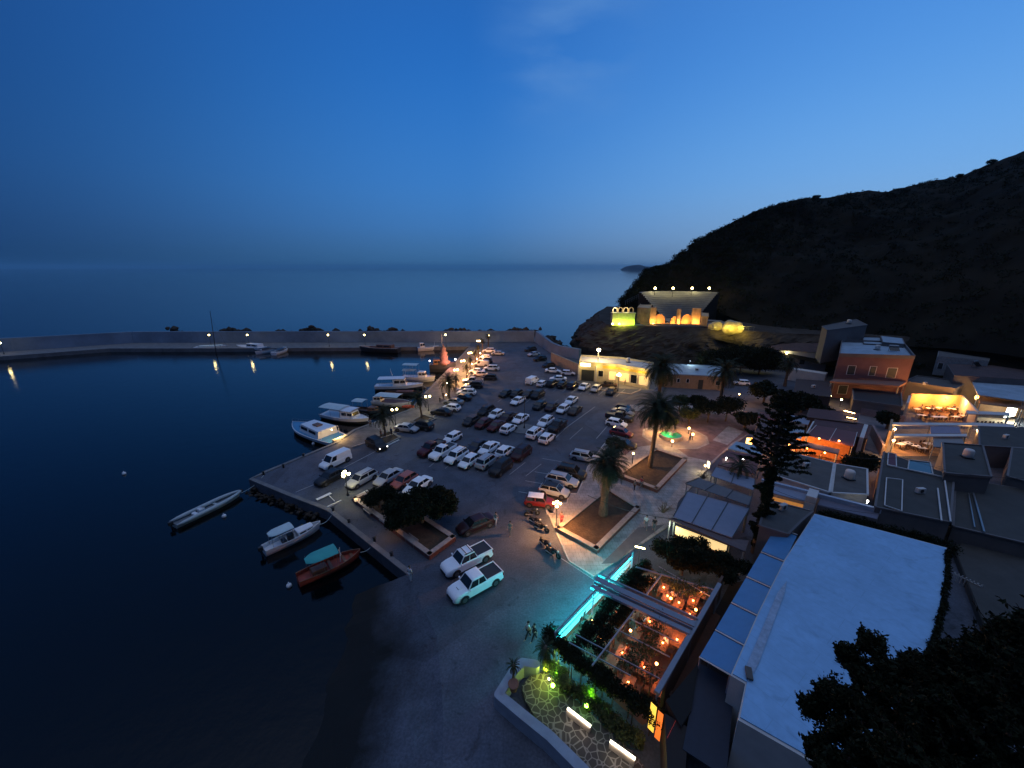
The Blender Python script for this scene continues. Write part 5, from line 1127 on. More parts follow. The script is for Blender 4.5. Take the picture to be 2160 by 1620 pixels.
building('low_building', 'low ochre building with small square windows and a pale flat roof', [(1403, 789), (1508, 794), (1530, 796), (1530, 776), (1503, 772), (1408, 768)], 3.4, 0, M_wallochre, M_roofblue, .18, parm=M_roofblue,
   wins=[(0, .26, .31, 1.5, 2.4, M_glass, 'window'), (0, .45, .50, 1.5, 2.4, M_glass, 'window'), (0, .70, .78, .05, 2.3, M_shut, 'door'), (1, .2, .6, 1.3, 2.3, M_glass, 'window')])
for x, y, pw in ((1455, 768, 260), (1492, 764, 200)):
    t = thing('floodlight', 'white floodlight on the pale flat roof, ' + ('left of the pair' if x < 1480 else 'right of the pair'), 'floodlight', P(x, y, 3.5)); b = MB(); b.box((0, 0, .8), (.35, .2, .25)); b.lathe([(.04, 0), (.04, .7)], (0, 0, 0), 6, M_dmetal); obj('head', b, glow('cold glow', (.75, .95, 1), 20), t); lamp('light', (0, -.4, 1.1), pw, (.7, .92, 1), t, .15)
building('terrace_wall', 'long white terrace wall below the red roofed bungalow', [(1664, 778), (1742, 790), (1746, 786), (1668, 775)], 3.0, 0, M_wallw, M_wallw, 0, cat='wall')
# bungalow with tiled pitched roof
bx = [(1613, 737), (1748, 745), (1752, 730), (1612, 722)]
bt, bl, bh = building('bungalow', 'white bungalow with a long dark red pitched roof under the hill', bx, 5.6, 0, M_wallw, M_wallw, 0, wins=[(0, .40, .47, 2.9, 3.9, M_glass, 'window'), (0, .60, .66, 2.0, 4.2, M_shut, 'door'), (0, .80, .88, 2.6, 4.0, M_glass, 'window')], roofname='ceiling_slab')
r_ = MB(); A = [Vector((*p, bh+.1))*1.0 for p in bl]; m0 = A[0].lerp(A[3], .5)+Vector((0, 0, 2.0)); m1 = A[1].lerp(A[2], .5)+Vector((0, 0, 2.0)); ex = 1.06
A = [Vector((a.x*ex, a.y*ex, a.z)) for a in A]; r_.add([A[0], A[1], m1, m0, A[3], A[2]], [(0, 1, 2, 3), (3, 2, 5, 4), (0, 3, 4), (1, 5, 2)]); obj('roof', r_, M_rooftile, bt)
l_ = MB(); q = P(1657, 744, 5.0); lt = thing('wall_lamp', 'small yellow wall lamp on the front of the red roofed bungalow', 'lamp', q-Vector((0, .5, 0))); l_.ball((0, 0, 0), .28, n=6); obj('bulb', l_, M_gy, lt); b = MB(); b.box((0, .4, .1), (.1, .8, .1)); obj('bracket', b, M_dmetal, lt); lamp('light', (0, -.3, 0), 160, (1, .85, .5), lt, .3)
# grey block and the pink house
building('concrete_house', 'plain blue grey concrete house with a slanting dark roof on the hillside', [(1745, 697), (1829, 686), (1806, 674), (1734, 689)], 13.5, 5, M_wallgrey, M_roofgrey, .15)
building('pink_house', 'two storey pink house with three dark shuttered windows and a pale roof terrace', [(1770, 752), (1928, 757), (1903, 726), (1775, 722)], 9.6, 0, M_wallpink, M_roofblue, .75, parm=M_wallgrey,
   wins=[(0, .16, .26, 5.6, 7.6, M_shut, 'window'), (0, .46, .54, 5.6, 7.6, M_shut, 'window'), (0, .70, .82, 5.2, 7.4, M_shut, 'window'), (0, .10, .22, 1.0, 3.0, M_shut, 'window')])
canopy('balcony_slab', 'orange lit balcony slab running along the front of the pink house', [(1750, 804), (1898, 814), (1913, 805), (1759, 799)], 4.6, mat('balcony render', (.26, .13, .09), .8, var=.1), .35, cat='balcony')
for x, y in ((1775, 843), (1752, 835), (1840, 835)): 
    lt = thing('wall_lamp', {1775: 'star bright lamp in front of the pink house corner', 1752: 'small lamp at the dark left side of the pink house', 1840: 'warm lamp under the balcony of the pink house'}[x], 'lamp', P(x, y, 1.6), 0, 'lamps at the pink house'); b = MB(); b.ball((0, 0, 0), .17, n=6); obj('bulb', b, M_gy, lt); b = MB(); b.lathe([(.04, -1.6), (.04, -.1)], (0, 0, 0), 5); obj('post', b, M_dmetal, lt); lamp('light', (0, -.2, .3), 110, (1, .45, .13), lt, .2)
building('annex_house', 'small house with a bright pale flat roof between the concrete house and the pink house', [(1822, 725), (1862, 727), (1856, 713), (1820, 712)], 9.9, 0, M_wallgrey, M_roofblue, .1)
building('annex_house', 'dark house with a pale blue roof sheet behind the pink house', [(1862, 722), (1908, 726), (1903, 714), (1858, 709)], 10.6, 0, M_wallgrey, M_roofblue, .1)
building('old_house', 'pale walled old house with a sagging dark hipped roof near the right edge', [(1978, 752), (2086, 762), (2092, 745), (1980, 738)], 7.5, 2, mat('dull white render', (.30, .30, .29), .9, var=.25), M_roofgrey, 0, wins=[(0, .06, .16, 2.5, 4.0, M_shut, 'window')])
building('row_house', 'dark stone house with open doorways at the right edge of the town', [(2090, 758), (2240, 770), (2240, 745), (2088, 740)], 7.0, 1, M_wallgrey, M_roofgrey, .1, wins=[(0, .08, .16, .5, 2.6, M_shut, 'door'), (0, .28, .36, .5, 2.6, M_shut, 'door')])
building('tiled_house', 'house with a broad dark brown tiled roof behind the blue canopy', [(2013, 792), (2230, 806), (2230, 775), (1998, 768)], 6.2, 0, M_wallgrey, M_rooftile, 0)
canopy('roof_canopy', 'big pale blue retractable roof with a white edge beam at the right', [(2062, 832), (2162, 846), (2160, 795), (2042, 785)], 5.0, M_roofblue, .15, beams=1, bm=M_wallw)
canopy('roof_canopy', 'second pale blue roof panel cut off by the right edge of the photo', [(2168, 846), (2260, 856), (2260, 806), (2166, 796)], 5.0, M_roofblue, .15)
building('dark_house', 'dark flat roofed house immediately right of the pink house', [(1908, 806), (2014, 822), (2040, 808), (1935, 794)], 4.2, 0, M_wallgrey, M_roofgrey, .3)
building('dark_house', 'black roofed workshop in front of the pink house', [(1800, 846), (1902, 860), (1900, 832), (1798, 822)], 2.6, 0, M_wallgrey, mat('black roof felt', (.02, .02, .022), .8, var=.3), .4)
building('dark_house', 'flat brown roofed shed left of the pink house', [(1676, 830), (1752, 838), (1752, 805), (1680, 800)], 3.2, 0, mat('dark brown render', (.07, .04, .035), .9, var=.2), mat('brown roof', (.05, .03, .028), .9, var=.2), .1)
sheet('town_lane', [P2(x, y, .0) for x, y in ((1800, 862), (1905, 880), (1900, 950), (1860, 960), (1800, 935), (1760, 925), (1640, 890), (1660, 870))], .009, mat('lane concrete', (.16, .14, .14), .85, var=.25, scale=.5))
building('maroon_roofed_house', 'long low house with a maroon roof just behind the glass canopy restaurant', [(1712, 903), (1828, 926), (1838, 898), (1722, 880)], 3.1, 0, M_shed_ if False else mat('brown render', (.09, .055, .045), .9, var=.2), mat('maroon roof sheet', (.075, .028, .028), .8, var=.25, scale=1), .12)
building('maroon_roofed_house', 'narrow house with a maroon roof and lit gutter lines farther behind the glass canopy restaurant', [(1702, 880), (1806, 893), (1812, 872), (1708, 862)], 3.3, 0, MATS['brown render'], MATS['maroon roof sheet'], .1)
for (x0, y0, x1, y1, lb_) in ((1780, 866, 1803, 872, 'upper thin tube light on the maroon roofs'), (1786, 880, 1806, 884, 'lower thin tube light on the maroon roofs')):
    a, c = P(x0, y0, 3.6), P(x1, y1, 3.6); lt = thing('tube_light', lb_, 'lamp', (a+c)/2, 0, 'tube lights on the maroon roofs'); b = MB(); b.beam(a-lt.location, c-lt.location, .07, .07); obj('tube', b, M_gw, lt); b = MB(); b.beam(a-lt.location-Vector((0, 0, .12)), c-lt.location-Vector((0, 0, .12)), .12, .14); obj('gutter', b, M_dmetal, lt)
for (px, lb_, m) in (([(1655, 886), (1705, 896), (1710, 884), (1662, 874)], 'low grey awning between the side street trees and the maroon roofs', M_fabgrey), ([(1640, 916), (1690, 926), (1697, 908), (1650, 898)], 'small pale canopy right of the pine crown', M_roofblue), ([(1598, 880), (1636, 886), (1640, 874), (1604, 868)], 'small dusky canopy left of the pine crown', M_maroon)): canopy('shop_awning', lb_, px, 2.8, m, .1)
b = MB(); b.beam(P(1800, 864, .7), P(1908, 886, .7), .3, 1.4); tag(obj('lane_wall', b, mat('pinkish wall', (.22, .16, .16), .85, var=.2)), 'pinkish wall along the lane in front of the black roofed workshop', 'wall')
b = MB(); b.beam(P(1838, 905, .9), P(1862, 950, .9), .3, 1.8); tag(obj('lane_wall', b, MATS['pinkish wall']), 'pinkish wall between the lane and the round dark tree', 'wall')
# ------------------------------------------------------------------ tables, chairs, diners
def table_proto(name, lab, rnd=False, cloth=M_white):
    t = thing(name, lab, 'table'); b = MB()
    if rnd: b.lathe([(.5, .72), (.5, .76)], (0, 0, 0), 16)
    else: b.box((0, 0, .74), (1.3, .8, .04))
    obj('table_top', b, cloth, t); b = MB(); b.lathe([(.28, 0), (.05, .06), (.04, .72)], (0, 0, 0), 8); obj('pedestal', b, M_dmetal, t); return t
def chair_proto(lab):
    t = thing('dining_chair', lab, 'chair'); b = MB(); b.box((0, 0, .45), (.42, .42, .04)); obj('seat', b, M_brown, t)
    b = MB(); b.box((-.2, 0, .70), (.03, .40, .42)); obj('backrest', b, M_brown, t)
    for x in (-.18, .18):
        for y in (-.18, .18): b = MB(); b.box((x, y, .22), (.035, .035, .44)); obj('leg', b, M_brown, t)
    return t
TP = {}; 
def dining(px, py, rz, lab_t, lab_c, grp, z0=0, nch=4, lampc=None, pw=0, cloth=M_white, key='a', rnd=False):
    p = P(px, py, z0+.75); p.z = z0
    if key not in TP:
        TP[key] = (table_proto('dining_table', lab_t, rnd, cloth), chair_proto(lab_c)); T, Cc = TP[key]; T.location = p; T.rotation_euler = (0, 0, rz); T['group'] = grp+' tables'; first = True
    else: T, Cc = TP[key]; dup(T, p, rz, lab_t, grp+' tables'); first = False
    for k in range(nch):
        sx = 1 if k % 2 else -1; off = (-.32 if k < 2 else .32) if nch > 2 else 0; v = Matrix.Rotation(rz, 3, 'Z') @ Vector((off, sx*.68, 0)); q = p+v; rzz = rz+(-math.pi/2 if sx > 0 else math.pi/2)
        if first and k == 0: Cc.location = q; Cc.rotation_euler = (0, 0, rzz); Cc['group'] = grp+' chairs'
        else: dup(Cc, q, rzz, lab_c, grp+' chairs')
    if lampc:
        t = thing('table_lantern', 'glowing lantern on one of the ' + grp + ' tables', 'lantern', p+Vector((0, 0, .76)), 0, grp+' lanterns'); b = MB(); b.lathe([(.05, 0), (.07, .06), (.05, .16)], (0, 0, 0), 8); obj('glass', b, lampc, t); b = MB(); b.lathe([(.055, .165), (.02, .22)], (0, 0, 0), 8); obj('cap', b, M_dmetal, t)
        if pw: lamp('light', (0, 0, .35), pw*1.4, (1, .27, .05), t, .07)
# ------------------------------------------------------------------ pergola restaurant
zp = 3.0
NWc, Wc, Sc, Ec = P(1337, 1160, zp), P(1168, 1337, zp), P(1392, 1462, zp), P(1518, 1232, zp)
cc = (NWc+Wc+Sc+Ec)/4; cc.z = 0
pg = thing('pergola', 'large grey pergola of the orange lit restaurant beside the slipway, edged in teal light', 'pergola', cc)
def pl(x, y, z=zp): return P(x, y, z)-cc
b = MB(); b.beam(pl(1335, 1162), pl(1170, 1335), .10, .10); b.beam(pl(1518, 1232), pl(1385, 1462), .32, .22); b.beam(pl(1341, 1196), pl(1512, 1246), .10, .12); obj('edge_beam', b, M_greypaint, pg)
b = MB(); b.beam(pl(1257, 1222, zp+.1), pl(1466, 1318, zp+.1), .55, .2); b.beam(pl(1247, 1237, zp+.1), pl(1455, 1335, zp+.1), .40, .2); b.beam(pl(1262, 1212, zp+.15), pl(1472, 1307, zp+.15), .12, .26); b.beam(pl(1252, 1229, zp+.2), pl(1461, 1327, zp+.2), .06, .26); obj('cross_beam', b, M_greypaint, pg)
b = MB(); b.beam(pl(1396, 1212, zp-.05), pl(1249, 1404, zp-.05), .09, .10); obj('middle_beam', b, M_greypaint, pg)
for a_, c_ in (((1325, 1303), (1432, 1356)), ((1296, 1325), (1413, 1386)), ((1210, 1336), (1392, 1432)), ((1200, 1355), (1330, 1425)), ((1390, 1195), (1505, 1262))):
    b = MB(); b.beam(pl(*a_, zp-.12), pl(*c_, zp-.12), .06, .07); obj('rafter', b, M_greypaint, pg)
for q in ((1335, 1163), (1252, 1250), (1172, 1333), (1516, 1234), (1459, 1330), (1388, 1455)): b = MB(); v = pl(*q); b.beam((v.x, v.y, 0), (v.x, v.y, zp), .12); obj('post', b, M_greypaint, pg)
sheet('restaurant_floor', [P2(*q) for q in ((1370, 1195), (1265, 1262), (1178, 1375), (1355, 1530), (1420, 1500), (1520, 1300))], .012, M_floor)
# side walls around the restaurant, seen as dark slots
tag(obj('side_wall', MB().beam(P(1520, 1238, 1.2), P(1398, 1470, 1.2), .2, 2.4), M_brown), 'dark wooden wall along the right side of the pergola restaurant', 'wall')
# teal light strip under the edge beam
st = MB(); a_, c_ = P(1332, 1176, 2.3), P(1172, 1345, 2.3); st.beam(a_, c_, .05, .05)
ts = thing('light_strip', 'teal light strip glowing along the left edge of the pergola', 'light strip', (a_+c_)/2); st.v = [tuple(Vector(v)-ts.location) for v in st.v]; obj('tube', st, glow('teal glow', (.03, .85, .9), 14), ts)
for k in range(6):
    q = a_.lerp(c_, (k+.5)/6); l = lamp('light', q-ts.location+Vector((-.6, .1, .0)), 420, (.02, .66, .78), ts, .12)
# low wall carrying the teal wash
b = MB(); b.beam(P(1330, 1190, .25), P(1182, 1352, .25), .3, .5); tag(obj('low_wall', b, M_wallw), 'low white wall under the teal light strip', 'wall')
# greenery in the restaurant
def hedge(name, lab, pts, r, z, n, m=M_leafdark, seed=0, cat='hedge', leaf=.09, grp=None):
    P_ = [Vector(p) for p in pts]; c = sum(P_, Vector())/len(P_); c.z = 0; lob = []; g = random.Random(seed)
    for a, b in zip(P_, P_[1:]):
        k = max(2, int((b-a).length/(r*.7)))
        for i in range(k+1):
            q = a.lerp(b, i/k)-c; lob.append(((q.x+g.uniform(-.3, .3)*r, q.y+g.uniform(-.3, .3)*r, z+g.uniform(-.2, .25)*r), (r*g.uniform(.75, 1.2), r*g.uniform(.75, 1.2), r*g.uniform(.7, 1.1))))
    t = thing(name, lab, cat, c, 0, grp); o = link(bpy.data.objects.new('foliage', foliage(lob, n, leaf, m, seed, .4))); o.parent = t
    st_ = MB()
    for l in lob[::2]: st_.tube([(l[0][0], l[0][1], 0), l[0]], [.05, .02], 5)
    obj('stems', st_, M_bark, t); return t
hedge('hedge', 'thick dark hedge between the pergola and the green lit terrace', [P(1160, 1338, 2.2), P(1200, 1375, 2.2), P(1270, 1425, 2.2), P(1345, 1480, 2.2), P(1400, 1520, 2.0)], .62, 2.1, 17000, seed=5)
hedge('climbing_vine', 'leafy vine spreading under the left half of the pergola', [P(1318, 1240, 2.5), P(1268, 1300, 2.5), P(1222, 1352, 2.5)], .62, 2.45, 8000, seed=6, cat='vine', grp='vines on the pergola')
hedge('climbing_vine', 'leafy vine along the inner left bay of the pergola', [P(1352, 1235, 2.4), P(1306, 1300, 2.4), P(1262, 1365, 2.4)], .6, 2.3, 5500, seed=7, cat='vine', grp='vines on the pergola')
hedge('climbing_vine', 'leafy vine at the top left bay of the pergola beside the yellow lamp', [P(1365, 1190, 2.4), P(1325, 1225, 2.4), P(1370, 1225, 2.4)], .55, 2.4, 6000, seed=8, cat='vine', grp='vines on the pergola')
hedge('climbing_vine', 'thin leafy vine across the lower right bays of the pergola', [P(1400, 1300, 2.6), P(1370, 1360, 2.6), P(1330, 1390, 2.6), P(1380, 1420, 2.6)], .8, 2.6, 1500, M_leaf, seed=12, cat='vine', grp='vines on the pergola')
hedge('climbing_vine', 'thin leafy vine in the bright upper right bay of the pergola', [P(1400, 1215, 2.6), P(1440, 1240, 2.6), P(1500, 1250, 2.6)], .7, 2.6, 1300, M_leaf, seed=13, cat='vine', grp='vines on the pergola')
hedge('terrace_shrubs', 'dark shrubs on the terrace behind the two green lamps', [P(1200, 1440, 1.2), P(1250, 1470, 1.2), P(1300, 1520, 1.2), P(1345, 1555, 1.2)], .55, .9, 8000, M_leaf, seed=9, cat='shrubs')
g = random.Random(4)
for k, (x, y, on) in enumerate(((1303, 1302, 1), (1268, 1348, 1), (1330, 1290, 0), (1370, 1312, 1), (1398, 1357, 1), (1358, 1408, 1), (1312, 1377, 1), (1390, 1450, 1), (1428, 1350, 1), (1340, 1340, 0), (1290, 1395, 0), (1325, 1440, 1), (1375, 1225, 1), (1338, 1232, 1), (1408, 1258, 1), (1432, 1272, 1), (1462, 1268, 1), (1455, 1297, 1), (1400, 1240, 1), (1250, 1310, 1), (1480, 1250, 1))):
    dining(x, y, -2.2, 'dining table under the grey pergola beside the slipway', 'brown chair at a table under the grey pergola', 'pergola restaurant', 0, 4 if k % 2 else 2, M_go if on else None, 16 if on and k % 2 == 0 else (6 if on else 0), mat('rust tablecloth', (.20, .085, .045), .8, var=.3, scale=4), 'perg')
for x, y, p_ in ((1415, 1262, 190), (1468, 1286, 150), (1385, 1400, 34), (1330, 1330, 24)):
    lt = thing('hanging_lamp', {1415: 'hanging lamp over the brightest corner of the pergola restaurant', 1468: 'hanging lamp beside the right beam of the pergola', 1385: 'hanging lamp low in the bottom bay of the pergola', 1330: 'hanging lamp in the middle bay of the pergola'}[x], 'lamp', P(x, y, 2.2), 0, 'hanging lamps in the pergola'); b = MB(); b.ball((0, 0, 0), .10, n=6); obj('bulb', b, M_go, lt); b = MB(); b.lathe([(.008, .1), (.008, .75)], (0, 0, 0), 4); obj('cord', b, M_black, lt); lamp('light', (0, 0, -.2), p_*1.3, (1, .27, .045), lt, .12)
lt = thing('wall_lamp', 'yellow lamp at the top left corner of the pergola', 'lamp', P(1350, 1155, 2.6)); b = MB(); b.box((0, 0, 0), (.9, .1, .08), -.4); obj('bulb', b, M_gy, lt); b = MB(); b.lathe([(.03, -2.6), (.03, -.05)], (0, 0, 0), 5); obj('post', b, M_dmetal, lt); lamp('light', (0, 0, .3), 18, YEL, lt, .1)
hedge('lit_shrub', 'shrub glowing yellow green beside the small palm on the terrace', [P(1160, 1400, 1.3), P(1182, 1418, 1.3), P(1190, 1440, 1.2)], .5, 1.3, 2600, mat('bright leaves', (.10, .13, .03), .7, var=.3), seed=31, cat='shrub')
lt = thing('garden_spotlight', 'yellow spotlight among the glowing shrub by the small palm', 'spotlight', P(1158, 1432, .7)); b = MB(); b.ball((0, 0, 0), .07, n=6); obj('lens', b, M_gy, lt); b = MB(); b.lathe([(.03, -.3), (.04, -.06)], (0, 0, 0), 6); obj('spike', b, M_dmetal, lt); lamp('light', (-.2, .2, .5), 130, (.75, 1, .08), lt, .1); lamp('light', (.9, .9, .9), 90, (.55, 1, .05), lt, .1)
# ------------------------------------------------------------------ crazy paved terrace
def crazy():
    m = bpy.data.materials.new('crazy paving'); m.use_nodes = True; n = m.node_tree.nodes; l = m.node_tree.links; b = n['Principled BSDF']; b.inputs['Roughness'].default_value = .75
    t = n.new('ShaderNodeTexCoord'); v = n.new('ShaderNodeTexVoronoi'); v.feature = 'DISTANCE_TO_EDGE'; v.inputs['Scale'].default_value = 2.1; v.inputs['Randomness'].default_value = .9; l.new(t.outputs['Object'], v.inputs[0])
    r = n.new('ShaderNodeValToRGB'); r.color_ramp.elements[0].position = .035; r.color_ramp.elements[0].color = (.20, .18, .155, 1); r.color_ramp.elements[1].position = .07; r.color_ramp.elements[1].color = (.045, .036, .03, 1)
    l.new(v.outputs['Distance'], r.inputs[0]); l.new(r.outputs[0], b.inputs['Base Color']); return m
M_crazy = crazy()
ter = PZ((1100, 1448), (1118, 1426), (1150, 1415), (1200, 1462), (1262, 1520), (1340, 1590), (1375, 1640), (1290, 1690), (1200, 1578), (1130, 1512), (1108, 1478))
ter = [P2(x, y, .5) for x, y in ((1100, 1448), (1118, 1426), (1150, 1415), (1200, 1462), (1262, 1520), (1340, 1590), (1375, 1640), (1290, 1690), (1200, 1578), (1130, 1512), (1108, 1478))]
tag(obj('terrace_paving', MB().prism(ter, -2.5, .5), M_crazy), kind='structure')
ww = [P(x, y, 1.1) for x, y in ((1130, 1400), (1102, 1396), (1082, 1416), (1062, 1448), (1052, 1464), (1100, 1504), (1160, 1552), (1230, 1622), (1300, 1700))]; b = MB()
for a, c in zip(ww, ww[1:]): b.beam((a.x, a.y, -.3), (c.x, c.y, -.3), .62, 2.8)
for a in ww: b.lathe([(.31, -1.7), (.31, 1.098)], (a.x, a.y, 0), 12)
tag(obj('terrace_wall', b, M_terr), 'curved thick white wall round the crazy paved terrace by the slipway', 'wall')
for (a, c, lb_) in (((1197, 1494), (1246, 1532), 'upper white light bar on the crazy paved terrace'), ((1287, 1563), (1340, 1601), 'lower white light bar on the crazy paved terrace')):
    a, c = P(*a, .95), P(*c, .95); mid = (a+c)/2; t = thing('light_bar', lb_, 'light bar', mid, 0, 'white light bars'); b = MB(); b.beam(a-mid, c-mid, .14, .1); obj('tube', b, glow('bar glow', (1, .93, .72), 3.2), t); b = MB(); b.beam(a-mid-Vector((0, 0, .3)), c-mid-Vector((0, 0, .3)), .3, .48); obj('plinth', b, M_stonewall, t)
    for u in (.2, .8): lamp('light', (a.lerp(c, u)-mid)+Vector((-.25, -.3, .12)), 7, (1, .85, .6), t, .08)
for x, y, lb_ in ((1166, 1446, 'bright green spotlight at the foot of the small palm'), (1237, 1488, 'bright green spotlight in the terrace shrubs')):
    t = thing('green_spotlight', lb_, 'spotlight', P(x, y, .9), 0, 'green garden lights'); b = MB(); b.ball((0, 0, 0), .13, n=8); obj('lens', b, glow('green glow', (.35, 1, .05), 30), t); b = MB(); b.lathe([(.04, -.4), (.06, -.1)], (0, 0, 0), 6); obj('spike', b, M_dmetal, t); lamp('light', (.35, .5, .5), 110, (.30, 1, .03), t, .12)
t = thing('plant_pot', 'terracotta pot on the white terrace wall holding a spiky palm', 'plant pot', P(1083, 1455, .95)); b = MB(); b.lathe([(.22, 0), (.36, .5), (.38, .56), (.30, .58)], (0, 0, 0), 16); obj('pot', b, mat('terracotta', (.22, .10, .06), .8, var=.2), t)
# small kiosk with glowing doorway at the bottom
kk, kl, kh = building('kiosk', 'dark kiosk with a glowing yellow and orange doorway at the bottom of the photo', [(1402, 1505), (1452, 1535), (1445, 1640), (1408, 1640)], 2.7, 0, M_shed, M_shed, 0)
for (a, c, z0, z1, m, nm_) in (((1368, 1520), (1380, 1532), .4, 2.6, glow('doorway glow', (1, .62, .08), 1.3), 'doorway'), ((1383, 1535), (1394, 1545), .2, 2.5, glow('curtain glow', (1, .22, .03), .9), 'curtain'), ((1402, 1590), (1422, 1548), .3, 2.3, glow('red panel glow', (1, .10, .09), .5), 'red_panel')):
    a, c = P(*a, 1.5)-kk.location, P(*c, 1.5)-kk.location; b = MB(); b.add([(a.x, a.y, z0), (c.x, c.y, z0), (c.x, c.y, z1), (a.x, a.y, z1)], [(0, 1, 2, 3)]); o = obj(nm_, b, m, kk); o.location = (0, 0, .5)
lamp('doorway_light', P(1372, 1555, 2.0)-kk.location+Vector((-.4, -.3, 0)), 20, (1, .5, .12), kk, .15)
canopy('fabric_roof', 'dark sheet roof on a white edge pole below the blue panels', [(1475, 1398), (1550, 1440), (1532, 1640), (1440, 1580)], 2.8, mat('slate sheet', (.015, .02, .035), .7, var=.15), .1, cat='roof')
building('dark_house', 'black flat roofed shed between the pergola and the white roofed building', [(1405, 1480), (1474, 1398), (1458, 1500), (1436, 1535)], 2.9, 0, M_shed, mat('shed felt', (.008, .007, .006), .9), 0)
sheet('alley', [P2(*q) for q in ((1540, 1230), (1640, 1215), (1560, 1500), (1410, 1560), (1440, 1420))], .010, mat('alley ground', (.02, .013, .01), .9, var=.3))
# ------------------------------------------------------------------ white roofed building with blue awning panels
wr = [(1718, 1083), (1858, 1118), (1998, 1155), (1996, 1210), (1984, 1290), (1955, 1390), (1900, 1560), (1760, 1640), (1690, 1594), (1557, 1518), (1572, 1442), (1541, 1424), (1600, 1290), (1655, 1180)]
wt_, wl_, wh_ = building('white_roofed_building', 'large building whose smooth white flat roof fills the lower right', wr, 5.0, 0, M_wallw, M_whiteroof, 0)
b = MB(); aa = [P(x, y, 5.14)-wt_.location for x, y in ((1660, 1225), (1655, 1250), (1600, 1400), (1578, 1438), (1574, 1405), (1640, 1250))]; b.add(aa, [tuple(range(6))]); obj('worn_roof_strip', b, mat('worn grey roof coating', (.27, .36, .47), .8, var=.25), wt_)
b = MB(); q = P(1580, 1420, 5.2)-wt_.location; b.box(q, (.35, .8, .14), -.4); obj('roof_hatch', b, M_roofgrey, wt_)
L0, L1, R0, R1 = (1636, 1112), (1475, 1386), (1682, 1128), (1541, 1424)
ns_ = 5; us = [0, .19, .38, .58, .79, 1.0]
for k in range(5):
    u0, u1 = us[k]+.008, us[k+1]-.008; lp = lambda A, B, u: (A[0]+(B[0]-A[0])*u, A[1]+(B[1]-A[1])*u)
    canopy('blue_awning', ['top', 'second', 'middle', 'fourth', 'lowest'][k]+' blue awning panel in the strip along the white roof', [lp(L0, L1, u0), lp(L0, L1, u1), lp(R0, R1, u1), lp(R0, R1, u0)], 4.0, M_blueaw, .06, posts=True, group='blue awning panels beside the white roof', zs=[3.9, 3.9, 4.5, 4.5])
b = MB()
for u in us: b.beam(P(*lp(L0, L1, u), 3.98), P(*lp(R0, R1, u), 4.58), .09, .05)
tag(obj('awning_rail', b, M_wallw), 'row of white cross rails between the blue awning panels', 'rails')
hedge('climbing_vine', 'dark vine running along the top edge of the white roof', [P(1735, 1082, 4.6), P(1830, 1105, 4.6), P(1930, 1130, 4.6), P(2000, 1148, 4.6)], .75, 4.3, 14000, seed=15, cat='vine')
hedge('climbing_vine', 'thin dark vine down the right edge of the white roof', [P(2001, 1158, 5.3), P(2000, 1215, 5.3), P(1990, 1285, 5.3), P(1968, 1360, 5.3), P(1950, 1400, 5.3)], .22, 5.15, 5000, seed=16, cat='vine')
fb = thing('picket_fence', 'short white picket fence on the dark yard right of the white roof', 'fence', P(2045, 1222, .6)); b = MB(); a, c = P(2015, 1207, 1.0)-fb.location, P(2072, 1234, 1.0)-fb.location
for k in range(8): q = a.lerp(c, k/7); b.beam(q-Vector((0, 0, .9)), q, .12, .04)
b.beam(a-Vector((0, 0, .2)), c-Vector((0, 0, .2)), .05, .08); obj('pickets', b, M_wallw, fb)
b = MB(); b.beam(P(2080, 1238, .3), P(2180, 1272, .3), .5, .6); tag(obj('low_wall', b, M_wallgrey), 'low pale wall continuing from the white picket fence', 'wall')
M_dgrey = mat('dull grey roof', (.05, .048, .043), .9, var=.2, scale=.6)
building('yard_building', 'dark flat roofed yard building at the right edge above the foreground tree', [(2010, 1150), (2060, 1140), (2300, 1200), (2300, 1420), (2080, 1330)], .7, 0, M_dgrey, M_dgrey, 0)
# ------------------------------------------------------------------ awnings between plaza and white roof
canopy('shop_awning', 'big blue grey awning with dark seams between the plaza and the pine', [(1420, 1090), (1545, 1134), (1582, 1072), (1450, 1037)], 3.1, M_fabgrey, .1, beams=3, bm=M_black)
canopy('shop_awning', 'narrow grey canopy strip above the big blue grey awning', [(1446, 1020), (1580, 1066), (1586, 1048), (1474, 1008)], 3.5, mat('taupe canvas', (.14, .135, .14), .85, var=.1), .1, beams=3, bm=M_black)
canopy('shop_awning', 'blue awning with a peaked edge behind the spindly shrub', [(1499, 1003), (1590, 1034), (1593, 1010), (1510, 985)], 3.4, M_fabgrey, .1, beams=2, bm=M_black)
canopy('shop_awning', 'maroon awning with two small lamps left of the pine trunk', [(1514, 980), (1592, 1000), (1602, 962), (1532, 950)], 3.3, M_maroon, .1)
canopy('shop_awning', 'pale blue awning behind the maroon awning', [(1536, 946), (1608, 963), (1606, 942), (1553, 931)], 3.4, M_roofblue, .1)
canopy('shop_fascia', 'brown lower canopy edge above the yellow lit shop front', [(1410, 1094), (1572, 1163), (1580, 1140), (1545, 1136), (1420, 1092)], 2.9, mat('taupe boards', (.12, .09, .09), .8, var=.15), .14)
sf = thing('small_shop', 'long yellow lit shop window under the brown canopy edge', 'shop front', P(1480, 1140, 1.2)); b = MB(); a, c = P(1425, 1118, 1.6)-sf.location, P(1532, 1160, 1.6)-sf.location; b.beam(a, c, .12, 1.0); obj('window', b, glow('shop glow', (1, .72, .32), .9), sf)
b = MB(); b.beam(a-Vector((0, 0, 1.1)), c-Vector((0, 0, 1.1)), .3, 1.2); obj('counter', b, M_brown, sf); lamp('light', a+Vector((-.5, -.3, .6)), 70, (.9, 1, .6), sf, .15)
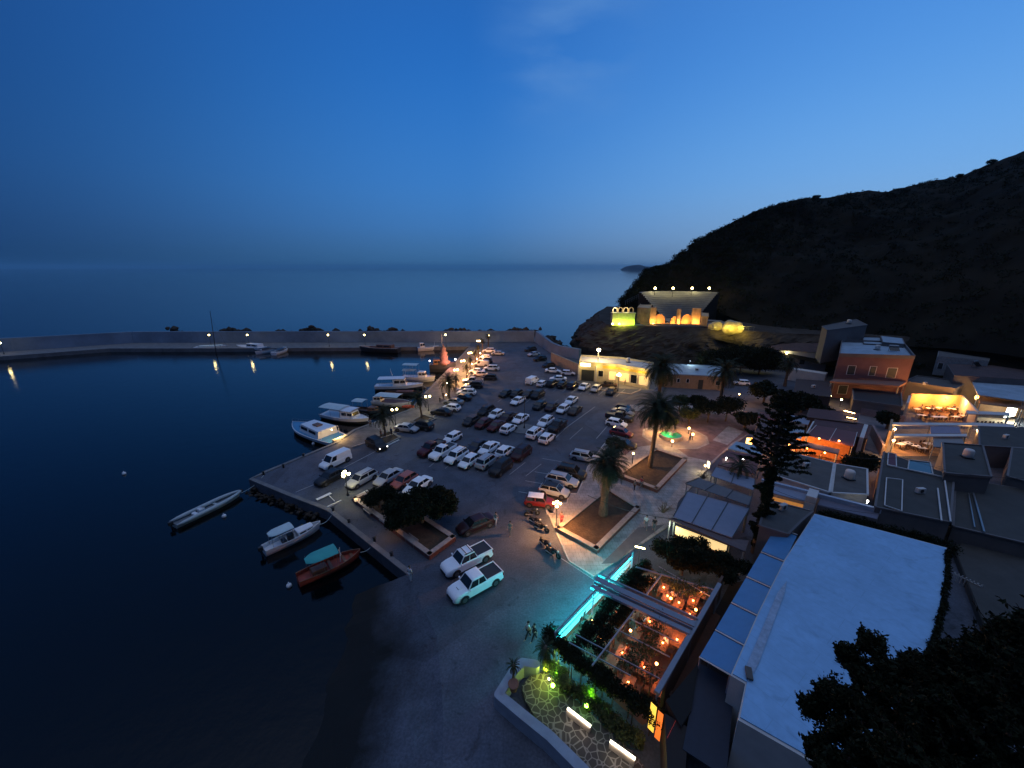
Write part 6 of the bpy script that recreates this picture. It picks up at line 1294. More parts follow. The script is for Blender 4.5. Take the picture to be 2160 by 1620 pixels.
building('flat_house', 'dark grey flat roof right of the pine trunk above the blue panels', [(1602, 1110), (1662, 1128), (1690, 1100), (1714, 1080), (1618, 1056)], 4.6, 0, M_wallgrey, M_roofgrey, .15)
building('flat_house', 'broad grey flat roof with a white left edge below the orange lit restaurant', [(1624, 1000), (1749, 1039), (1759, 978), (1652, 952)], 3.6, 0, M_wallw, M_roofgrey, .12)
building('flat_house', 'ribbed dark grey roof between the broad grey roof and the round tree', [(1754, 1040), (1830, 1044), (1829, 990), (1762, 979)], 3.4, 0, M_wallw, M_roofgrey, .12)
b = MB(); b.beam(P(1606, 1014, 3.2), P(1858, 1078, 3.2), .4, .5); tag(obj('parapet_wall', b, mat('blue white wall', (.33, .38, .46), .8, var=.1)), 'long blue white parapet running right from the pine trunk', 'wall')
canopy('shop_awning', 'pale awning above a small orange lit shop right of the pine trunk', [(1615, 1036), (1700, 1058), (1706, 1040), (1622, 1020)], 3.1, M_fabgrey, .1)
sf = thing('small_shop', 'small orange lit shop front right of the pine trunk', 'shop front', P(1660, 1060, 1.2)); b = MB(); a, c = P(1620, 1052, 1.3)-sf.location, P(1696, 1072, 1.3)-sf.location; b.beam(a, c, .12, .8); obj('window', b, glow('amber shop glow', (1, .42, .10), .35), sf)
building('white_pier', 'white masonry pillar beside the small orange lit shop', [(1700, 1046), (1722, 1052), (1728, 1036), (1707, 1030)], 3.9, 0, M_wallw, M_wallw, 0, cat='pillar')
building('flat_house', 'lilac grey roof right of the white masonry pillar', [(1724, 1066), (1850, 1096), (1856, 1082), (1730, 1050)], 2.9, 0, M_wallgrey, mat('lilac roof', (.12, .12, .16), .8, var=.1), 0)
# orange lit restaurant with glass lid
rt, q = canopy('glass_canopy', 'white framed canopy with two red lamps over the orange lit restaurant', [(1702, 918), (1800, 942), (1808, 912), (1722, 897)], 3.6, M_maroon, .1, beams=2, bm=M_wallw)
b = MB(); b.beam(P(1697, 935, 1.7), P(1712, 908, 1.7), .2, 3.4); b.beam(P(1812, 944, 1.7), P(1822, 915, 1.7), .5, 3.4); tag(obj('side_wall', b, M_wallw), 'pair of white side walls of the orange lit restaurant', 'wall')
canopy('restaurant_fascia', 'pale roof edge over the open orange lit restaurant front', [(1645, 930), (1768, 957), (1772, 948), (1655, 922)], 3.2, M_wallgrey, .15)
sheet('inner_floor', [P2(*q) for q in ((1640, 952), (1762, 985), (1800, 955), (1670, 925))], .014, M_floor)
b = MB(); b.beam(P(1672, 930, 1.5), P(1790, 955, 1.5), .15, 3.0); tag(obj('back_wall', b, mat('orange render', (.5, .22, .09), .8, var=.3, scale=2)), 'orange back wall of the restaurant with the red lamps', 'wall')
for x, y, p_ in ((1665, 938, 900), (1702, 945, 900), (1740, 955, 800), (1728, 925, 110), (1770, 930, 110)):
    lb_ = {1665: 'leftmost lamp in the open orange restaurant front', 1702: 'middle lamp in the open orange restaurant front', 1740: 'rightmost lamp in the open orange restaurant front', 1728: 'left red lamp on the glass canopy', 1770: 'right red lamp on the glass canopy'}[x]; zz = 2.5 if x in (1665, 1702, 1740) else 4.0
    lt = thing('hanging_lamp', lb_, 'lamp', P(x, y, zz), 0, 'lamps of the orange restaurant'); b = MB(); b.ball((0, 0, 0), .12, n=6); obj('bulb', b, M_go, lt); b = MB(); b.lathe([(.02, .1), (.02, .45)], (0, 0, 0), 4); obj('cord', b, M_black, lt); lamp('light', (0, 0, -.15), p_, (1, .33, .07), lt, .15)
for k in range(7): dining(1660+k*16, 950+k*4.4+g.uniform(-3, 4), g.uniform(-.8, .2), 'dining table in the open orange lit restaurant', 'brown chair in the open orange lit restaurant', 'orange restaurant', 0, 2, None, 0, M_brown, 'orr')
lt = thing('wall_lamp', 'bright yellow lit doorway lamp left of the pine trunk behind the blue awning', 'lamp', P(1580, 932, 1.8)); b = MB(); b.box((0, 0, 0), (.9, .2, 1.3)); obj('panel', b, glow('yellow panel glow', (1, .6, .18), 3.5), lt); b = MB(); b.box((0, .1, -1.2), (1.1, .2, 1.2)); obj('base', b, M_brown, lt); lamp('light', (0, -.5, .5), 400, ORANGE, lt, .2)
lt = thing('wall_lamp', 'cream lamp glowing on the paving at the corner of the blue canopy roofs', 'lamp', P(1487, 985, 1.0)); b = MB(); b.box((.5, 0, .4), (.15, .8, 1.0)); obj('panel', b, M_wallw, lt); b = MB(); b.ball((0, 0, .2), .12, n=6); obj('bulb', b, M_gw, lt); lamp('light', (0, -.3, .45), 170, (1, .78, .42), lt, .12)
for x, y, lb_ in ((1532, 966, 'left pin lamp on the maroon awning'), (1568, 969, 'right pin lamp on the maroon awning'), (1830, 1057, 'lone pin lamp at the right end of the blue white parapet')):
    lt = thing('pin_lamp', lb_, 'lamp', P(x, y, 3.6), 0, 'pin lamps'); b = MB(); b.ball((0, 0, 0), .10, n=6); b.lathe([(.02, -.3), (.02, -.08)], (0, 0, 0), 4); obj('bulb', b, M_gwh, lt)
# upper restaurants
sheet('upper_floor', [P2(*q) for q in ((1918, 850), (2030, 848), (2060, 890), (1950, 895))], .015, M_floor)
b = MB(); b.beam(P(1918, 846, 1.6), P(2026, 850, 1.6), .2, 3.3); tag(obj('back_wall', b, mat('yellow render', (.6, .42, .2), .8, var=.15, scale=1.5)), 'glowing yellow back wall of the upper open air restaurant', 'wall')
b = MB(); b.beam(P(2026, 850, 1.6), P(2058, 886, 1.6), .25, 3.3); tag(obj('side_wall', b, M_wallw), 'slanting pale side wall right of the upper open air restaurant', 'wall')
b = MB(); b.beam(P(1915, 850, 1.6), P(1910, 866, 1.6), .4, 3.3); tag(obj('wall_stub', b, M_wallw), 'white wall stub left of the upper open air restaurant', 'wall')
for x, y, p_, lb_ in ((1932, 836, 1000, 'left star bright lamp on the yellow back wall'), (1996, 842, 1000, 'right star bright lamp on the yellow back wall')):
    lt = thing('wall_lamp', lb_, 'lamp', P(x, y, 2.4), 0, 'lamps of the upper restaurant'); b = MB(); b.ball((0, 0, 0), .14, n=6); b.box((0, .3, 0), (.05, .5, .05), 0, M_dmetal); b.mats = [M_gw, M_dmetal] if False else b.mats; obj('bulb', b, M_gw, lt); lamp('light', (0, -.7, .1), p_*.5, (1, .50, .14), lt, .15); lamp('light', (0, -2.6, .6), p_*1.1, (1, .40, .09), lt, .15)
for k in range(10): dining(1938+(k % 5)*22+(k//5)*9+g.uniform(-5, 5), 858+(k//5)*17+g.uniform(-4, 5), g.uniform(-.6, .6), 'dining table of the upper open air restaurant', 'brown chair of the upper open air restaurant', 'upper restaurant', 0, 4, None, 0, M_white, 'upr')
canopy('roof_canopy', 'dark brown roof edge above the orange lit room at the right', [(2066, 850), (2160, 862), (2165, 846), (2066, 833)], 3.9, mat('rust roof', (.25, .12, .07), .8, var=.3), .15)
b = MB(); b.beam(P(2062, 858, 1.5), P(2165, 868, 1.5), .15, 2.6); tag(obj('back_wall', b, mat('peach render', (.55, .33, .17), .8, var=.15)), 'peach wall behind the bright white screen at the right edge', 'wall')
lt = thing('wall_lamp', 'long oval yellow lamp left of the bright white screen', 'lamp', P(2060, 838, 2.8)); b = MB(); b.ball((0, 0, 0), .35, n=8, sc=(1, .6, 1.4)); obj('globe', b, glow('oval glow', (1, .62, .2), 4), lt); b = MB(); b.box((0, .4, 0), (.1, .5, .1)); obj('bracket', b, M_dmetal, lt); lamp('light', (.2, -.8, 0), 700, (1, .55, .2), lt, .3)
sc_ = thing('lit_screen', 'dazzling white lit screen at the right edge of the town', 'screen', P(2133, 868, 2.0)); b = MB(); b.add([(-.8, 0, 1.2), (1.0, 0, 1.0), (1.0, 0, -.9), (-.8, 0, -1.3), (-.8, .15, 1.2), (1.0, .15, 1.0), (1.0, .15, -.9), (-.8, .15, -1.3)], [(0, 1, 2, 3), (7, 6, 5, 4), (0, 4, 5, 1), (1, 5, 6, 2), (2, 6, 7, 3), (3, 7, 4, 0)]); obj('panel', b, glow('screen glow', (.95, 1, .92), 6), sc_)
b = MB(); b.box((.1, .1, -1.6), (.15, .15, .9)); obj('stand', b, M_dmetal, sc_); lamp('light', (-.2, -.8, .2), 700, (.95, 1, .85), sc_, .3)
canopy('pale_beam', 'pale beam in front of the dark awning left of the white screen', [(2040, 872), (2130, 876), (2130, 870), (2038, 866)], 3.0, M_wallw, .2)
canopy('pale_beam', 'pale beam at the front of the brightly lit right hand terrace', [(2050, 897), (2140, 901), (2138, 895), (2048, 891)], 2.6, M_wallw, .2)
sheet('right_terrace_floor', [P2(*q) for q in ((2050, 880), (2140, 884), (2150, 912), (2054, 908))], .016, mat('cream tiles', (.5, .42, .3), .7, var=.2))
for k in range(4): dining(2070+k*17, 893+k*.6, 0, 'dining table of the bright right hand terrace', 'brown chair of the bright right hand terrace', 'right terrace', 0, 4, None, 0, M_brown, 'rt')
# terrace with striped lit boards
canopy('terrace_roof', 'lilac roof slab of the terrace between the lit boards and the dark pine hedge', [(1963, 914), (2028, 914), (2022, 896), (1962, 894)], 3.0, mat('lilac slab', (.22, .20, .26), .8, var=.1), .15)
canopy('terrace_roof', 'grey roof slab in front of the lilac roof slab', [(1968, 942), (2036, 945), (2030, 921), (1968, 920)], 2.8, mat('grey slab', (.22, .21, .20), .8, var=.1), .15)
canopy('pale_beam', 'long pale beam crossing the terrace with the two bright lamps', [(1886, 920), (2040, 920), (2040, 915), (1886, 915)], 3.2, M_wallw, .2)
canopy('pale_beam', 'long lilac beam along the top of the terrace with the two bright lamps', [(1882, 896), (2050, 897), (2050, 892), (1882, 891)], 3.2, M_wallw, .2)
sheet('terrace_boards', [P2(*q) for q in ((1880, 905), (2060, 905), (2062, 962), (1880, 962))], .013, brickmat('wooden boards', (.45, .27, .13), (.38, .22, .10), (.1, .05, .03), 2.5, .25))
for x, y, lb_ in ((1888, 905, 'upper of the two star bright lamps on the lit terrace'), (1885, 929, 'lower of the two star bright lamps on the lit terrace'), (2063, 908, 'star bright lamp beside the lilac wall at the right of the terrace')):
    lt = thing('terrace_lamp', lb_, 'lamp', P(x, y, 3.0), 0, 'lamps of the lit terrace'); b = MB(); b.ball((0, 0, 0), .17, n=6); obj('bulb', b, M_gw, lt); b = MB(); b.lathe([(.04, -3), (.03, -.15)], (0, 0, 0), 5); obj('post', b, M_dmetal, lt); lamp('light', (0, 0, -.35), 900, (1, .48, .15), lt, .18)
b = MB(); b.beam(P(1872, 930, 1.8), P(1876, 905, 1.8), .3, 3.6); tag(obj('lit_pillar', b, M_wallochre), 'tall orange lit pillar at the left end of the lit terrace', 'pillar')
for k in range(5): dining(1903+k*14+g.uniform(-3, 3), 938+g.uniform(-5, 6), g.uniform(-.5, .5), 'dining table of the terrace with the two bright lamps', 'brown chair of the terrace with the two bright lamps', 'lit terrace', 0, 4, None, 0, M_white, 'lt')
# grey houses with skylights in the right foreground
M_dgrey = mat('dull grey roof', (.05, .048, .043), .9, var=.2, scale=.6)
sk, skl, skh = building('skylight_house', 'big grey flat roof with pale framed skylights left of the foreground yard', [(1846, 1070), (2004, 1102), (2012, 1006), (1864, 955)], 3.6, 0, M_wallgrey, M_dgrey, .12)
def frame_px(parent, pts, z, w, m, nm_):
    q = [P(x, y, z)-parent.location for x, y in pts]; b = MB()
    for a, c in zip(q, q[1:]+q[:1]): b.beam(a, c, w, .1)
    return obj(nm_, b, m, parent)
for pts, nm_ in (([(1866, 1066), (1902, 1078), (1904, 1012), (1870, 1008)], 'skylight_frame'), ([(1872, 980), (1891, 984), (1890, 958), (1874, 955)], 'skylight_frame'), ([(1915, 990), (1968, 1000), (1962, 975), (1918, 970)], 'skylight_frame')): frame_px(sk, pts, 3.8, .10, M_wallw, nm_)
for pts, m in (([(1872, 980), (1891, 984), (1890, 958), (1874, 955)], mat('red room glow', (.10, .008, .008), .5, var=0)), ([(1915, 990), (1968, 1000), (1962, 975), (1918, 970)], M_glass), ([(1866, 1066), (1902, 1078), (1904, 1012), (1870, 1008)], M_dgrey)):
    b = MB(); b.add([P(x, y, 3.76)-sk.location for x, y in pts], [(0, 1, 2, 3)]); obj('skylight_pane', b, m, sk)
b = MB()
for a, c in (((1872, 981), (1990, 1006)), ((1978, 1030), (1986, 1098)), ((1993, 1014), (2005, 1100))): b.beam(P(*a, 3.85)-sk.location, P(*c, 3.85)-sk.location, .12, .12)
obj('roof_bars', b, M_wallw, sk)
building('box_house', 'square dark grey roof box with a pale rim behind the skylight house', [(1992, 1000), (2090, 1008), (2072, 942), (1988, 936)], 4.6, 0, M_wallgrey, M_dgrey, .25)
building('yard_house', 'low dark roof with two pale pipes right of the skylight house', [(2010, 1110), (2180, 1150), (2200, 1040), (2016, 1008)], 2.4, 0, M_wallgrey, M_dgrey, .1)
b = MB(); b.beam(P(2043, 1040, 2.7), P(2056, 1112, 2.7), .09); b.beam(P(2053, 1040, 2.7), P(2076, 1122, 2.7), .14); tag(obj('roof_pipes', b, M_metal), 'pair of pale pipes lying across the low dark roof', 'pipes')
building('dark_house', 'dark grey roof right of the lit terrace under the white screen', [(2066, 940), (2240, 950), (2240, 905), (2064, 900)], 3.4, 0, M_wallgrey, M_dgrey, .1)
building('dark_house', 'bluish dark wall block at the right edge beside the square roof box', [(2125, 1005), (2220, 1030), (2220, 950), (2135, 945)], 3.6, 0, M_wallgrey, M_dgrey, .1)
# dark wall strip with terracotta edge under the skylight house
b = MB(); b.beam(P(1955, 1112, .8), P(2010, 1128, .8), .3, 1.6); tag(obj('garden_wall', b, M_wallochre), 'short terracotta topped garden wall behind the vine of the white roof', 'wall')
# ------------------------------------------------------------------ theatre on the terrace
TC = Vector((61, 141, 10.6))
th = thing('amphitheatre', 'open air amphitheatre with curved stone seat rows above the cliff', 'amphitheatre', TC); sb = MB(); nrow = 15
prof = [(6.4, 0)]
for k in range(nrow): r = 6.4+k*.62; prof += [(r, .6+k*.62), (r+.62, .6+k*.62)]
prof += [(6.4+nrow*.62+.4, .6+(nrow-1)*.62), (6.4+nrow*.62+.4, -1)]
A0, A1, NA = R(24), R(156), 40; vs = []
for i in range(NA+1):
    a = A0+(A1-A0)*i/NA
    for r, z in prof: vs.append((r*math.cos(a), r*math.sin(a)*.95, z))
n = len(prof); sb.add(vs, [(i*n+j, i*n+j+1, (i+1)*n+j+1, (i+1)*n+j) for i in range(NA) for j in range(n-2)])
fw = MB()
for i0, sg_ in ((0, 1), (NA, -1)):
    row = vs[i0*n:(i0+1)*n]; fw.add([(p[0], p[1], p[2]-.01) for p in row], [tuple(range(n))])
fw.add(vs, [(i*n+n-2, i*n+n-1, (i+1)*n+n-1, (i+1)*n+n-2) for i in range(NA)])
obj('flank_wall', fw, mat('dark rubble flank', (.035, .03, .026), .95, var=.4, spec=.1), th)
obj('seat_rows', sb, mat('seat stone', (.19, .20, .20), .85, var=.15, scale=.5), th)
M_ostone = brickmat('golden stone', (.42, .30, .17), (.36, .25, .14), (.2, .15, .1), .6, .3)
def at(px, py, Y, o=th): return Qy(px, py, Y)-o.location
stg = MB()
for x0, x1, yt in ((1372, 1384, 649), (1430, 1436, 652), (1462, 1478, 650)):
    a, c = at(x0, yt, 130), at(x1, yt, 130); stg.box(((a.x+c.x)/2, a.y, a.z/2), (c.x-a.x, 1.2, a.z))
obj('stage_tower', stg, M_ostone, th)
ar = MB()
for xc, rr_ in ((1391, 1.9), (1424, 1.4), (1449, 1.9)):
    c = at(xc, 676, 130.5); ar.add([(c.x+rr_*math.cos(math.pi*k/12), c.y, .8+rr_*1.35*math.sin(math.pi*k/12)) for k in range(13)]+[(c.x+rr_*math.cos(math.pi*k/12), c.y+.5, .8+rr_*1.35*math.sin(math.pi*k/12)) for k in range(13)], [tuple(range(13))[::-1], tuple(range(13, 26))]+[(k, k+1, k+14, k+13) for k in range(12)]); ar.box((c.x, c.y+.25, .4), (rr_*2, .5, .8))
obj('stage_arch', ar, mat('apricot render', (.55, .30, .14), .8, var=.1), th)
fb_ = MB(); a, c = at(1356, 688, 128.5), at(1478, 692, 127.0); fb_.beam((a.x, a.y, .25), (c.x, c.y, .25), .5, .5); fb_.beam((a.x, 141-141+(-9), .15), (c.x, -9.5, .15), 1.5, .3); obj('stage_step', fb_, M_ostone, th)
for x, p_, Y in ((1378, 950, 128.2), (1391, 420, 129), (1433, 700, 128.4), (1449, 420, 129), (1470, 1000, 128.2), (1422, 260, 129)):
    c = at(x, 683, Y); lamp('uplight', (c.x, c.y, .6), p_, (1, .47, .10), th, .15)
for k, x in enumerate((1382, 1420, 1460, 1496)):
    c = Qy(x, 608, 152.5); lt = thing('theatre_lamp', ['leftmost', 'second', 'third', 'rightmost'][k]+' of the four bright lamps along the top of the amphitheatre', 'lamp', (c.x, c.y, c.z-3.2), 0, 'lamps above the amphitheatre'); b = MB(); b.lathe([(.12, 0), (.07, 3.0)], (0, 0, 0), 6); obj('post', b, M_dmetal, lt)
    b = MB(); b.ball((0, 0, 3.2), .42, n=6); obj('lamp_head', b, M_gy, lt); lamp('light', (0, -.9, 3.3), 650, (1, .8, .38), lt, .4)
sp = Qy(1355, 640, 134); b = MB()
building('stone_wing', 'stone wing building on the left of the amphitheatre stage', [(1345, 650), (1372, 652), (1374, 643), (1352, 641)], 15.6, 10.6, M_ostone, M_ostone, .3)
building('stone_wing', 'low stone wing on the right of the amphitheatre stage', [(1480, 668), (1494, 669), (1494, 661), (1480, 660)], 13.6, 10.5, M_ostone, M_ostone, .2)
gk = thing('arcade', 'stone arcade with green yellow lit wall at the tip of the headland', 'arcade', Qy(1310, 686, 129)); gk.location.z = 10.6
wv = lambda x, z: (Qy(x, 686, 129)-gk.location)
a, c = wv(1289, 0), wv(1336, 0); b = MB(); b.beam((a.x, a.y, 1.9), (c.x, c.y, 1.9), 2.0, 3.8); b.beam((a.x-.2, a.y, 3.9), (c.x+.2, c.y, 3.9), 2.4, .3); obj('wall', b, mat('pale lime stone', (.40, .40, .28), .85, var=.25, scale=1.2, bump=.3), gk)
b = MB()
for k in range(4):
    xx = a.x+.9+k*1.75; r_o, r_i = .85, .55; z_ = 4.9
    vs = []; 
    for j in range(11):
        t = math.pi*j/10
        for r in (r_o, r_i):
            for dy in (-.35, .35): vs.append((xx+r*math.cos(t), a.y+dy, z_+r*math.sin(t)))
    b.add(vs, [f for j in range(10) for f in ((j*4, j*4+1, j*4+5, j*4+4), (j*4+2, j*4+6, j*4+7, j*4+3), (j*4, j*4+4, j*4+6, j*4+2), (j*4+1, j*4+3, j*4+7, j*4+5))])
    for s in (-1, 1): b.box((xx+s*.7, a.y, 4.45), (.3, .7, .95))
obj('roof_arches', b, M_ostone, gk)
for u, z, p_, cl in ((.05, .6, 300, (.9, 1, .1)), (.35, .5, 380, (.62, 1, .04)), (.7, .5, 380, (.62, 1, .04)), (.95, .6, 200, (.62, 1, .04)), (.5, .3, 200, (1, .7, .15)), (.1, 5.2, 260, (1, .95, .6)), (.6, 4.9, 160, (1, .9, .5))):
    q = a.lerp(c, u); lamp('uplight', (q.x, q.y-1.9 if z < 4 else q.y-1.0, z), p_, cl, gk, .14)
for x, y, lb_ in ((1292, 680, 'small yellow lamp left of the green lit arcade'), (1306, 684, 'small yellow lamp in front of the green lit arcade')):
    lt = thing('ground_lamp', lb_, 'lamp', Qy(x, y, 126.8), 0, 'ground lamps at the arcade'); lt.location.z = 11.0; b = MB(); b.ball((0, 0, .2), .25, n=6); obj('bulb', b, M_gy, lt)
# yellow lit boulder mound
mm = MB(); c = Qy(1545, 694, 122); 
def mound(c, r, seed, sc=(1, .6, .75)):
    bm = bmesh.new(); bmesh.ops.create_icosphere(bm, subdivisions=4, radius=r); vs = []
    for v in bm.verts:
        q = v.co.normalized(); k = 1+.22*mnoise.noise(q*1.6+Vector((seed, 0, 0)))+.08*mnoise.noise(q*5); vs.append((v.co.x*k*sc[0], v.co.y*k*sc[1], v.co.z*k*sc[2]))
    fs = [tuple(v.index for v in f.verts) for f in bm.faces]; bm.free(); return vs, fs
for (x, y, Y, r, lb_, pw) in ((1545, 692, 121.5, 3.3, 'big rounded rock glowing yellow at the right end of the theatre terrace', 1300), (1510, 688, 123, 2.4, 'smaller rounded rock dimly lit beside the glowing yellow rock', 240)):
    c = Qy(x, y, Y); c.z = 10.6; t = thing('lit_rock', lb_, 'rock', c, 0, 'lit rocks on the theatre terrace'); vs, fs = mound(c, r, x); mm = MB(); mm.add(vs, fs); obj('rock', mm, mat('yellowish stone', (.42, .35, .2), .9, var=.3, scale=.8, bump=.5), t, True)
    for dx in (-.6, .6): lamp('uplight', (r*dx, -r*.6-1.6, .5), pw/2, (1, .75, .10), t, .15)
b = MB(); 
for k in range(9): q = Qy(1500+k*11, 697+k*1.2, 120.6-k*.25); b.beam((q.x, q.y, 10.4), (q.x, q.y, 11.5), .06)
a, c = Qy(1500, 697, 120.6), Qy(1588, 706, 118.6); b.beam((a.x, a.y, 11.5), (c.x, c.y, 11.5), .06); b.beam((a.x, a.y, 11.0), (c.x, c.y, 11.0), .04)
tag(obj('railing', b, M_metal), 'thin metal railing along the edge of the theatre terrace', 'railing')
b = MB()
for k in range(7): q = Qy(1320+k*4.5, 634-k*2.2, 150); b.beam((q.x, q.y, q.z-1.6), (q.x, q.y, q.z), .07)
a, c = Qy(1320, 634, 150), Qy(1347, 621, 150); b.beam(a, c, .07); b.beam(a-Vector((0, 0, .7)), c-Vector((0, 0, .7)), .05)
tag(obj('railing', b, M_metal), 'railing climbing the rock left of the amphitheatre seats', 'railing')
# ================================================================== QUAY FURNITURE, PLANTERS, FOUNTAIN, PEOPLE
def planter(name, lab, px, z, wallm=M_stonewall, w=.45, soil=M_soil, group='stone planters'):
    pts = [P(x, y, z) for x, y in px]; c = sum(pts, Vector())/len(pts); c.z = 0; t = thing(name, lab, 'planter', c, 0, group); q = [p-c for p in pts]; b = MB()
    for a, d in zip(q, q[1:]+q[:1]):
        dv = (d-a).normalized()*w*.5; b.beam((a.x-dv.x, a.y-dv.y, z/2), (d.x-dv.x if False else d.x-dv.x, d.y-dv.y, z/2), w, z)
    obj('wall', b, M_brickred if z > .3 else wallm, t); s = MB(); s.prism([(p.x*.97, p.y*.97) for p in q], .0, z-.14); obj('soil', s, soil, t)
    if z > .3:
        cp = MB()
        for a, d in zip(q, q[1:]+q[:1]): dv = (d-a).normalized()*w*.5; cp.beam((a.x-dv.x, a.y-dv.y, z+.035), (d.x+dv.x, d.y+dv.y, z+.035), w*1.25, .07)
        obj('coping', cp, wallm, t)
    return t
planter('planter', 'near square plaza planter with the thick trunked palm and orange lit soil', [(1178, 1113), (1258, 1156), (1345, 1070), (1282, 1030)], .62)
planter('planter', 'far square plaza planter with the tall straight palm', [(1306, 1000), (1385, 1030), (1445, 967), (1383, 947)], .62)
planter('planter', 'long quay planter with dark trees beside the two white pickups', [(748, 1050), (906, 1168), (955, 1132), (800, 1030)], .55, M_stonewall)
planter('planter', 'low kerbed bed around the slim palm nearest the panel van', [(786, 925), (812, 938), (843, 922), (820, 908)], .22, M_conc, .35, group='kerbed palm beds')
planter('planter', 'low kerbed bed around the middle slim palm of the promenade', [(868, 888), (895, 894), (918, 882), (893, 874)], .22, M_conc, .35, group='kerbed palm beds')
kb = MB()
for a, b_ in (((817, 940), (842, 928)), ((742, 1052), (775, 1035)), ((690, 1070), (720, 1056))): kb.beam(P(*a, .08), P(*b_, .08), .22, .16)
struct('white_kerbs', kb, mat('whitewashed kerb', (.55, .55, .53), .8, var=.2))
gp = thing('gangplank', 'white gangplank lying on the quay edge above the moored boats', 'gangplank', P(683, 1047, .12)); b = MB(); a, c = P(668, 1054, .2)-gp.location, P(698, 1040, .2)-gp.location; b.beam(a, c, .42, .08); obj('plank', b, M_white, gp); b = MB(); b.beam(P(693, 1044, .2)-gp.location, P(706, 1057, .2)-gp.location, .07, .05); obj('strut', b, M_white, gp)
for k, (x, y) in enumerate(((556, 1000), (703, 1077), (598, 985), (826, 1172), (790, 1140), (736, 1102), (640, 962), (868, 852))):
    t = thing('mooring_bollard', ['dark bollard at the outermost quay corner', 'bollard below the white gangplank', 'bollard on the apron edge left of the panel van', 'bollard near the slipway end of the quay', 'bollard opposite the red wooden boat', 'bollard at the quay edge opposite the planter corner', 'bollard beside the lit cabin boat', 'bollard beside the long awning boat'][k], 'bollard', P(x, y, .1), 0, 'mooring bollards')
    b = MB(); b.lathe([(.16, -.1), (.13, .15), (.12, .3), (.2, .36), (.2, .44), (.05, .5)], (0, 0, 0), 12); obj('post', b, M_dmetal, t, True)
def bench(px, py, rz, lab):
    t = thing('park_bench', lab, 'bench', P(px, py, 0), rz, 'benches on the quay'); b = MB()
    for k in range(3): b.box((0, -.18+.18*k, .45), (1.7, .14, .04))
    obj('seat', b, mat('bench slats', (.35, .32, .29), .7, var=.2), t); b = MB()
    for k in range(2): b.box((0, .30+.03*k, .62+.16*k), (1.7, .04, .12))
    obj('backrest', b, MATS['bench slats'], t)
    for s in (-1, 1): b = MB(); b.box((s*.7, 0, .22), (.08, .5, .44)); b.box((s*.7, .3, .6), (.06, .06, .4)); obj('leg', b, M_conc, t)
bench(777, 1084, -.75, 'bench against the planter wall near the lamp with glowing globes'); bench(868, 1148, -.72, 'bench under the trees at the pickup end of the planter'); bench(812, 1107, -.72, 'bench under the trees in the middle of the planter')
lt = thing('quay_lamp', 'warm globe lamp low beside the first bench of the quay planter', 'lamp', P(752, 1065, 0)); b = MB(); b.ball((0, 0, .7), .22, n=8); obj('globe', b, glow('globe glow', (1, .72, .4), .7), lt); b = MB(); b.lathe([(.05, 0), (.05, .5)], (0, 0, 0), 6); obj('post', b, M_dmetal, lt); lamp('light', (0, 0, 1.2), 30, (1, .7, .3), lt, .15)
lt = thing('quay_lamp', 'lamp hidden in the planter trees lighting the quay orange', 'lamp', P(836, 1128, 0)); b = MB(); b.ball((0, 0, 2.0), .12, n=6); obj('globe', b, M_gw, lt); b = MB(); b.lathe([(.05, 0), (.04, 1.9)], (0, 0, 0), 6); obj('post', b, M_dmetal, lt); lamp('light', (-.6, -.4, 1.9), 120, (1, .50, .2), lt, .15)
# fountain
f0 = P(1415, 922, .14); t = thing('fountain', 'round fountain basin with green lit water in the plaza court', 'fountain', f0); b = MB(); b.lathe([(2.0, 0), (2.0, .55), (1.75, .58), (1.75, .2)], (0, 0, 0), 24); obj('basin', b, M_stonewall, t)
b = MB(); b.lathe([(1.74, .3), (1.74, .42)], (0, 0, 0), 24); obj('water', b, mat('fountain water', (.05, .35, .16), .1, var=.2, scale=2), t); b = MB(); b.lathe([(.35, .2), (.22, .8), (.6, 1.0), (.55, 1.08), (.12, 1.1), (.1, 1.5)], (0, 0, 0), 16); obj('bowl', b, M_stonewall, t); 
lamp('water_light', (-.7, -.5, .8), 60, (.1, 1, .45), t, .15)
for k, (x, y, pw, cl) in enumerate(((1384, 915, 800, (1, .48, .13)), (1417, 943, 350, (1, .5, .15)), (1452, 915, 600, (1, .42, .10)), (1460, 928, 160, (1, .45, .15)), (1392, 885, 330, (1, .75, .2)), (1345, 975, 0, 0))):
    if not pw: continue
    lt = thing('court_lamp', ['brightest lamp at the left of the fountain court', 'lamp at the front of the fountain basin', 'orange lamp at the right of the fountain basin', 'small lamp at the right rim of the fountain court', 'yellow lamp behind the left fountain tree'][k], 'lamp', P(x, y, .14), 0, 'lamps round the fountain'); b = MB(); b.ball((0, 0, 1.05), .17, n=6); obj('globe', b, M_gw, lt); b = MB(); b.lathe([(.06, 0), (.05, .9)], (0, 0, 0), 6); obj('post', b, M_dmetal, lt); lamp('light', (0, 0, 1.5), pw, cl, lt, .2)
for x, y, pw, lb_ in ((1333, 985, 700, 'path lamp lost in the fronds between the two plaza planters'), (1556, 852, 500, 'warm lamp beside the side street under the dark trees'), (1618, 838, 260, 'round warm lamp behind the pine crown')):
    lt = thing('path_lamp', lb_, 'lamp', P(x, y, .14), 0, 'path lamps'); b = MB(); b.ball((0, 0, 2.2), .13, n=6); obj('globe', b, M_gw, lt); b = MB(); b.lathe([(.06, 0), (.04, 2.1)], (0, 0, 0), 6); obj('post', b, M_dmetal, lt); lamp('light', (0, 0, 2.5), pw, (1, .48, .16), lt, .15)
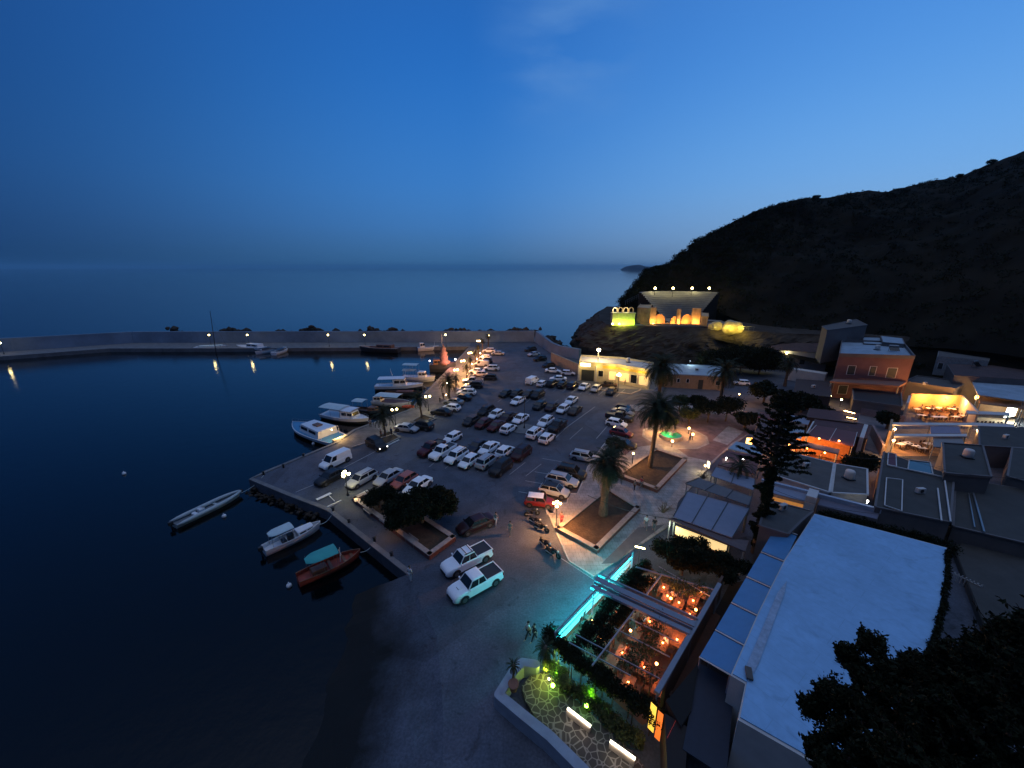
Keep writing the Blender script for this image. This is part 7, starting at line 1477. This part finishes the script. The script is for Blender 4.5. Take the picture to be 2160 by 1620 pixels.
# overhead cable crossing to the striped awning
b = MB(); a, c = P(1240, 1045, 3.5), P(1420, 1095, 3.4); pts = [a.lerp(c, k/10)-Vector((0, 0, .5*math.sin(math.pi*k/10))) for k in range(11)]; b.tube(pts, .03, 5); tag(obj('overhead_cable', b, M_black), 'dark overhead cable strung to the striped awning', 'cable')
# ------------------------------------------------------------------ people
SKIN = mat('skin', (.36, .21, .15), .6, var=.05); HAIR = mat('dark hair', (.02, .015, .012), .7, var=.2)
def cloth(n, c): return mat(n+' cloth', c, .85, var=.1, scale=6)
def skinmesh(verts, edges, rads, root=0, sub=1, m=None, nm='body'):
    me = bpy.data.meshes.new(nm); me.from_pydata(verts, edges, []); o = bpy.data.objects.new(nm, me); scene.collection.objects.link(o)
    o.modifiers.new('s', 'SKIN'); sv_ = me.skin_vertices[0].data
    for i, r in enumerate(rads): sv_[i].radius = (r, r) if isinstance(r, float) else r; sv_[i].use_root = (i == root)
    if sub: q = o.modifiers.new('u', 'SUBSURF'); q.levels = sub; q.render_levels = sub
    dg = bpy.context.evaluated_depsgraph_get(); em = bpy.data.meshes.new_from_object(o.evaluated_get(dg)); bpy.data.objects.remove(o, do_unlink=True)
    em.materials.clear(); em.materials.append(m)
    for p in em.polygons: p.use_smooth = True
    em.name = nm; return em
PC = {}
def person_meshes(pose):
    if pose in PC: return PC[pose]
    st = .28 if pose == 'walk' else .06
    J = {'pel': (0, 0, .95), 'bel': (0, 0, 1.10), 'che': (.01, 0, 1.30), 'nek': (.01, 0, 1.47), 'hd0': (.02, 0, 1.56), 'hd': (.03, 0, 1.67)}
    for s, k in ((1, 'l'), (-1, 'r')):
        f = st*s; J['hp'+k] = (0, .095*s, .90); J['kn'+k] = (f*.55+.03, .10*s, .50); J['an'+k] = (f, .10*s, .09); J['to'+k] = (f+.17, .12*s, .03)
        J['sh'+k] = (0, .18*s, 1.40); J['el'+k] = (-f*.35-.02, .235*s, 1.13); J['wr'+k] = (-f*.7+.06, .24*s, .88); J['ha'+k] = (-f*.75+.09, .235*s, .80)
        for q in range(4): J['f%d%s' % (q, k)] = (-f*.78+.075+.018*q, .235*s, .715+.006*abs(q-1.5))
        J['th'+k] = (-f*.75+.13, .225*s, .77)
    if pose == 'sit':
        for n_ in J: J[n_] = (J[n_][0], J[n_][1], J[n_][2]-.42)
        for s, k in ((1, 'l'), (-1, 'r')):
            J['hp'+k] = (.04, .095*s, .50); J['kn'+k] = (.44, .12*s, .50); J['an'+k] = (.42, .12*s, .09); J['to'+k] = (.58, .13*s, .03); J['el'+k] = (.10, .25*s, .74); J['wr'+k] = (.34, .18*s, .80); J['ha'+k] = (.42, .15*s, .80); J['th'+k] = (.46, .11*s, .82)
            for q in range(4): J['f%d%s' % (q, k)] = (.51, (.125+.02*q)*s, .79)
    names = list(J); ix = {n: i for i, n in enumerate(names)}
    E = [('pel', 'bel'), ('bel', 'che'), ('che', 'nek'), ('nek', 'hd0'), ('hd0', 'hd')]
    for k in 'lr': E += [('pel', 'hp'+k), ('hp'+k, 'kn'+k), ('kn'+k, 'an'+k), ('an'+k, 'to'+k), ('che', 'sh'+k), ('sh'+k, 'el'+k), ('el'+k, 'wr'+k), ('wr'+k, 'ha'+k), ('ha'+k, 'th'+k)]+[('ha'+k, 'f%d%s' % (q, k)) for q in range(4)]
    rad = {'pel': .125, 'bel': .115, 'che': .135, 'nek': .055, 'hd0': .075, 'hd': .088}
    rk_ = {'hp': .085, 'kn': .058, 'an': .04, 'to': .035, 'sh': .06, 'el': .043, 'wr': .028, 'ha': .032, 'f0': .009, 'f1': .009, 'f2': .009, 'f3': .009, 'th': .010}
    body = skinmesh([J[n] for n in names], [(ix[a], ix[b]) for a, b in E], [rad.get(n) or rk_[n[:-1]] for n in names], 0, 1, SKIN)
    tn = ['che', 'bel', 'pel', 'nek', 'shl', 'ell', 'shr', 'elr']; ti = {n: i for i, n in enumerate(tn)}
    top = skinmesh([J[n] for n in tn], [(ti[a], ti[b]) for a, b in (('che', 'bel'), ('bel', 'pel'), ('che', 'nek'), ('che', 'shl'), ('shl', 'ell'), ('che', 'shr'), ('shr', 'elr'))], [.155, .135, .14, .07, .078, .058, .078, .058], 0, 1, None, 'shirt')
    ln = ['pel', 'hpl', 'knl', 'hpr', 'knr']+(['anl', 'anr']); li = {n: i for i, n in enumerate(ln)}
    leg = skinmesh([J[n] for n in ln], [(li[a], li[b]) for a, b in (('pel', 'hpl'), ('hpl', 'knl'), ('knl', 'anl'), ('pel', 'hpr'), ('hpr', 'knr'), ('knr', 'anr'))], [.14, .10, .072, .10, .072, .055, .055], 0, 1, None, 'trousers')
    dz = -.42 if pose == 'sit' else 0; h = MB(); h.ball((.01, 0, 1.70), .108, n=10, sc=(1, .9, 1)); hair = h.mesh('hair', HAIR, True); hair.transform(Matrix.Translation((-.015, 0, .005+dz)))
    f = MB(); f.ball((.125, 0, 1.655), .016, n=5); f.ball((.112, .035, 1.685), .010, n=5); f.ball((.112, -.035, 1.685), .010, n=5); f.box((.113, 0, 1.615), (.01, .045, .008)); face = f.mesh('face', SKIN); face.transform(Matrix.Translation((0, 0, dz)))
    PC[pose] = (body, top, leg, hair, face); return PC[pose]
def person(px, py, hd, lab, top, legc, pose='stand', z0=0, sc=1.0):
    t = thing('person', lab, 'person', P(px, py, z0), R(hd), 'people out on the quay and plaza'); t.scale = (sc, sc, sc)
    body, tp, lg, hair, face = person_meshes(pose)
    for nm_, me, m in (('body', body, None), ('shirt', tp, top), ('trousers', lg, legc), ('hair', hair, None), ('face', face, None)):
        o = link(bpy.data.objects.new(nm_, me)); o.parent = t
        if m: o.material_slots[0].link = 'OBJECT'; o.material_slots[0].material = m
    return t
blk, wht, rd_, gry, jn = cloth('black', (.02, .02, .025)), cloth('white', (.6, .6, .62)), cloth('red', (.35, .04, .05)), cloth('grey', (.15, .15, .16)), cloth('denim', (.04, .06, .12))
for m in (blk, wht, rd_, gry, jn): pass
person(866, 1226, 60, 'person in a pale top standing at the quay corner by the slipway', wht, wht)
person(1114, 1347, 200, 'person in a white top walking up the slipway edge, left of the pair', wht, blk, 'walk')
person(1127, 1352, 200, 'person in dark clothes walking beside the pergola, right of the pair', blk, blk, 'walk')
person(1046, 1108, 250, 'person in light trousers walking behind the maroon saloon', gry, wht, 'walk')
person(1076, 1128, 250, 'person in grey walking alone on the asphalt left of the motorbikes', gry, gry, 'walk')
person(1184, 1108, 230, 'person in red standing under the warm three globed plaza lamp', rd_, rd_, z0=.13)
person(1362, 1115, 250, 'person in a pale top walking towards the striped awning, left of the couple', wht, gry, 'walk', .13)
person(1379, 1120, 250, 'person in dark clothes walking towards the striped awning, right of the couple', blk, gry, 'walk', .13)
person(1352, 1030, 200, 'person in a red top between the two plaza planters', rd_, gry, 'walk', .13)
person(1338, 1034, 200, 'person in grey sitting height beside the person in the red top', gry, blk, 'stand', .13, .85)
person(782, 902, 120, 'person in dark trousers standing on the quay in front of the white cruiser', gry, blk)
person(935, 842, 60, 'person in black on the promenade beside the lane kerb', blk, blk)
person(928, 850, 60, 'person in dark clothes sitting low beside the person in black', blk, blk, sc=.8)
person(804, 923, 60, 'person in black beside the bed of the slim palm', blk, blk, sc=.85)
person(826, 918, 60, 'person in a dark jacket at the back of the lamplit saloon', jn, blk, sc=.85)
person(1318, 812, 180, 'person in grey outside the lit taverna', gry, blk)
person(1284, 802, 180, 'person in white beside the taverna wall', wht, jn)
person(1495, 815, 180, 'person in a light top by the low ochre building', wht, jn)
person(1455, 930, 120, 'person in a red top at the right rim of the fountain', rd_, jn, z0=.14)
# red dinghy on the promenade
t = thing('dinghy', 'little red dinghy lying on the promenade near the lamp', 'dinghy', P(861, 860, .1), .1); b = MB(); rows = []
for i in range(9):
    u = i/8*2-1; w = .55*(1-abs(u)**2.2)+.03; rows.append([(u*1.3, -w, .45), (u*1.3, -w*.6, .05), (u*1.3, 0, 0), (u*1.3, w*.6, .05), (u*1.3, w, .45)])
b.add([p for r in rows for p in r], [(i*5+j, i*5+j+1, (i+1)*5+j+1, (i+1)*5+j) for i in range(8) for j in range(4)]); obj('hull', b, M_hullr, t); b = MB(); b.box((0, 0, .3), (.25, .9, .04)); obj('thwart', b, M_wood, t)

g = random.Random(77); cl = [blk, wht, rd_, gry, jn]
for (x, y, hd, lab) in [(1296, 1310, 30, 'pergola'), (1362, 1325, 120, 'pergola'), (1404, 1368, 200, 'pergola'), (1350, 1418, 60, 'pergola'), (1380, 1238, 240, 'pergola'), (1418, 1270, 40, 'pergola'), (1440, 1262, 220, 'pergola'), (1466, 1305, 150, 'pergola'), (1320, 1388, 330, 'pergola'), (1345, 1345, 80, 'pergola'),
    (1942, 866, 90, 'upper'), (1962, 868, 270, 'upper'), (1985, 872, 80, 'upper'), (2004, 880, 260, 'upper'), (1958, 884, 90, 'upper'), (2010, 866, 270, 'upper'), (1672, 960, 100, 'orange'), (1700, 966, 260, 'orange'), (1728, 973, 90, 'orange')]:
    person(x, y, hd, {'pergola': 'diner seated under the grey pergola beside the slipway', 'upper': 'diner seated in the upper open air restaurant', 'orange': 'diner seated in the open orange lit restaurant'}[lab], g.choice(cl), g.choice([blk, gry, jn]), 'sit').__setitem__('group', 'diners in the '+lab+' restaurant')
# mooring lines
for k, (a, b_) in enumerate((((508, 1040, -.6), (556, 1003, .2)), ((676, 1106, -.4), (703, 1080, .2)), ((760, 1165, -.3), (790, 1143, .2)), ((716, 932, .0), (735, 950, .1)), ((776, 888, .2), (800, 905, .1)), ((868, 852, .2), (884, 858, .1)), ((893, 813, .2), (908, 818, .1)), ((918, 798, .3), (930, 802, .1)))):
    a, b_ = P(*a), P(*b_); m_ = MB(); pts = [a.lerp(b_, i/8)-Vector((0, 0, .35*math.sin(math.pi*i/8))) for i in range(9)]; m_.tube(pts, .03, 4)
    tag(obj('mooring_line', m_, M_canvas), ['mooring line of the grey inflatable boat', 'mooring line of the small white motorboat', 'mooring line of the red wooden boat', 'mooring line of the lit cabin boat', 'mooring line of the white cruiser', 'mooring line of the awning boat', 'mooring line of the slanted mast fishing boat', 'mooring line of the fishing boat with raised sunshades'][k], 'rope', 'mooring lines')
# utility poles and cables over the town roofs, roof equipment
cb_ = MB()
for a, b_ in (((1560, 905, 6.5), (1720, 945, 6.2)), ((1720, 945, 6.2), (1905, 965, 6)), ((1905, 965, 6), (2170, 1010, 6)), ((1750, 800, 7), (1930, 880, 6)), ((1602, 1020, 5.5), (1858, 1085, 5.2))):
    a, b_ = P(*a), P(*b_); cb_.tube([a.lerp(b_, i/12)-Vector((0, 0, .7*math.sin(math.pi*i/12))) for i in range(13)], .022, 4)
tag(obj('overhead_cable', cb_, M_black), 'dark electricity cables sagging across the town roofs', 'cable')
for k, (x, y, z, kind, lab) in enumerate(((1700, 985, 3.7, 'ac', 'air conditioner on the broad grey flat roof'), (1650, 1075, 4.7, 'ac', 'air conditioner on the dark grey roof above the blue panels'), (1790, 1010, 3.5, 'tank', 'water tank on the ribbed dark grey roof'), (1940, 1040, 3.7, 'ac', 'air conditioner on the skylight roof'), (2040, 965, 4.7, 'tank', 'water tank on the square roof box'), (2120, 925, 3.5, 'ac', 'air conditioner on the dark roof under the white screen'), (1850, 738, 9.7, 'tank', 'water tank on the terrace of the pink house'), (1885, 742, 9.7, 'heater', 'solar water heater on the terrace of the pink house'), (1790, 683, 13.6, 'tank', 'water tank on the concrete house'), (1470, 782, 3.5, 'ac', 'air conditioner on the pale flat roof by the floodlights'), (1325, 764, 4.7, 'tank', 'white water tank on the taverna roof'), (2060, 775, 6.4, 'heater', 'solar water heater on the broad tiled roof'), (1950, 812, 4.3, 'ac', 'air conditioner on the flat roof right of the pink house'), (1715, 818, 3.3, 'ac', 'air conditioner on the flat brown roof'))):
    t = thing({'ac': 'air_conditioner', 'tank': 'water_tank', 'heater': 'solar_heater'}[kind], lab, {'ac': 'air conditioner', 'tank': 'water tank', 'heater': 'solar heater'}[kind], P(x, y, z), g.uniform(-.5, .5), 'roof equipment'); b = MB()
    if kind == 'ac': b.box((0, 0, .35), (.9, .4, .6)); obj('casing', b, M_wallw, t, bevel=.03); b = MB(); b.lathe([(.22, 0), (.22, .03)], (0, -.215, .35), 14, None, 'Y'); obj('fan_grille', b, M_black, t)
    elif kind == 'tank': b.lathe([(.45, 0), (.5, .1), (.5, .9), (.42, 1.05), (.15, 1.1)], (0, 0, .1), 14); obj('drum', b, M_wallw, t, True); b = MB(); b.box((0, 0, .05), (1.0, 1.0, .1)); obj('base', b, M_dmetal, t)
    else: b.box((0, 0, .7), (1.9, .06, 1.2), 0, None, ('X', -.8)); obj('panel', b, M_glass, t); b = MB(); b.lathe([(.25, -.9), (.27, -.85), (.27, .85), (.25, .9)], (0, .5, 1.25), 12, None, 'X'); obj('drum', b, M_metal, t); b = MB(); b.beam((-.8, .5, 0), (-.8, .5, 1.1), .05); b.beam((.8, .5, 0), (.8, .5, 1.1), .05); obj('stand', b, M_dmetal, t)
